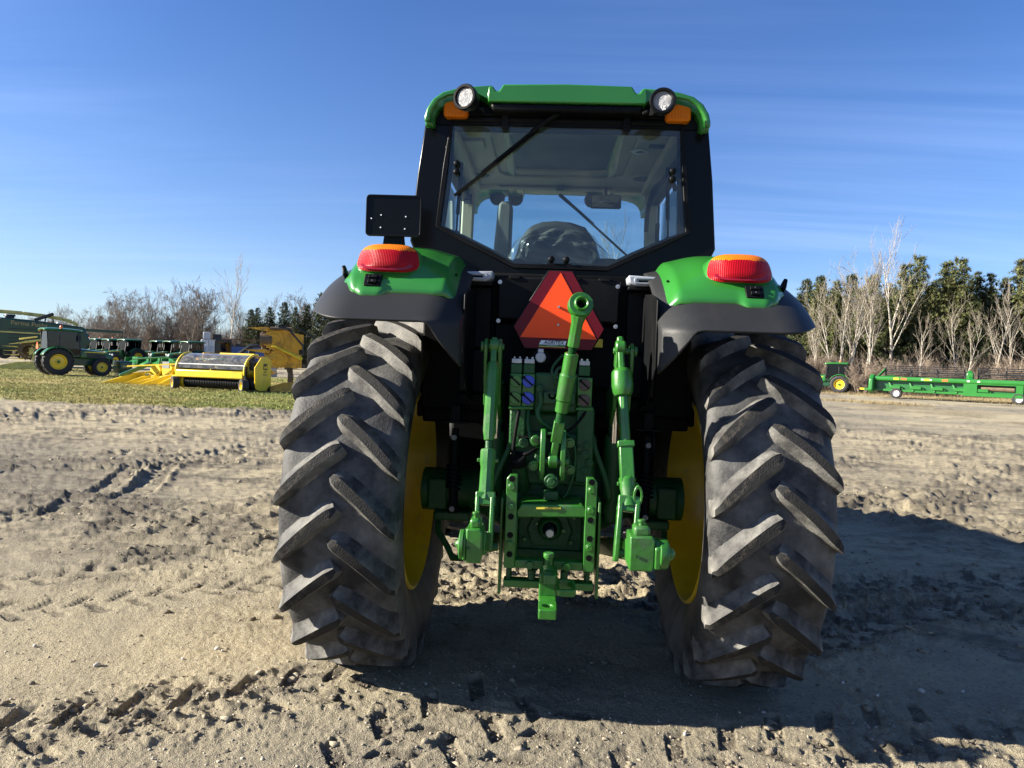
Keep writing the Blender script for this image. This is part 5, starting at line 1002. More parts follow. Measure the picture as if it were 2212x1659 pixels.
# tractor with a mower box, on the grass
mt = field_tractor('utility_tractor', GRN, 0.74, True, True, step=True); tag(mt, 'dark green cab tractor standing side-on on the grass with a box mower in front', 'tractor')
P = gz(108, 811); place(mt, (P.x-0.2, P.y+0.55, 0), (0.66, 0.75), 1.0)
mw = empty('front_mower'); tag(mw, 'dark green box mower deck carried in front of the side-on tractor', 'mower')
b = MB(); b.prism(rrect(-0.78, 0.78, 0.22, 1.02, 0.10), 0, 0.75); b.build('housing', GRND, mw, bev=0.04)
for k in range(9): MB().cyl((-0.6+k*0.15, 0.05, 0.06), (-0.6+k*0.15, 0.05, 0.22), 0.015, n=6).build('flail', STEEL, mw)
b = MB(); b.cyl((-0.7, 0.4, 0.12), (0.7, 0.4, 0.12), 0.12, n=16); b.build('roller', BLK, mw)
b = MB(); b.bar((-0.4, -0.9, 0.55), (-0.4, 0.05, 0.6), 0.08, 0.12); b.bar((0.4, -0.9, 0.55), (0.4, 0.05, 0.6), 0.08, 0.12); b.build('lift_frame', GRN, mw, bev=0.01)
for ss in (1,):
    o = text('lettering', 'MAY', 0.24, YELP, mw, (0.785, 0.37, 0.66), (RAD(90), 0, RAD(90)), 0.003, 0.004, 0.3)
place(mw, mt.matrix_world @ Vector((0, 0, 0)), (0.66, 0.75), 0.85); dv = Vector((0.66, 0.75, 0)).normalized(); mw.location = Vector(mt.location)+dv*3.0+Vector((dv.y, -dv.x, 0))*0.35
# rows of parked tractors
proto = field_tractor('parked_tractor', GRN, 0.74, True); tag(proto, 'dark green cab tractor in the left parked row, roof beacon lit orange', 'tractor', 'green tractors parked in a row')
row = []
hd_ = (-0.50, -0.86)
spots = [(160, 77.5, 1), (188, 75.5, 1), (210, 74, 1), (238, 72.5, 1), (272, 70.5, 0), (340, 73.5, 0), (369, 71.5, 0), (407, 69.5, 0)]
proto2 = field_tractor('parked_tractor', GRN, 0.80, False); 
for i, (px, dep, bc) in enumerate(spots):
    src = proto if bc else proto2
    o = src if (i == 0 or i == 4) else copy_tree(src)
    place(o, gd(px+14, dep), hd_, 1.02)
    lab = ['dark green beacon tractor farthest from the row end, half hidden by the mower tractor cab', 'dark green beacon tractor, third from the beaconless tractor ending the long row', 'dark green beacon tractor, second from the beaconless tractor ending the long row', 'dark green beacon tractor right beside the beaconless tractor of the long row', 'dark green tractor without beacon ending the long parked row at the gap', 'dark green tractor of the short parked row standing beside the gap', 'dark green tractor in the middle of the short parked row of three', 'dark green tractor of the short parked row standing nearest the white container'][i]
    tag(o, lab, 'tractor', 'green tractors parked in a row')
# bright green loader buckets
bk = empty('loader_bucket'); tag(bk, 'bright green loader bucket standing before the parked tractors', 'loader bucket', 'green loader buckets')
b = MB(); b.grid(lambda u, v: (lerp(-0.95, 0.95, u), 0.45-0.45*math.cos(RAD(lerp(0, 150, v))), 0.06+0.82*v), 3, 10); b.build('shell', GRNB, bk, 40, solid=0.04)
for s in (-1, 1): MB().prism([(0.0, 0.06), (0.4, 0.35), (0.82, 0.88), (0.1, 0.86)], s*0.95-0.02, s*0.95+0.02, 'x').build('side_plate', GRNB, bk)
b = MB()
for k in range(9): b.box((-0.85+k*0.2125, -0.10, 0.05), (0.07, 0.22, 0.05))
b.build('tooth', BLK, bk)
for i, (px, dep) in enumerate(((281, 66.5), (309, 65.8), (332, 65.0), (356, 64.2))):
    o = bk if i == 0 else copy_tree(bk); place(o, gd(px, dep), (0.45, 0.9)); o['label'] = 'bright green loader bucket, %s from the pick-up header in its row' % ('fourth', 'third', 'second', 'first')[i]

# self-propelled forage harvester
fh = empty('forage_harvester'); tag(fh, 'big dark green forage harvester with raised pale yellow spout and farm name lettering', 'harvester')
# local frame: +x runs along its side as seen (towards its tail), -y faces the viewer
b = MB(); b.prism([(-4.2, 0.9), (4.6, 0.9), (5.0, 1.6), (4.6, 2.55), (2.0, 2.82), (-1.0, 2.95), (-4.2, 3.05)], 0, 2.6); b.build('body', GRND, fh, bev=0.08)
b = MB(); b.prism([(-3.4, 1.0), (0.2, 1.0), (0.2, 2.9), (-3.4, 2.95)], -0.06, 0.02); b.build('side_panel', GRND, fh, bev=0.03)
b = MB(); b.prism([(0.3, 1.0), (4.3, 1.0), (4.2, 2.5), (0.3, 2.85)], -0.06, 0.02); b.build('side_panel', GRND, fh, bev=0.03)
for z in (2.28, 1.95, 1.72, 1.5):
    for k in range(3): MB().prism([(0.7, z), (3.4-0.1*k, z-0.02), (3.4, z-0.06), (0.7, z-0.05)], -0.09-0.001*k, -0.05).build('vent_slat', BLK, fh)
MB().prism([(0.3, 2.08), (4.3, 2.02), (4.3, 1.95), (0.3, 2.0)], -0.075, -0.055).build('yellow_stripe', YELP, fh)
MB().prism([(-3.4, 2.22), (0.0, 2.22), (0.0, 2.14), (-3.4, 2.14)], -0.075, -0.055).build('yellow_stripe', YELP, fh)
MB().prism([(-3.4, 2.06), (0.0, 2.06), (0.0, 2.0), (-3.4, 2.0)], -0.075, -0.055).build('yellow_stripe', YELP, fh)
FADED = pbr('faded_gold_lettering', (0.30, 0.25, 0.11), 0.6)
text('farm_name', 'Ferme Fuchs', 0.36, FADED, fh, (1.75, -0.08, 2.56), (RAD(90), RAD(3), 0), 0.01, 0.006, 0.0, 1.0)
text('model_plate', '7300', 0.16, YELP, fh, (4.0, -0.08, 2.2), (RAD(90), 0, 0), 0.006, 0.004)
sp_ = [(-5.0, 1.2, 2.95), (-3.6, 1.2, 3.15), (-1.8, 1.2, 3.28), (0.0, 1.2, 3.30), (1.4, 1.2, 3.25), (2.6, 1.2, 3.15), (3.5, 1.2, 3.02), (4.0, 1.2, 2.88), (4.35, 1.2, 2.66)]
b = MB()
for i in range(len(sp_)-1): b.bar(sp_[i], sp_[i+1], 0.26, 0.25-0.008*i)
b.build('spout', YELP, fh, bev=0.05)
b = MB(); b.bar((2.5, 1.2, 2.5), (2.62, 1.2, 3.12), 0.07, 0.07, up=(0, 1, 0)); b.bar((3.1, 1.2, 2.4), (2.95, 1.2, 3.08), 0.07, 0.07, up=(0, 1, 0)); b.bar((2.4, 1.2, 2.6), (3.2, 1.2, 2.6), 0.06, 0.06); b.build('spout_rest', BLK, fh)
b = MB(); b.cyl((0.75, 0.9, 2.9), (0.75, 0.9, 3.02), 0.24, n=18); b.cyl((0.75, 0.9, 3.02), (0.75, 0.9, 3.12), 0.32, 0.28, n=18); b.build('air_intake', BLK, fh, 40)
b = MB(); b.bar((2.0, 0.8, 2.85), (3.0, 0.8, 3.3), 0.3, 0.2); b.build('exhaust', BLK, fh, bev=0.05)
b = MB(); b.cyl((-1.2, 0.9, 2.95), (-1.2, 0.9, 3.2), 0.15, n=12); b.build('vent_pipe', GRND, fh)
wheel(fh, 'front_wheel', 0, 0, 0.95, 0.7, -1)
for w in [c for c in bpy.data.objects if c.parent == fh and c.name.startswith('front_wheel')]: w.location = (-1.9, 0.25, 0.95); w.rotation_euler = (0, 0, RAD(90))
w = wheel(fh, 'rear_wheel', 0, 0, 0.72, 0.5, -1); w.location = (3.4, 0.3, 0.72); w.rotation_euler = (0, 0, RAD(90))
P = gd(-15, 53); place(fh, (P.x, P.y, 0), (-0.60, 0.80), 1.25); 
# worn header standing before the harvester
hh = empty('drum_header'); tag(hh, 'worn pale yellow and muddy brown drum header before the forage harvester', 'header')
b = MB(); b.prism([(-0.3, 1.75), (0.9, 2.05), (2.1, 2.3), (3.4, 2.25), (3.3, 2.12), (2.1, 2.12), (0.9, 1.9)], -0.6, 0.3); b.build('top_cover', YELP, hh, bev=0.03)
b = MB(); b.prism([(0.3, 2.2), (1.4, 2.42), (1.4, 2.3), (0.3, 2.1)], 0.3, 1.2); b.build('rear_cover', YELP, hh, bev=0.03)
b = MB(); b.prism([(0.4, 0.7), (3.3, 0.7), (3.3, 2.1), (0.4, 1.85)], 0.3, 1.3); b.build('body', DIRTY, hh, bev=0.05)
for (x, z, r) in ((0.85, 1.35, 0.62), (1.55, 1.2, 0.66)):
    b = MB(); b.lathe([(r*0.55, -0.35), (r, -0.3), (r, -0.2), (r*0.75, 0.0), (r*0.75, 0.2)], o=(x, 0, z), ax='y', n=28)
    for k in range(14):
        a = RAD(k*360/14); b.bar((x+r*0.9*math.cos(a), -0.3, z+r*0.9*math.sin(a)), (x+r*1.15*math.cos(a), -0.4, z+r*1.15*math.sin(a)), 0.06, 0.04)
    b.build('drum', YELP if x > 1 else DIRTY, hh, 40)
b = MB(); b.prism([(2.15, 0.85), (3.0, 0.8), (3.05, 1.75), (2.1, 1.65)], -0.5, -0.42); b.build('flap', DIRTY, hh)
for k in range(4):
    b = MB(); b.tube([(0.6-k*0.1, -0.2, 0.75+k*0.28), (-0.5-k*0.05, -0.5, 0.72+k*0.3)], [0.05, 0.012], 6); b.build('crop_finger', YELP, hh, 40)
for k in range(3):
    b = MB(); b.prism([(-1.6+k*0.9, 0.06), (0.2+k*0.9, 0.55), (1.6+k*0.6, 0.6), (1.5+k*0.6, 0.15), (-0.2+k*0.9, 0.03)], -0.7-0.15*k, -0.45-0.15*k); b.build('divider', YELP, hh, bev=0.02)
P = gz(48, 798); place(hh, (P.x-0.6, P.y, 0), (-0.60, 0.80), 0.92)
# grain trailer behind
gt = empty('silage_wagon'); tag(gt, 'dark green ribbed silage wagon with grey tarpaulin roof behind the tractors', 'wagon')
b = MB(); b.prism([(-4.5, 1.0), (3.4, 1.0), (5.2, 1.0), (3.3, 2.9), (-4.5, 2.9)], 0, 2.4); b.build('box', GRND, gt, bev=0.05)
for k in range(12):
    x = -4.2+k*0.62; MB().b2((x, -0.06, 1.1), (x+0.08, 0.0, 2.85)).build('rib', GRN, gt)
b = MB(); b.prism([(-4.6, 2.9), (3.4, 2.9), (3.3, 3.2), (1.0, 3.45), (-1.5, 3.5), (-4.6, 3.3)], -0.05, 2.45); b.build('tarpaulin', GREYT, gt, bev=0.08)
b = MB(); b.bar((3.2, 0.1, 3.0), (6.6, 0.1, 2.95), 0.15, 0.25); b.bar((6.55, 0.1, 2.95), (6.55, 0.1, 0.0), 0.1, 0.1, up=(0, 1, 0)); b.build('boom', GRND, gt)
for x in (-3.0, -1.6): w = wheel(gt, 'wheel', x, 0.2, 0.55, 0.4, -1, BLK); w.rotation_euler = (0, 0, RAD(90))
P = gd(92, 84); place(gt, (P.x, P.y, 0), (-0.52, 0.85), 1.25)
b = MB(); b.cyl((0, 0, 3.4), (0, 0, 3.9), 0.35, n=20); b.cyl((0, 0, 3.9), (0, 0, 4.0), 0.3, n=20); b.cyl((0, 0, 0), (0, 0, 3.4), 0.12, n=10); o = b.build('vent_tank', WHT, None); P = gd(126, 95); o.location = P+Vector((0, 0, 0.9)); tag(o, 'small white vent tank on a post behind the silage wagon', 'tank')

# low row-crop header with pointed dividers
ch = empty('corn_header'); tag(ch, 'low bright yellow corn header with a fan of pointed dividers on the grass', 'header')
# local: +x to viewer's right along header, -y towards the viewer's left front (points)
for k in range(7):
    x0 = -1.9+k*0.62; L = (1.5, 0.95, 1.1, 1.2, 0.9, 1.15, 1.0)[k]; hb = (0.50, 0.38, 0.36, 0.44, 0.50, 0.36, 0.44)[k]; w_ = 0.10
    b = MB(); b.add([(x0-0.10, -L-0.45, 0.05), (x0-w_, -0.35, 0.06), (x0+w_, -0.35, 0.06), (x0-w_*0.6, -0.3, hb), (x0+w_*0.6, -0.3, hb), (x0-w_*0.5, 0.25, hb+0.06), (x0+w_*0.5, 0.25, hb+0.06), (x0-w_, 0.25, 0.1), (x0+w_, 0.25, 0.1)],
          [(0, 3, 4), (0, 1, 3), (0, 4, 2), (0, 2, 1), (3, 5, 6, 4), (1, 7, 5, 3), (2, 4, 6, 8), (1, 2, 8, 7), (5, 7, 8, 6)]); b.build('divider', YEL, ch, 30, bev=0.01)
    if k < 6: MB().box((x0+0.3, -0.15, 0.12), (0.34, 0.9, 0.05), (RAD(6), 0, 0)).build('row_unit', DIRTY, ch)
    if k < 6: MB().box((x0+0.28, 0.05, hb+0.02), (0.13, 0.5, 0.07), (RAD(8), 0, RAD(20*math.sin(k*2.3)))).build('row_guard', YEL, ch, bev=0.02)
for (x, z, a) in ((-1.3, 0.62, 0.25), (-0.6, 0.66, -0.2), (0.2, 0.62, 0.1), (1.2, 0.62, -0.15)):
    b = MB(); b.prism([(-0.32, -0.25), (0.26, -0.28), (0.34, 0.1), (0.18, 0.28), (-0.25, 0.25)], 0, 0.5); b.xform(Matrix.Translation((x, 0.3, z)) @ Matrix.Rotation(a, 4, 'Y')); b.build('gear_cover', YEL if x < 0.5 else YELP, ch, bev=0.03)
MB().b2((-0.85, 0.28, 0.75), (-0.45, 0.30, 1.05)).build('grey_guard', GREYT, ch)
b = MB()
for k in range(60):
    a = k*0.45; b.tube([(0.3+k*0.012, 0.45+0.26*math.cos(a), 0.75+0.26*math.sin(a)), (0.31+k*0.012, 0.45+0.30*math.cos(a+0.45), 0.75+0.30*math.sin(a+0.45))], 0.03, 5)
b.cyl((0.1, 0.45, 0.75), (1.3, 0.45, 0.75), 0.12, n=12); b.build('feed_auger', YELP, ch, 50)
b = MB(); b.b2((0.4, 0.7, 0.75), (1.9, 0.95, 1.0)); b.build('rear_beam', YEL, ch, bev=0.04)
b = MB(); b.lathe([(0.0, -0.05), (0.28, -0.05), (0.3, 0), (0.28, 0.05), (0, 0.05)], o=(0.75, 0.65, 1.0), ax='y', n=20); b.build('drive_disc', YELD, ch, 40)
b = MB(); b.bar((-2.3, -0.3, 0.78), (0.7, 0.4, 1.02), 0.06, 0.06); b.build('divider_rod', YEL, ch)
b = MB(); b.bar((-0.5, 0.4, 1.06), (0.9, 0.5, 1.02), 0.05, 0.07); b.build('push_bar', GRNB, ch)
b = MB(); b.tube([(-3.0, 0.6, 1.10), (-1.3, 0.9, 1.24), (-0.9, 1.0, 1.15), (-0.7, 1.1, 0.6)], 0.035, 8); b.tube([(0.3, 1.0, 0.7), (0.4, 1.0, 1.2), (2.0, 1.1, 1.26), (2.3, 1.1, 0.9)], 0.035, 8); b.tube([(1.5, 1.0, 1.24), (1.6, 1.0, 0.7)], 0.035, 8); b.build('frame_tube', GRN, ch, 50)
MB().bar((-2.05, -0.9, 0.35), (-1.55, 0.35, 0.95), 0.16, 0.16).build('end_arm', GRN, ch, bev=0.02)
MB().bar((1.7, -0.6, 0.3), (2.1, 0.4, 0.8), 0.14, 0.2).build('end_arm', GRN, ch, bev=0.02)
b = MB(); b.b2((-1.9, 0.25, 0.12), (2.2, 0.9, 0.42)); b.build('base_frame', DIRTY, ch, bev=0.04)
P = gz(300, 834); place(ch, (P.x+0.55, P.y+1.6, 0), (0.30, 0.95), 1.0)

# pick-up header with clear wind guard
ph = empty('pickup_header'); tag(ph, 'bright yellow pick-up header with clear curved hood, black reel and two small wheels', 'header')
W2 = 1.75
for s in (-1, 1):
    b = MB(); b.prism([(-0.22, 0.40), (-0.16, 0.16), (0.05, 0.08), (0.5, 0.08), (0.85, 0.30), (0.85, 1.30), (0.55, 1.42), (0.15, 1.38), (-0.25, 1.0)], s*W2-0.03, s*W2+0.03, 'x'); o = b.build('end_shield', YEL, ph, bev=0.02)
# logo on the shield: black rounded plate with a leaping deer
lg = MB(); lg.prism(rrect(0.28, 0.56, 0.90, 1.16, 0.05), W2+0.031, W2+0.036, 'x'); lg.build('logo_plate', BLK, ph)
deer = [(0.31, 1.06), (0.36, 1.05), (0.40, 1.02), (0.46, 1.03), (0.50, 1.08), (0.49, 1.13), (0.52, 1.10), (0.54, 1.06), (0.52, 1.00), (0.55, 0.96), (0.53, 0.95), (0.48, 0.98), (0.42, 0.97), (0.36, 0.93), (0.32, 0.95), (0.37, 0.98)]
MB().prism(deer, W2+0.0365, W2+0.040, 'x').build('logo_deer', YEL, ph)
text('model_number', '640B', 0.09, BLK, ph, (W2+0.032, 0.40, 0.82), (RAD(90), 0, RAD(90)), 0.002, 0.002)
text('maker_print', 'ProDrive', 0.07, BLK, ph, (W2+0.032, 0.40, 0.72), (RAD(90), 0, RAD(90)), 0.002, 0.002)
b = MB(); b.b2((-W2, -0.35, 0.52), (W2-0.45, -0.20, 0.82)); b.build('front_beam', YEL, ph, bev=0.04)
b = MB(); b.grid(lambda u, v: (lerp(-W2, W2-0.42, u), 0.45-0.75*math.cos(RAD(lerp(8, 100, v))), 0.80+0.68*math.sin(RAD(lerp(8, 100, v)))), 8, 16); b.build('wind_guard', CLEARH, ph, 50)
b = MB(); b.tube([(-W2, -0.25, 1.05), (W2-0.42, -0.25, 1.05)], 0.022, 8); b.build('guard_rod', WHT, ph); b = MB(); b.tube([(-0.3, 0.45, 1.50), (W2-0.5, 0.45, 1.50)], 0.035, 8); b.build('top_rod', YEL, ph)
for x in (-W2, W2-0.42):
    b = MB(); b.tube([(x, 0.45-0.76*math.cos(RAD(a)), 0.80+0.69*math.sin(RAD(a))) for a in range(-10, 105, 10)], 0.045, 8); b.build('guard_hoop', YEL, ph, 50)
b = MB(); b.cyl((-W2+0.2, -0.02, 0.34), (W2-0.05, -0.02, 0.34), 0.18, n=24)
for k in range(42): b.lathe([(0.17, -0.014), (0.235, -0.008), (0.235, 0.008), (0.17, 0.014)], o=(-W2+0.25+k*0.076, -0.02, 0.34), n=20)
b.build('pickup_reel', BLK, ph, 40)
b = MB(); b.cyl((-W2+0.1, -0.02, 0.34), (-W2+0.28, -0.02, 0.34), 0.24, n=24); b.build('reel_end', YEL, ph)
b = MB(); b.cyl((-W2, 0.55, 0.75), (W2, 0.55, 0.75), 0.16, n=20)
for k in range(50):
    a = k*0.5; b.tube([(-W2+k*0.07, 0.55+0.16*math.cos(a), 0.75+0.16*math.sin(a)), (-W2+k*0.07+0.01, 0.55+0.32*math.cos(a), 0.75+0.32*math.sin(a))], 0.02, 5)
b.build('auger', YEL, ph, 50)
b = MB(); b.prism([(0.25, 0.22), (0.8, 0.30), (0.85, 1.2), (0.75, 1.2), (0.70, 0.5), (0.25, 0.36)], -W2, W2, 'x'); b.build('back_sheet', YEL, ph, bev=0.02)
b = MB(); b.box((W2-0.40, -0.25, 0.75), (0.09, 0.14, 0.55)); b.bar((W2-0.42, -0.2, 0.5), (W2-0.5, -0.15, 0.3), 0.06, 0.06); b.box((W2-0.28, 0.1, 1.05), (0.2, 0.3, 0.35)); b.build('wheel_arm', BLK, ph, bev=0.01)
b = MB(); b.bar((-W2, -0.2, 0.55), (-W2-0.1, -0.25, 0.3), 0.08, 0.08); b.build('wheel_arm', YEL, ph)
for x in (-W2-0.02, W2-0.42):
    W = empty('gauge_wheel', (x, -0.32, 0.27), parent=ph); W.rotation_euler = (0, 0, RAD(52))
    b = MB(); b.lathe([(0.15, -0.11), (0.21, -0.13), (0.26, -0.12), (0.27, -0.06), (0.262, -0.05), (0.27, -0.03), (0.262, 0), (0.27, 0.03), (0.27, 0.06), (0.26, 0.12), (0.21, 0.13), (0.15, 0.11)], n=32); b.build('tyre', TYB, W, 40)
    b = MB(); b.lathe([(0.155, -0.115), (0.14, -0.10), (0.12, -0.05), (0.05, -0.05), (0.04, -0.10), (0, -0.10)], n=24); b.build('rim', YEL, W, 40)
b = MB(); b.b2((W2-0.05, 0.75, 0.0), (W2+0.02, 0.82, 0.5)); b.build('stand_leg', BLK, ph)
A_, B_ = gz(378, 841), gz(560, 852); dx = (B_-A_); place(ph, ((A_.x+B_.x)/2-0.1, (A_.y+B_.y)/2+0.45, 0), (-dx.y-0.55, dx.x-0.2), 1.0)

# folded rotary header standing upright
kh = empty('folded_header'); tag(kh, 'tall ochre rotary header folded upright beside the pick-up header, toothed discs showing', 'header')
b = MB(); b.prism([(-0.25, 0.95), (1.35, 0.85), (1.4, 1.55), (1.35, 2.75), (0.3, 2.95), (-0.1, 2.4), (0.2, 1.9), (-0.2, 1.5)], 0.0, 0.5); b.build('frame_plate', YELD, kh, bev=0.03)
b = MB(); b.b2((0.98, -0.06, 1.9), (1.62, 0.0, 2.7)); b.b2((1.0, -0.06, 0.9), (1.55, 0.0, 1.62)); b.build('cover_panel', YELD, kh, bev=0.02)
for i, (x, z, r) in enumerate(((0.35, 1.35, 0.46), (0.1, 2.35, 0.50))):
    b = MB(); T_ = 18; poly = []
    for k in range(T_*2): a = 2*math.pi*k/(T_*2); rr = r*(1.16 if k % 2 else 0.98); poly.append((x+rr*math.cos(a), z+rr*math.sin(a)))
    b.prism(poly, -0.10, -0.04); b.build('toothed_disc', YELD, kh)
    b = MB(); b.cyl((x, -0.04, z), (x, -0.14, z), r*0.70, n=28); b.cyl((x, -0.1, z), (x, -0.17, z), r*0.2, n=16); b.build('disc_cover', YELD, kh, bev=0.02)
    b = MB()
    for j in range(5):
        for k in range(16):
            a = 2*math.pi*(k+0.5*(j % 2))/16; b.bar((x-0.12*j-0.08, 0.15+0.4*r*math.cos(a), z+0.85*r*math.sin(a)), (x-0.12*j-0.12, 0.15+0.55*r*math.cos(a), z+1.05*r*math.sin(a)), 0.05, 0.05)
    b.cyl((x-0.1, 0.15, z), (x-0.7, 0.15, z), r*0.72, n=20); b.build('toothed_drum', DIRTY if i else YELD, kh, 40)
for (x, z, L) in ((-0.25, 2.92, 1.0), (-0.35, 1.75, 1.0), (-0.35, 1.35, 0.5), (-0.35, 0.95, 0.55), (0.0, 0.62, 1.0)):
    b = MB(); b.add([(x-L, -0.05, z+0.03), (x, -0.16, z+0.12), (x, 0.12, z+0.12), (x, 0.12, z-0.12), (x, -0.16, z-0.12), (x+0.3, 0, z)], [(0, 1, 2), (0, 2, 3), (0, 3, 4), (0, 4, 1), (1, 5, 2), (2, 5, 3), (3, 5, 4), (4, 5, 1)]); b.build('crop_point', YELD, kh, 20)
b = MB(); b.tube([(-0.1, -0.2, 2.95), (1.0, -0.2, 2.98), (1.0, -0.1, 2.8)], 0.09, 8); b.build('top_roller', DIRTY, kh, 50)
b = MB(); b.tube([(0.35, -0.25, 3.05), (0.8, -0.25, 3.0), (1.6, -0.3, 2.1), (1.6, -0.3, 1.6)], 0.05, 8); b.tube([(1.2, -0.1, 3.1), (2.4, -0.1, 2.4)], 0.05, 8); b.build('hose_rail', BLK, kh, 50)
b = MB(); b.tube([(0.0, -0.3, 2.0), (0.2, -0.35, 2.0), (1.55, -0.3, 1.35)], 0.05, 8); b.tube([(0.2, -0.3, 2.02), (1.6, -0.25, 1.42)], 0.04, 8); b.build('guard_bow', YEL, kh, 50)
b = MB()
for k in range(9): b.bar((0.75+k*0.045, -0.05, 0.9), (0.95+k*0.02, 0.05, 0.5), 0.02, 0.06)
b.box((1.0, 0.1, 0.45), (0.3, 0.3, 0.2)); b.b2((0.85, 0.1, 0.0), (1.15, 0.4, 0.5)); b.build('hinge_fingers', DIRTY, kh)
P = gz(588, 832); place(kh, (P.x-0.55, P.y+1.2, 0), (-0.33, 0.94), 0.98)
# low divider set lying behind the tyre
lo_ = empty('divider_set'); tag(lo_, 'low ochre crop dividers lying on the grass below the folded header', 'header')
for k in range(3):
    b = MB(); b.add([(-1.0+k*0.25, -0.2-k*0.1, 0.06), (0.1+k*0.3, -0.1, 0.42), (0.2+k*0.3, 0.25, 0.40), (0.9, -0.1, 0.45), (0.9, 0.3, 0.42), (0.1+k*0.3, -0.15, 0.08), (0.9, -0.1, 0.1)], [(0, 1, 2), (1, 3, 4, 2), (0, 5, 1), (5, 6, 3, 1), (0, 2, 5), (2, 4, 6, 5), (3, 6, 4)]); b.build('divider', YELD, lo_, 20)
b = MB(); b.b2((0.1, 0.0, 0.08), (1.7, 0.6, 0.35)); b.build('base', DIRTY, lo_, bev=0.04)
P = gz(590, 848); place(lo_, (P.x+0.25, P.y+0.3, 0), (-0.2, 0.95))

# digger, containers, blocks, pallets beyond
dg_ = empty('mini_excavator'); tag(dg_, 'yellow mini excavator with dark cab beyond the pick-up header', 'excavator')
b = MB(); b.prism(rrect(-1.35, 1.1, 0.75, 1.55, 0.15), 0, 1.8); b.build('body', YELD, dg_, bev=0.08)
b = MB(); b.ring(rrect(-0.35, 1.05, 1.5, 2.75, 0.12), rrect(-0.25, 0.95, 1.6, 2.62, 0.10), 0.1, 0.2); b.ring(rrect(-0.35, 1.05, 1.5, 2.75, 0.12), rrect(-0.25, 0.95, 1.6, 2.62, 0.10), 1.3, 1.4); b.b2((-0.35, 0.1, 2.68), (1.05, 1.4, 2.76)); b.build('cab_frame', BLK, dg_, bev=0.02)
b = MB(); b.b2((-0.3, 0.14, 1.55), (1.0, 0.15, 2.68)); b.b2((-0.3, 1.35, 1.55), (1.0, 1.36, 2.68)); b.build('cab_glass', CABG, dg_, 0)
b = MB(); b.ring(rrect(-0.95, -0.40, 1.6, 2.7, 0.06), rrect(-0.90, -0.45, 1.65, 2.65, 0.05), 0.1, 0.2); b.build('guard_frame', STEEL, dg_)
for y in (0.0, 1.4): b = MB(); b.prism(rrect(-1.3, 1.3, 0.0, 0.62, 0.30), y, y+0.4); b.build('track', TYB, dg_, bev=0.02)
P = gd(472, 64); place(dg_, P, (-0.45, 0.89), 1.0)
la = empty('front_loader'); tag(la, 'black angled loader arms standing left of the folded header', 'loader')
for y in (0, 1.1):
    b = MB(); b.tube([(-2.2, y, 0.0), (-1.5, y, 0.7), (0.2, y, 2.1), (1.0, y, 2.15), (2.6, y, 1.5), (3.0, y, 0.4)], [0.16]*6, 4); b.tube([(-0.9, y, 0.3), (0.4, y, 1.75)], 0.08, 8); b.build('arm', BLK, la, 30, bev=0.02)
MB().cyl((0.3, 0, 1.9), (0.3, 1.1, 1.9), 0.09, n=10).build('cross_tube', BLK, la); MB().cyl((2.6, 0, 1.45), (2.6, 1.1, 1.45), 0.09, n=10).build('cross_tube', BLK, la); MB().b2((0.1, 0.1, 0.0), (0.6, 1.0, 1.8)).build('mast', BLK, la, bev=0.03)
P = gd(533, 58); place(la, P, (-0.4, 0.91), 1.05)
def container(name, L, H, W, mat, lab):
    c = empty(name); b = MB(); n = int(L/0.28); pts = []
    for k in range(n): x = -L/2+L*k/n; pts += [(x, 0.0), (x+L/n*0.45, 0.0), (x+L/n*0.5, 0.05), (x+L/n*0.95, 0.05)]
    pts += [(L/2, 0.0)]; poly = [(x, y) for x, y in pts]+[(L/2, W), (-L/2, W)]; b.prism(poly, 0.12, H-0.1, 'z'); b.build('wall', mat, c, 0)
    b = MB(); b.b2((-L/2-0.03, -0.03, H-0.14), (L/2+0.03, W+0.03, H)); b.b2((-L/2-0.03, -0.03, 0), (L/2+0.03, W+0.03, 0.14)); b.build('rail', mat, c)
    tag(c, lab, 'container'); return c
c1 = container('shipping_container', 6.0, 2.15, 2.4, CONB, 'white corrugated container beneath the stacked white blocks'); P = gd(428, 76); place(c1, P, (-0.42, 0.91))
c2 = container('shipping_container', 6.0, 2.3, 2.4, BLU, 'blue corrugated container behind the excavator'); P = gd(528, 78); place(c2, P, (-0.38, 0.92))
blk0 = None
for i, (dx, z) in enumerate(((0.2, 2.15), (1.0, 2.15), (1.8, 2.15), (0.4, 2.97))):
    if blk0 is None:
        b = MB(); b.b2((-0.38, -0.5, 0.1), (0.38, 0.5, 0.8)); o = b.build('liquid_tote', WHT, None, bev=0.05); b = MB()
        for k in range(4): b.b2((-0.4, -0.53, 0.12+k*0.21), (0.4, -0.51, 0.14+k*0.21))
        for k in range(4): b.b2((-0.39+k*0.25, -0.53, 0.1), (-0.37+k*0.25, -0.51, 0.8))
        b.b2((-0.4, -0.52, 0.0), (0.4, 0.52, 0.1)); b.build('cage', STEEL, o); blk0 = o
    else: o = copy_tree(blk0)
    tag(o, ('white tote of the lower layer, third from the dark crate', 'white tote of the lower layer, second from the dark crate', 'white tote of the lower layer, right under the dark crate', 'single white tote on top of the stack beside the dark crate')[i], 'tote', 'white totes on the container'); q = Vector((-0.42, 0.91, 0)).normalized(); o.location = P+Vector((0, 0, 0)) if False else gd(430, 77)+Vector((q.y, -q.x, 0))*(dx+0.3)+Vector((0, 0, z)); o.rotation_euler = (0, 0, math.atan2(0.91, -0.42)-math.pi/2)
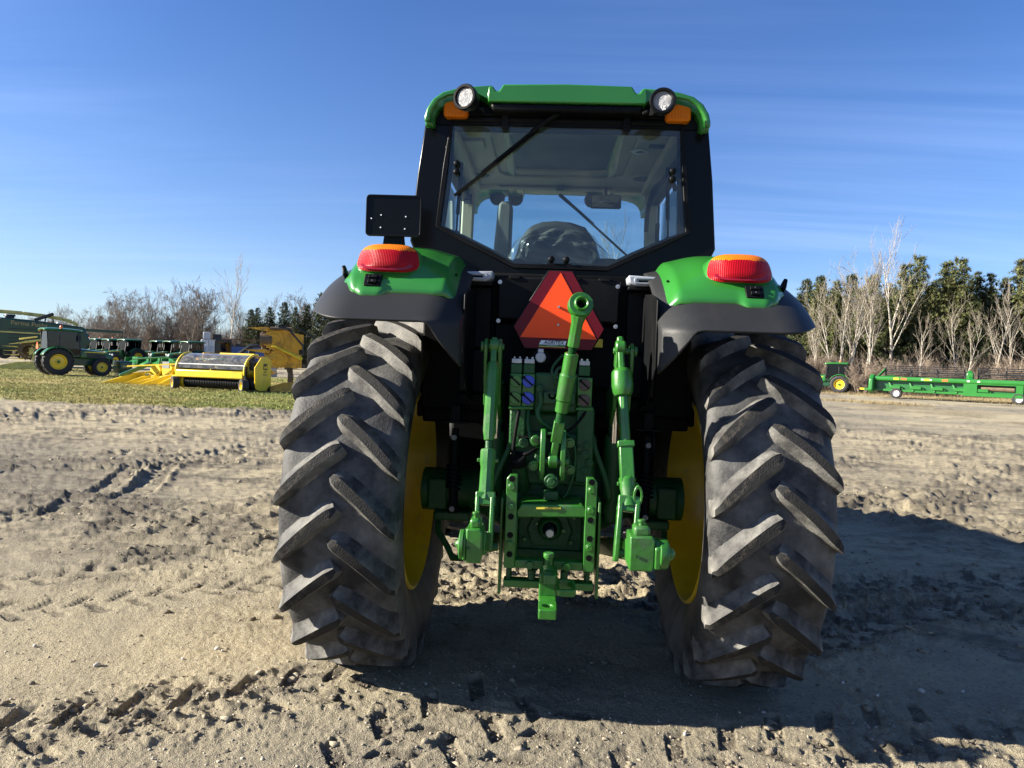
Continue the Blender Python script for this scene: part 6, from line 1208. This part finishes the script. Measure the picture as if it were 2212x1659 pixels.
b = MB(); b.b2((-0.45, -0.5, 0), (0.45, 0.5, 0.6)); o = b.build('dark_crate', BLK, None, bev=0.03); tag(o, 'dark crate beside the top white tote', 'crate'); o.location = gd(430, 77)+Vector((0.91, 0.42, 0))*1.75+Vector((0, 0, 2.97)); o.rotation_euler = (0, 0, RAD(25))
rk = empty('steel_rack'); tag(rk, 'rusty steel pipe rack behind the excavator cab', 'rack'); b = MB()
for x in (-4, -1.3, 1.3, 4): b.bar((x, 0, 0), (x, 0, 3.3), 0.08, 0.08, up=(0, 1, 0)); b.bar((x, 1.2, 0), (x, 1.2, 3.3), 0.08, 0.08, up=(0, 1, 0))
b.build('post', RUST, rk); b = MB()
for z in (2.3, 3.2): b.bar((-4, 0, z), (4.3, 0, z), 0.1, 0.1); b.bar((-4, 1.2, z), (4.3, 1.2, z), 0.1, 0.1)
b.build('beam', RUST, rk); b = MB()
for k in range(10): b.b2((-3.8+k*0.8, 0.1, 2.36), (-3.3+k*0.8, 1.1, 2.36+0.15+0.35*((k*7) % 5)/5))
b.build('stored_parts', BLK, rk); P = gd(520, 84); place(rk, P, (-0.4, 0.91))
plt = empty('pallet'); 
for z in (0.0, 0.11):
    for k in range(5): MB().b2((-0.6, -0.5+k*0.24, z), (0.6, -0.36+k*0.24, z+0.02)).build('board', WOOD, plt)
for y in (-0.46, 0.0, 0.46): MB().b2((-0.6, y-0.05, 0.02), (0.6, y+0.05, 0.11)).build('runner', WOOD, plt)
for i in range(9):
    o = plt if i == 0 else copy_tree(plt); tag(o, 'pale wooden pallet, %s from the ground in the stack behind the folded header' % ('first', 'second', 'third', 'fourth', 'fifth', 'sixth', 'seventh', 'eighth', 'ninth')[i], 'pallet', 'stack of pallets'); p = gd(578, 50); o.location = (p.x+0.03*math.sin(i*2), p.y, 0.16*i); o.rotation_euler = (0, 0, 0.3+0.02*math.sin(i*3))

# ---- right side: tractor and long grain header on its trailer
rt = field_tractor('row_tractor', GRNB, 0.74, True, True); tag(rt, 'bright green cab tractor before the wood, coupled ahead of the long grain header', 'tractor')
for c in bpy.data.objects:
    if c.parent == rt and c.name.startswith('warning_triangle'): c.location = (0.0, 0, 0.45)
P = gd(1824, 62); place(rt, P+Vector((0.0, 0.6, 0)), (-0.86, 0.50), 1.06)
A_, B_ = gz(1937, 861), gz(2201, 875); ax_ = (B_-A_).normalized()
gh = empty('grain_header'); tag(gh, 'very long green grain header with black reel on a trailer by the wood', 'header')
gh.location = A_; gh.rotation_euler = (0, 0, math.atan2(ax_.y, ax_.x)); LN = 13.0     # local +x along the header
b = MB(); b.prism(rrect(-0.45, 0.05, 1.28, 1.62, 0.12), -1.5, LN, 'x'); b.build('main_tube', GRNB, gh, 40)
b = MB(); b.prism([(-0.05, 0.55), (0.10, 0.55), (0.12, 1.5), (-0.02, 1.5)], -1.45, LN, 'x'); b.build('back_sheet', GRN, gh)
b = MB(); b.prism([(-0.9, 0.55), (-0.6, 0.35), (0.9, 0.45), (0.5, 1.6), (-0.3, 1.75), (-0.8, 1.4)], -1.78, -1.46, 'x'); b.build('end_shield', GRNB, gh, bev=0.08)
b = MB(); b.bar((-1.5, 0.2, 1.4), (-1.0, 0.9, 2.2), 0.1, 0.14); b.bar((-1.3, -0.1, 1.55), (-0.3, 0.4, 1.7), 0.08, 0.10); b.build('reel_arm', GRNB, gh)
b = MB(); b.bar((4.6, -0.3, 1.4), (4.4, 0.6, 2.1), 0.3, 0.35); b.box((4.5, 0.2, 1.75), (0.42, 0.5, 0.6)); b.build('reel_arm', GRNB, gh, bev=0.05)
for x0, x1 in ((-1.0, 4.1), (4.9, LN)):
    RZ, RR = 1.98, 0.43
    rl = MB(); rl.cyl((x0, 0.9, RZ), (x1, 0.9, RZ), 0.06, n=10); o = rl.build('reel', BLK, gh)
    for k in range(6):
        a = RAD(60*k+20); MB().tube([(x0, 0.9+RR*math.cos(a), RZ+RR*math.sin(a)), (x1, 0.9+RR*math.cos(a), RZ+RR*math.sin(a))], 0.028, 5).build('reel_bar', BLK, o)
    n = int((x1-x0)/1.45)
    for j in range(n+1):
        x = lerp(x0, x1, j/n); b = MB()
        for k in range(6): a = RAD(60*k+20); b.bar((x, 0.9, RZ), (x, 0.9+RR*math.cos(a), RZ+RR*math.sin(a)), 0.05, 0.05)
        b.build('reel_spider', BLK, o)
    b = MB()
    for k in range(6):
        a = RAD(60*k+20); m_ = int((x1-x0)/0.30)
        for j in range(m_): x = lerp(x0, x1, j/m_); p = Vector((x, 0.9+RR*math.cos(a), RZ+RR*math.sin(a))); b.add([p+Vector((-0.010, 0, 0)), p+Vector((0.010, 0, 0)), p+Vector((0, -0.05, -0.18))], [(0, 1, 2)])
    b.build('reel_tine', BLK, o, 0)['kind'] = 'stuff'
b = MB(); b.bar((-2.2, -0.15, 0.62), (LN, -0.15, 0.55), 0.14, 0.16); b.build('trailer_beam', GRNB, gh)
b = MB(); b.box((-2.3, -0.15, 0.62), (0.4, 0.1, 0.12)); b.build('tow_eye', YEL, gh)
for k in range(9):
    x = -0.6+k*1.35
    if 5.0 < x < 7.6: continue
    b = MB(); b.bar((x, -0.1, 1.35), (x+0.35, -0.25, 0.6), 0.10, 0.10, up=(0, 1, 0)); b.box((x+0.5, -0.25, 0.85), (0.7, 0.2, 0.22)); b.bar((x+0.1, -0.2, 0.95), (x+1.0, -0.2, 0.75), 0.08, 0.12); b.build('bracket', GRNB, gh, bev=0.01)
b = MB(); b.ring([(4.2, 0.45), (7.6, 0.45), (7.6, 1.35), (4.2, 1.35)], [(5.0, 0.7), (7.2, 0.7), (7.2, 1.25), (5.0, 1.25)], -0.4, -0.2); b.build('feeder_frame', GRNB, gh)
MB().cyl((5.1, 0.0, 1.0), (7.1, 0.0, 1.0), 0.2, n=16).build('feed_drum', DIRTY, gh)
b = MB(); b.b2((5.0, 0.1, 0.6), (7.2, 0.15, 1.3)); b.build('feeder_back', BLK, gh)
for x, M in ((0.3, ORGS), (2.9, ORGS), (10.6, ORGS), (12.6, ORGS), (-0.2, YEL), (1.8, YEL), (12.1, YEL)): MB().b2((x, -0.458, 1.40), (x+0.36, -0.452, 1.53)).build('side_reflector', M, gh)
for x in (1.6, 2.1, 4.4, 5.0, 11.6): MB().b2((x, -0.458, 1.42), (x+0.16, -0.452, 1.52)).build('white_sticker', WHT, gh)
for x in (0.0, (B_-A_).length):
    W = empty('trailer_wheel', (x, -0.25, 0.40), parent=gh); W.rotation_euler = (0, 0, RAD(90))
    b = MB(); b.lathe([(0.22, -0.14), (0.32, -0.16), (0.38, -0.14), (0.40, 0), (0.38, 0.14), (0.32, 0.16), (0.22, 0.14)], n=28); b.build('tyre', TYB, W, 40)
    b = MB(); b.lathe([(0.225, -0.14), (0.2, -0.12), (0.18, -0.06), (0.07, -0.08), (0, -0.08)], n=24); b.lathe([(0.225, 0.14), (0.2, 0.12), (0.18, 0.06), (0.07, 0.08), (0, 0.08)], n=24); b.build('rim', WHT, W, 40)

# ================================================================== woods
BARK = pbr('grey_brown_bark', (0.15, 0.127, 0.105), 0.9, var=0.35, vscale=3, bump=0.3, bscale=20)
BARKP = pbr('pale_birch_bark', (0.44, 0.40, 0.33), 0.85, var=0.25, vscale=6, c2=(0.16, 0.13, 0.10), mixscale=3.5, mixlo=0.5, mixhi=0.62, stretch=(1, 1, 2.5))
TWIG = pbr('grey_twigs', (0.165, 0.135, 0.110), 0.9, var=0.3, vscale=0.8)
TWIGP = pbr('pale_twigs', (0.20, 0.17, 0.13), 0.9, var=0.3, vscale=0.8)
TWIGR = pbr('reddish_brush_twigs', (0.17, 0.125, 0.095), 0.9, var=0.35, vscale=0.7, c2=(0.25, 0.20, 0.145), mixscale=0.6, mixlo=0.4, mixhi=0.6)
def needle_mat(name, c, c2):
    M = pbr(name, c, 0.7, var=0.45, vscale=1.3, c2=c2, mixscale=0.9, mixlo=0.4, mixhi=0.65, spec=0.25); return M
PINE = needle_mat('dark_pine_needles', (0.035, 0.050, 0.018), (0.085, 0.095, 0.032))
PINEL = needle_mat('olive_pine_needles', (0.062, 0.076, 0.025), (0.135, 0.135, 0.045))
def rot_about(v, axis, a): return Matrix.Rotation(a, 3, axis) @ v
def bare_tree(rng, H, spread=0.5, trunk_r=0.13, forks=1, levels=4, lean=0.05, twig_r=0.011, start=0.35):
    tr, cr = MB(), MB()
    def grow(p, d, L, r, lev):
        n = 5 if lev == 0 else 4; pts = [p]; rs = [r]; q = p.copy(); dd = d.copy()
        for i in range(n):
            dd = (dd+Vector((rng.uniform(-1, 1), rng.uniform(-1, 1), rng.uniform(-0.3, 0.7)))*(0.10 if lev == 0 else 0.16)); dd.normalize()
            q = q+dd*(L/n); pts.append(q.copy()); rs.append(max(r*(1-0.80*(i+1)/n), twig_r*0.7))
        (tr if lev < 2 else cr).tube(pts, rs, 6 if lev == 0 else 4 if lev == 1 else 3, caps=False)
        if lev >= levels: return
        m = [11, 6, 5, 4][min(lev, 3)]
        for k in range(m):
            t = lerp(start if lev == 0 else 0.25, 0.98, (k+rng.random()*0.8)/m); i = min(n-1, int(t*n)); f = t*n-i; b = pts[i].lerp(pts[i+1], f)
            ax = d.cross(Vector((rng.uniform(-1, 1), rng.uniform(-1, 1), rng.uniform(-1, 1))))
            if ax.length < 1e-3: continue
            ax.normalize(); a = rng.uniform(0.45, 0.95)*spread*1.7; nd = rot_about(dd if lev else d, ax, a); nd = (nd+Vector((0, 0, 0.30))).normalized()
            grow(b, nd, L*rng.uniform(0.30, 0.50)*(1.25-0.6*t if lev == 0 else 1.0), max(lerp(r, r*0.2, t)*0.6, twig_r), lev+1)
    for k in range(forks):
        d = Vector((rng.uniform(-1, 1)*(lean+0.18*(forks > 1)), rng.uniform(-1, 1)*(lean+0.18*(forks > 1)), 1)).normalized(); grow(Vector((rng.uniform(-0.2, 0.2)*(forks > 1), rng.uniform(-0.2, 0.2)*(forks > 1), -0.1)), d, H*(1 if k == 0 else rng.uniform(0.75, 0.95)), trunk_r*(1 if k == 0 else 0.8), 0)
    return tr, cr
def pine_tree(rng, H, width, low=0.12):
    tr, cr, ln = MB(), MB(), []
    tr.tube([(0, 0, -0.1), (0.05, 0, H*0.5), (0, 0, H*0.99)], [0.16, 0.10, 0.02], 6, caps=False)
    z = H*low
    while z < H*0.985:
        f = (z/H-low)/(1-low); rad = width*((1-f)**0.75)*(0.55+0.45*min(1, f*5))*rng.uniform(0.75, 1.15); nb = rng.randint(4, 6); a0 = rng.uniform(0, 6.28)
        for k in range(nb):
            a = a0+6.283*k/nb+rng.uniform(-0.35, 0.35); L = rad*rng.uniform(0.6, 1.15); up = lerp(0.10, 0.85, f)
            p0 = Vector((0, 0, z)); d = Vector((math.cos(a), math.sin(a), up)).normalized(); tr.tube([p0, p0+d*L*0.6, p0+d*L+Vector((0, 0, 0.12*L))], [0.03, 0.02, 0.008], 3, caps=False)
            nt = max(4, int(L*11))
            for j in range(nt):
                t = lerp(0.28, 1.04, (j+rng.random())/nt); c = p0+d*L*t+Vector((rng.gauss(0, 0.16), rng.gauss(0, 0.16), rng.gauss(0, 0.10)+0.12*L*t*t)); s_ = rng.uniform(0.20, 0.40)
                ax = (d+Vector((rng.uniform(-0.8, 0.8), rng.uniform(-0.8, 0.8), rng.uniform(0.2, 1.3)))).normalized()
                u = ax.cross(Vector((rng.uniform(-1, 1), rng.uniform(-1, 1), rng.uniform(-1, 1)))).normalized(); w = ax.cross(u)
                for q in range(9):   # one tuft: nine narrow needle blades fanned round the shoot
                    an = 6.283*q/9+rng.uniform(-0.3, 0.3); o_ = u*math.cos(an)+w*math.sin(an); tip = c+(ax*rng.uniform(0.5, 1.0)+o_*0.75)*s_; b_ = o_.cross(ax)*(0.11*s_)
                    cr.v += [tuple(c-b_), tuple(c+b_), tuple(tip)]; m_ = len(cr.v); cr.f.append((m_-3, m_-2, m_-1)); cr.m.append(0)
        z += rng.uniform(0.34, 0.55)*(1.1-0.35*f)
    return tr, cr
def fast_mesh(name, B, mat):
    me = bpy.data.meshes.new(name); me.from_pydata(B.v, [], B.f); me.materials.append(mat); return me
rng = random.Random(3)
VAR = {'grey': [], 'pale': [], 'brush': [], 'pine': [], 'olive': []}
for i in range(4):
    t, c = bare_tree(rng, [9.5, 8.0, 8.6, 7.2][i], [0.62, 0.75, 0.55, 0.7][i], 0.12, [1, 3, 2, 4][i], 4, 0.08, 0.0105, 0.22); VAR['grey'].append((fast_mesh('trunk', t, BARK), fast_mesh('crown', c, TWIG)))
for i in range(4):
    t, c = bare_tree(rng, [13.0, 11.0, 12.0, 10.0][i], [0.42, 0.5, 0.45, 0.5][i], [0.15, 0.13, 0.14, 0.12][i], [1, 2, 1, 2][i], 3, 0.05, 0.012, 0.30); VAR['pale'].append((fast_mesh('trunk', t, BARKP), fast_mesh('crown', c, TWIGP)))
for i in range(3):
    t, c = bare_tree(rng, [4.6, 3.8, 5.2][i], 0.6, 0.045, 6, 3, 0.25, 0.012, 0.12); VAR['brush'].append((fast_mesh('stem', t, TWIGR), fast_mesh('crown', c, TWIGR)))
for i in range(4):
    t, c = pine_tree(rng, [12.5, 11.5, 13.5, 10.5][i], [3.1, 2.8, 3.2, 2.9][i], [0.14, 0.08, 0.2, 0.06][i]); VAR['pine'].append((fast_mesh('trunk', t, BARK), fast_mesh('crown', c, PINE)))
for i in range(3):
    t, c = pine_tree(rng, [12.0, 11.0, 12.8][i], [3.3, 3.0, 3.4][i], [0.12, 0.08, 0.16][i]); VAR['olive'].append((fast_mesh('trunk', t, BARK), fast_mesh('crown', c, PINEL)))
def put(kind, name, p, sc_, label, cat, group, var=None):
    tm, cm = VAR[kind][rng.randrange(len(VAR[kind])) if var is None else var]
    e = empty(name, p, rng.uniform(0, 6.28)); e.scale = (sc_*rng.uniform(0.92, 1.08), sc_*rng.uniform(0.92, 1.08), sc_)
    for n, me in (('trunk' if kind != 'brush' else 'stem', tm), ('crown', cm)):
        o = bpy.data.objects.new(n, me); col.objects.link(o); o.parent = e
    tag(e, label, cat, group); return e
# left wood: bare grey trees, a tall pale one, a few pines towards the tractor
LG = 'bare trees along the left field edge'
def top(px, py, dep, base):      # scale so that the crown reaches the height seen
    d = ray(px, py); d = d*(dep/d.dot(FWD)); return (CAM+d).z/base
for px, py, dep, v in ((40, 695, 120, 1), (90, 690, 118, 3), (130, 668, 116, 0), (165, 662, 112, 1), (200, 664, 115, 2), (235, 655, 110, 3), (262, 640, 100, 1), (290, 634, 99, 1), (318, 632, 98, 2), (350, 640, 101, 3), (385, 622, 97, 0), (408, 618, 96, 3), (435, 632, 99, 1), (545, 655, 100, 2), (590, 650, 104, 0), (640, 640, 100, 3), (675, 652, 98, 1), (708, 640, 99, 0), (10, 700, 122, 2)):
    p = gd(px, dep); put('grey', 'bare_tree', p, top(px, py, dep, [9.5, 8.0, 8.6, 7.2][v])*0.90, ('single-trunked leafless grey tree at the left field edge', 'broad leafless grey tree with three stems at the left field edge', 'leafless grey tree with two stems at the left field edge', 'low bushy leafless grey tree with four stems at the left field edge')[v], 'tree', LG, v)
p = gd(491, 92); put('pale', 'bare_tree', p, top(491, 600, 92, 13.2), 'tall single-trunk leafless tree with pale bark above the blue container', 'tree', None, 0)
for px, dep in ((450, 96), (520, 96), (560, 99), (330, 100), (410, 104)):
    put('pale', 'bare_tree', gd(px, dep), 0.62, 'slim pale-barked leafless tree among the grey left trees', 'tree', 'slim pale trees in the left wood')
for px, py, dep in ((540, 668, 95), (553, 655, 93), (580, 640, 94), (612, 652, 94), (635, 640, 92), (660, 634, 93), (690, 632, 92), (720, 630, 93), (525, 690, 112), (215, 690, 130), (110, 700, 140), (330, 690, 125), (60, 712, 145)):
    put('pine', 'pine_tree', gd(px, dep), top(px, py, dep, 12.4), 'dark pine rising behind the leafless left trees', 'tree', 'pines in the left wood')
# right wood: olive pines behind pale birches, thicket below
RG = 'pines in the right wood'
for px, py, dep in ((1735, 610, 84), (1765, 603, 82), (1800, 590, 80), (1832, 600, 80), (1870, 630, 82), (1915, 615, 80), (1945, 590, 77), (1975, 573, 76), (2010, 590, 75), (2035, 585, 77), (2065, 578, 75), (2100, 590, 76), (2130, 580, 75), (2160, 582, 76), (2195, 580, 75), (2235, 575, 74), (2280, 585, 73), (2330, 578, 72), (1700, 640, 86)):
    k = 'olive' if rng.random() < 0.6 else 'pine'; put(k, 'pine_tree', gd(px, dep), top(px, py, dep, 12.0), 'olive green pine in the wood behind the grain header' if k == 'olive' else 'darker green pine in the wood behind the grain header', 'tree', RG)
for k in range(20):
    px = 1722+k*31+(k*17) % 9; put('olive' if k % 3 else 'pine', 'pine_tree', gd(px, 73+(k*29) % 6), top(px, 612+(k*41) % 34, 75, 12.0), 'olive green pine in the wood behind the grain header' if k % 3 else 'darker green pine in the wood behind the grain header', 'tree', RG)
for px, dep in [(1720+k*26+(k*37) % 11, 88+(k*53) % 9) for k in range(24)]:
    put('pine', 'pine_tree', gd(px, dep), 0.78+0.012*((px*7) % 13), 'darker green pine in the wood behind the grain header', 'tree', RG)
for px, py, dep, v in ((1805, 625, 69, 1), (1826, 600, 70, 3), (1868, 630, 69, 0), (1882, 640, 68, 2), (1925, 560, 72, 0), (1765, 690, 70, 3), (1985, 715, 66, 2), (2080, 685, 66, 1), (2148, 660, 66, 0), (2185, 700, 65, 2), (2230, 690, 66, 1), (2290, 690, 66, 3)):
    put('pale', 'bare_tree', gd(px, dep), top(px, py, dep, [13.2, 11.0, 12.0, 10.0][v]), 'tallest pale single-trunk birch rising above the right pines' if px == 1925 else ('pale single-trunk birch at the front of the right wood', 'pale birch forking into two stems at the front of the right wood', 'slender pale single-trunk birch with sparse crown before the pines', 'short pale birch with two leaning stems before the pines')[v], 'tree', 'pale birches before the pines', v)
put('pale', 'bare_tree', gd(1324, 78), top(1324, 543, 78, 12.0), 'leafless tree seen through the tractor cab above the rear console', 'tree', None, 2)
# middle part of the wood behind the tractor
for px, dep in ((760, 101), (830, 98), (900, 96), (980, 94), (1060, 92), (1140, 92), (1220, 90), (1400, 88), (1480, 88), (1560, 87), (1630, 86)):
    put('grey', 'bare_tree', gd(px, dep), 0.95, 'leafless grey tree in the wood straight behind the tractor', 'tree', 'trees behind the tractor')
for k in range(26):
    px = 745+k*37+(k*23) % 13; dep = lerp(103, 86, k/25)+(k*31) % 7; put('pine' if k % 2 else 'olive', 'pine_tree', gd(px, dep), 0.66+0.02*((k*5) % 9), 'dark pine of the wood hidden straight behind the tractor' if k % 2 else 'olive pine of the wood hidden straight behind the tractor', 'tree', 'trees behind the tractor')
for i in range(46):
    px = 1700+640*(i+rng.random())/46; put('brush', 'bare_shrub', gd(px, rng.uniform(60, 67) if px > 1850 else rng.uniform(66, 70)), rng.uniform(0.40, 0.75), 'leafless brown shrub in the thicket under the right wood', 'shrub', 'thicket under the right wood')
for i in range(44):
    px = -30+760*(i+rng.random())/44; put('brush', 'bare_shrub', gd(px, rng.uniform(93, 108)), rng.uniform(0.7, 1.15), 'leafless brown shrub in the undergrowth of the left wood', 'shrub', 'undergrowth of the left wood')
# dense far undergrowth that nobody could count: thin stems
def thicket(name, px0, px1, d0, d1, n, hmin, hmax, mat, r=0.016):
    B = MB()
    for i in range(n):
        p = gd(rng.uniform(px0, px1), rng.uniform(d0, d1)); h = rng.uniform(hmin, hmax); lx, ly = rng.gauss(0, 0.13)*h, rng.gauss(0, 0.13)*h
        m_ = Vector((p.x+lx*0.4, p.y+ly*0.4, h*0.5)); B.tube([(p.x, p.y, -0.05), m_, (p.x+lx, p.y+ly, h)], [r, r*0.75, r*0.35], 3, caps=False)
        for k in range(4):
            t = rng.uniform(0.3, 0.9); b_ = Vector((p.x+lx*t, p.y+ly*t, h*t)); L = h*rng.uniform(0.15, 0.3); a = rng.uniform(0, 6.28); B.tube([b_, b_+Vector((math.cos(a)*L*0.6, math.sin(a)*L*0.6, L*0.8))], [r*0.6, r*0.3], 3, caps=False)
    o = bpy.data.objects.new(name, fast_mesh(name, B, mat)); col.objects.link(o); return o
tag(thicket('undergrowth', 1690, 2360, 66, 84, 2600, 1.2, 4.2, TWIGR, 0.018), 'dense brown undergrowth filling the right wood', 'undergrowth', kind='stuff')
tag(thicket('undergrowth', -60, 760, 97, 124, 3600, 1.8, 6.2, TWIG, 0.026), 'dense grey brown undergrowth filling the left wood', 'undergrowth', kind='stuff')
tag(thicket('undergrowth', 700, 1720, 90, 112, 1200, 1.8, 5.0, TWIG, 0.03), 'brown undergrowth of the wood behind the tractor', 'undergrowth', kind='stuff')

# ================================================================== grass, clods, stones
GRASS = pbr('dry_green_grass', (0.33, 0.285, 0.105), 0.8, var=0.2, vscale=0.9, c2=(0.20, 0.225, 0.06), mixscale=0.16, mixlo=0.42, mixhi=0.6, spec=0.2)
STRAW = pbr('straw_grass', (0.26, 0.21, 0.115), 0.8, var=0.35, vscale=2.0, c2=(0.20, 0.15, 0.08), mixscale=0.8, mixlo=0.4, mixhi=0.65, spec=0.2)
nr = np.random.default_rng(5)
def blades(name, x, y, h, w, mat, lean=0.5):
    n = len(x); z = relief(x, y, np.full(n, 0.05))[0]; a = nr.uniform(0, math.pi, n); lx = nr.normal(0, lean, n)*h; ly = nr.normal(0, lean, n)*h
    P = np.empty((n, 3, 3)); P[:, 0] = np.stack([x-np.cos(a)*w, y-np.sin(a)*w, z-0.01], -1); P[:, 1] = np.stack([x+np.cos(a)*w, y+np.sin(a)*w, z-0.01], -1); P[:, 2] = np.stack([x+lx, y+ly, z+h], -1)
    me = bpy.data.meshes.new(name); me.vertices.add(n*3); me.vertices.foreach_set('co', P.ravel().astype(np.float32)); me.loops.add(n*3); me.loops.foreach_set('vertex_index', np.arange(n*3, dtype=np.int32)); me.polygons.add(n); me.polygons.foreach_set('loop_start', np.arange(0, n*3, 3, dtype=np.int32)); me.update(calc_edges=True); me.materials.append(mat)
    o = bpy.data.objects.new(name, me); col.objects.link(o); return o
N_ = 260000
t_ = nr.random(N_); dep = 15/(1-t_*(1-15/52)); ang_ = np.radians(nr.uniform(-42, 3, N_))
gx = CAM.x+dep*np.sin(ang_)/np.cos(ang_)*1.0; gy = CAM.y+dep
gm = relief(gx, gy, np.full(N_, 0.05))[2]; keep = nr.random(N_) < gm*0.95
gx, gy = gx[keep], gy[keep]; dk = gy-CAM.y
tag(blades('grass', gx, gy, nr.uniform(0.015, 0.045, len(gx)), 0.003+0.0004*dk, GRASS, 0.8), 'short dry green grass under the parked machines', 'grass', kind='stuff')
N_ = 90000
dd_ = nr.uniform(40, 74, N_); pa = np.radians(nr.uniform(14, 41, N_)); gx = CAM.x+dd_*np.tan(pa-YAW); gy = CAM.y+dd_
gm = relief(gx, gy, np.full(N_, 0.05))[3]; keep = nr.random(N_) < gm; gx, gy = gx[keep], gy[keep]
tag(blades('dead_grass', gx, gy, nr.uniform(0.04, 0.20, len(gx)), 0.014, STRAW, 0.5), 'dead straw-coloured grass along the foot of the right wood', 'grass', kind='stuff')
# loose clods and gravel
CLOD = pbr('loose_soil_clods', (0.27, 0.232, 0.17), 0.95, var=0.35, vscale=7, bump=0.8, bscale=70, c2=(0.10, 0.085, 0.066), mixscale=2.2, mixlo=0.42, mixhi=0.6, spec=0.15)
def pebbles(name, x, y, r, mat, squash=0.6, sink=0.3, dents=0.35):
    base = np.array([(0, 0, 1), (0.894, 0, 0.447), (0.276, 0.851, 0.447), (-0.724, 0.526, 0.447), (-0.724, -0.526, 0.447), (0.276, -0.851, 0.447), (0.724, 0.526, -0.447), (-0.276, 0.851, -0.447), (-0.894, 0, -0.447), (-0.276, -0.851, -0.447), (0.724, -0.526, -0.447), (0, 0, -1)])
    F = np.array([(0, 1, 2), (0, 2, 3), (0, 3, 4), (0, 4, 5), (0, 5, 1), (1, 6, 2), (2, 7, 3), (3, 8, 4), (4, 9, 5), (5, 10, 1), (2, 6, 7), (3, 7, 8), (4, 8, 9), (5, 9, 10), (1, 10, 6), (6, 11, 7), (7, 11, 8), (8, 11, 9), (9, 11, 10), (10, 11, 6)])
    n = len(x); z = relief(x, y, np.full(n, 0.006))[0]; a = nr.uniform(0, 6.28, n)
    V = base[None]*(1+nr.uniform(-dents, dents, (n, 12, 1))); V = V*np.stack([nr.uniform(0.7, 1.3, n), nr.uniform(0.6, 1.1, n), nr.uniform(squash*0.7, squash*1.2, n)], -1)[:, None]*r[:, None, None]
    c, s_ = np.cos(a)[:, None], np.sin(a)[:, None]; X = V[..., 0]*c-V[..., 1]*s_; Y = V[..., 0]*s_+V[..., 1]*c
    P = np.stack([X+x[:, None], Y+y[:, None], V[..., 2]+(z+r*squash*(1-2*sink)*0.6)[:, None]], -1)
    me = bpy.data.meshes.new(name); me.vertices.add(n*12); me.vertices.foreach_set('co', P.ravel().astype(np.float32)); fi = (F[None]+np.arange(n)[:, None, None]*12).reshape(-1)
    me.loops.add(len(fi)); me.loops.foreach_set('vertex_index', fi.astype(np.int32)); me.polygons.add(n*20); me.polygons.foreach_set('loop_start', np.arange(0, n*60, 3, dtype=np.int32)); me.update(calc_edges=True); me.materials.append(mat)
    o = bpy.data.objects.new(name, me); col.objects.link(o); return o
# more where wheels have churned the soil
N_ = 90000; d_ = 2.5/(1-nr.random(N_)*(1-2.5/14)); aa = np.radians(nr.uniform(-40, 36, N_)); x_ = CAM.x+d_*np.tan(aa); y_ = CAM.y+d_
rl_ = relief(x_, y_, np.full(N_, 0.008)); pr_ = 0.012+0.95*np.clip(rl_[1]-0.15, 0, 1)**1.6; keep = nr.random(N_) < pr_*0.5; x_, y_ = x_[keep], y_[keep]
rad_ = np.minimum(0.0030+0.0045*nr.pareto(2.3, len(x_)), 0.026)*(0.8+0.05*(y_-CAM.y))
tag(pebbles('soil_clods', x_, y_, rad_, CLOD, 0.55, 0.3, 0.55), 'loose crumbs and clods of soil scattered over the dirt yard', 'soil', kind='stuff')
bx_, by_, br_ = [], [], []
for ti, n_, sg_ in ((0, 90, 0.17), (4, 50, 0.2), (3, 30, 0.2), (16, 80, 0.25), (17, 80, 0.25), (18, 80, 0.2), (19, 80, 0.2), (1, 14, 0.2), (2, 14, 0.2)):
    P_ = TRACKS[ti][0]; k_ = nr.integers(0, len(P_), n_); bx_.append(P_[k_, 0]+nr.normal(0, sg_, n_)); by_.append(P_[k_, 1]+nr.normal(0, sg_, n_)); br_.append(np.minimum(0.006+0.005*nr.pareto(2.2, n_), 0.022))
tag(pebbles('soil_lumps', np.concatenate(bx_), np.concatenate(by_), np.concatenate(br_), CLOD, 0.5, 0.42, 0.65), 'angular lumps of turned-up soil along the wheel tracks', 'soil', kind='stuff')
N_ = 12000; d_ = 2.45/(1-nr.random(N_)*(1-2.45/9)); aa = np.radians(nr.uniform(-40, 36, N_)); x_ = CAM.x+d_*np.tan(aa); y_ = CAM.y+d_
GRAV = pbr('pale_gravel', (0.29, 0.255, 0.20), 0.85, var=0.4, vscale=30, spec=0.3)
tag(pebbles('gravel', x_, y_, np.minimum(0.0018+0.0012*nr.pareto(2.2, N_), 0.008), GRAV, 0.7), 'fine pale gravel strewn over the dirt yard', 'gravel', kind='stuff')
STONE = pbr('pale_stone', (0.40, 0.38, 0.34), 0.8, var=0.15, vscale=20, bump=0.3, bscale=60)
for (px, py, r) in ((210, 1437, 0.018), (470, 1402, 0.014), (480, 1408, 0.010), (75, 1395, 0.014), (395, 1425, 0.009), (1110, 1440, 0.009), (1895, 1510, 0.012), (1990, 1500, 0.016), (1820, 1478, 0.013), (2080, 1495, 0.011), (1650, 1540, 0.010), (1480, 1585, 0.012), (150, 1330, 0.010), (330, 1265, 0.010)):
    p = gz(px, py); o = pebbles('stone', np.array([p.x]), np.array([p.y]), np.array([r]), STONE, 0.75, 0.15, 0.2); tag(o, 'small pale stone lying loose on the dirt yard', 'stone', 'pale stones on the dirt')
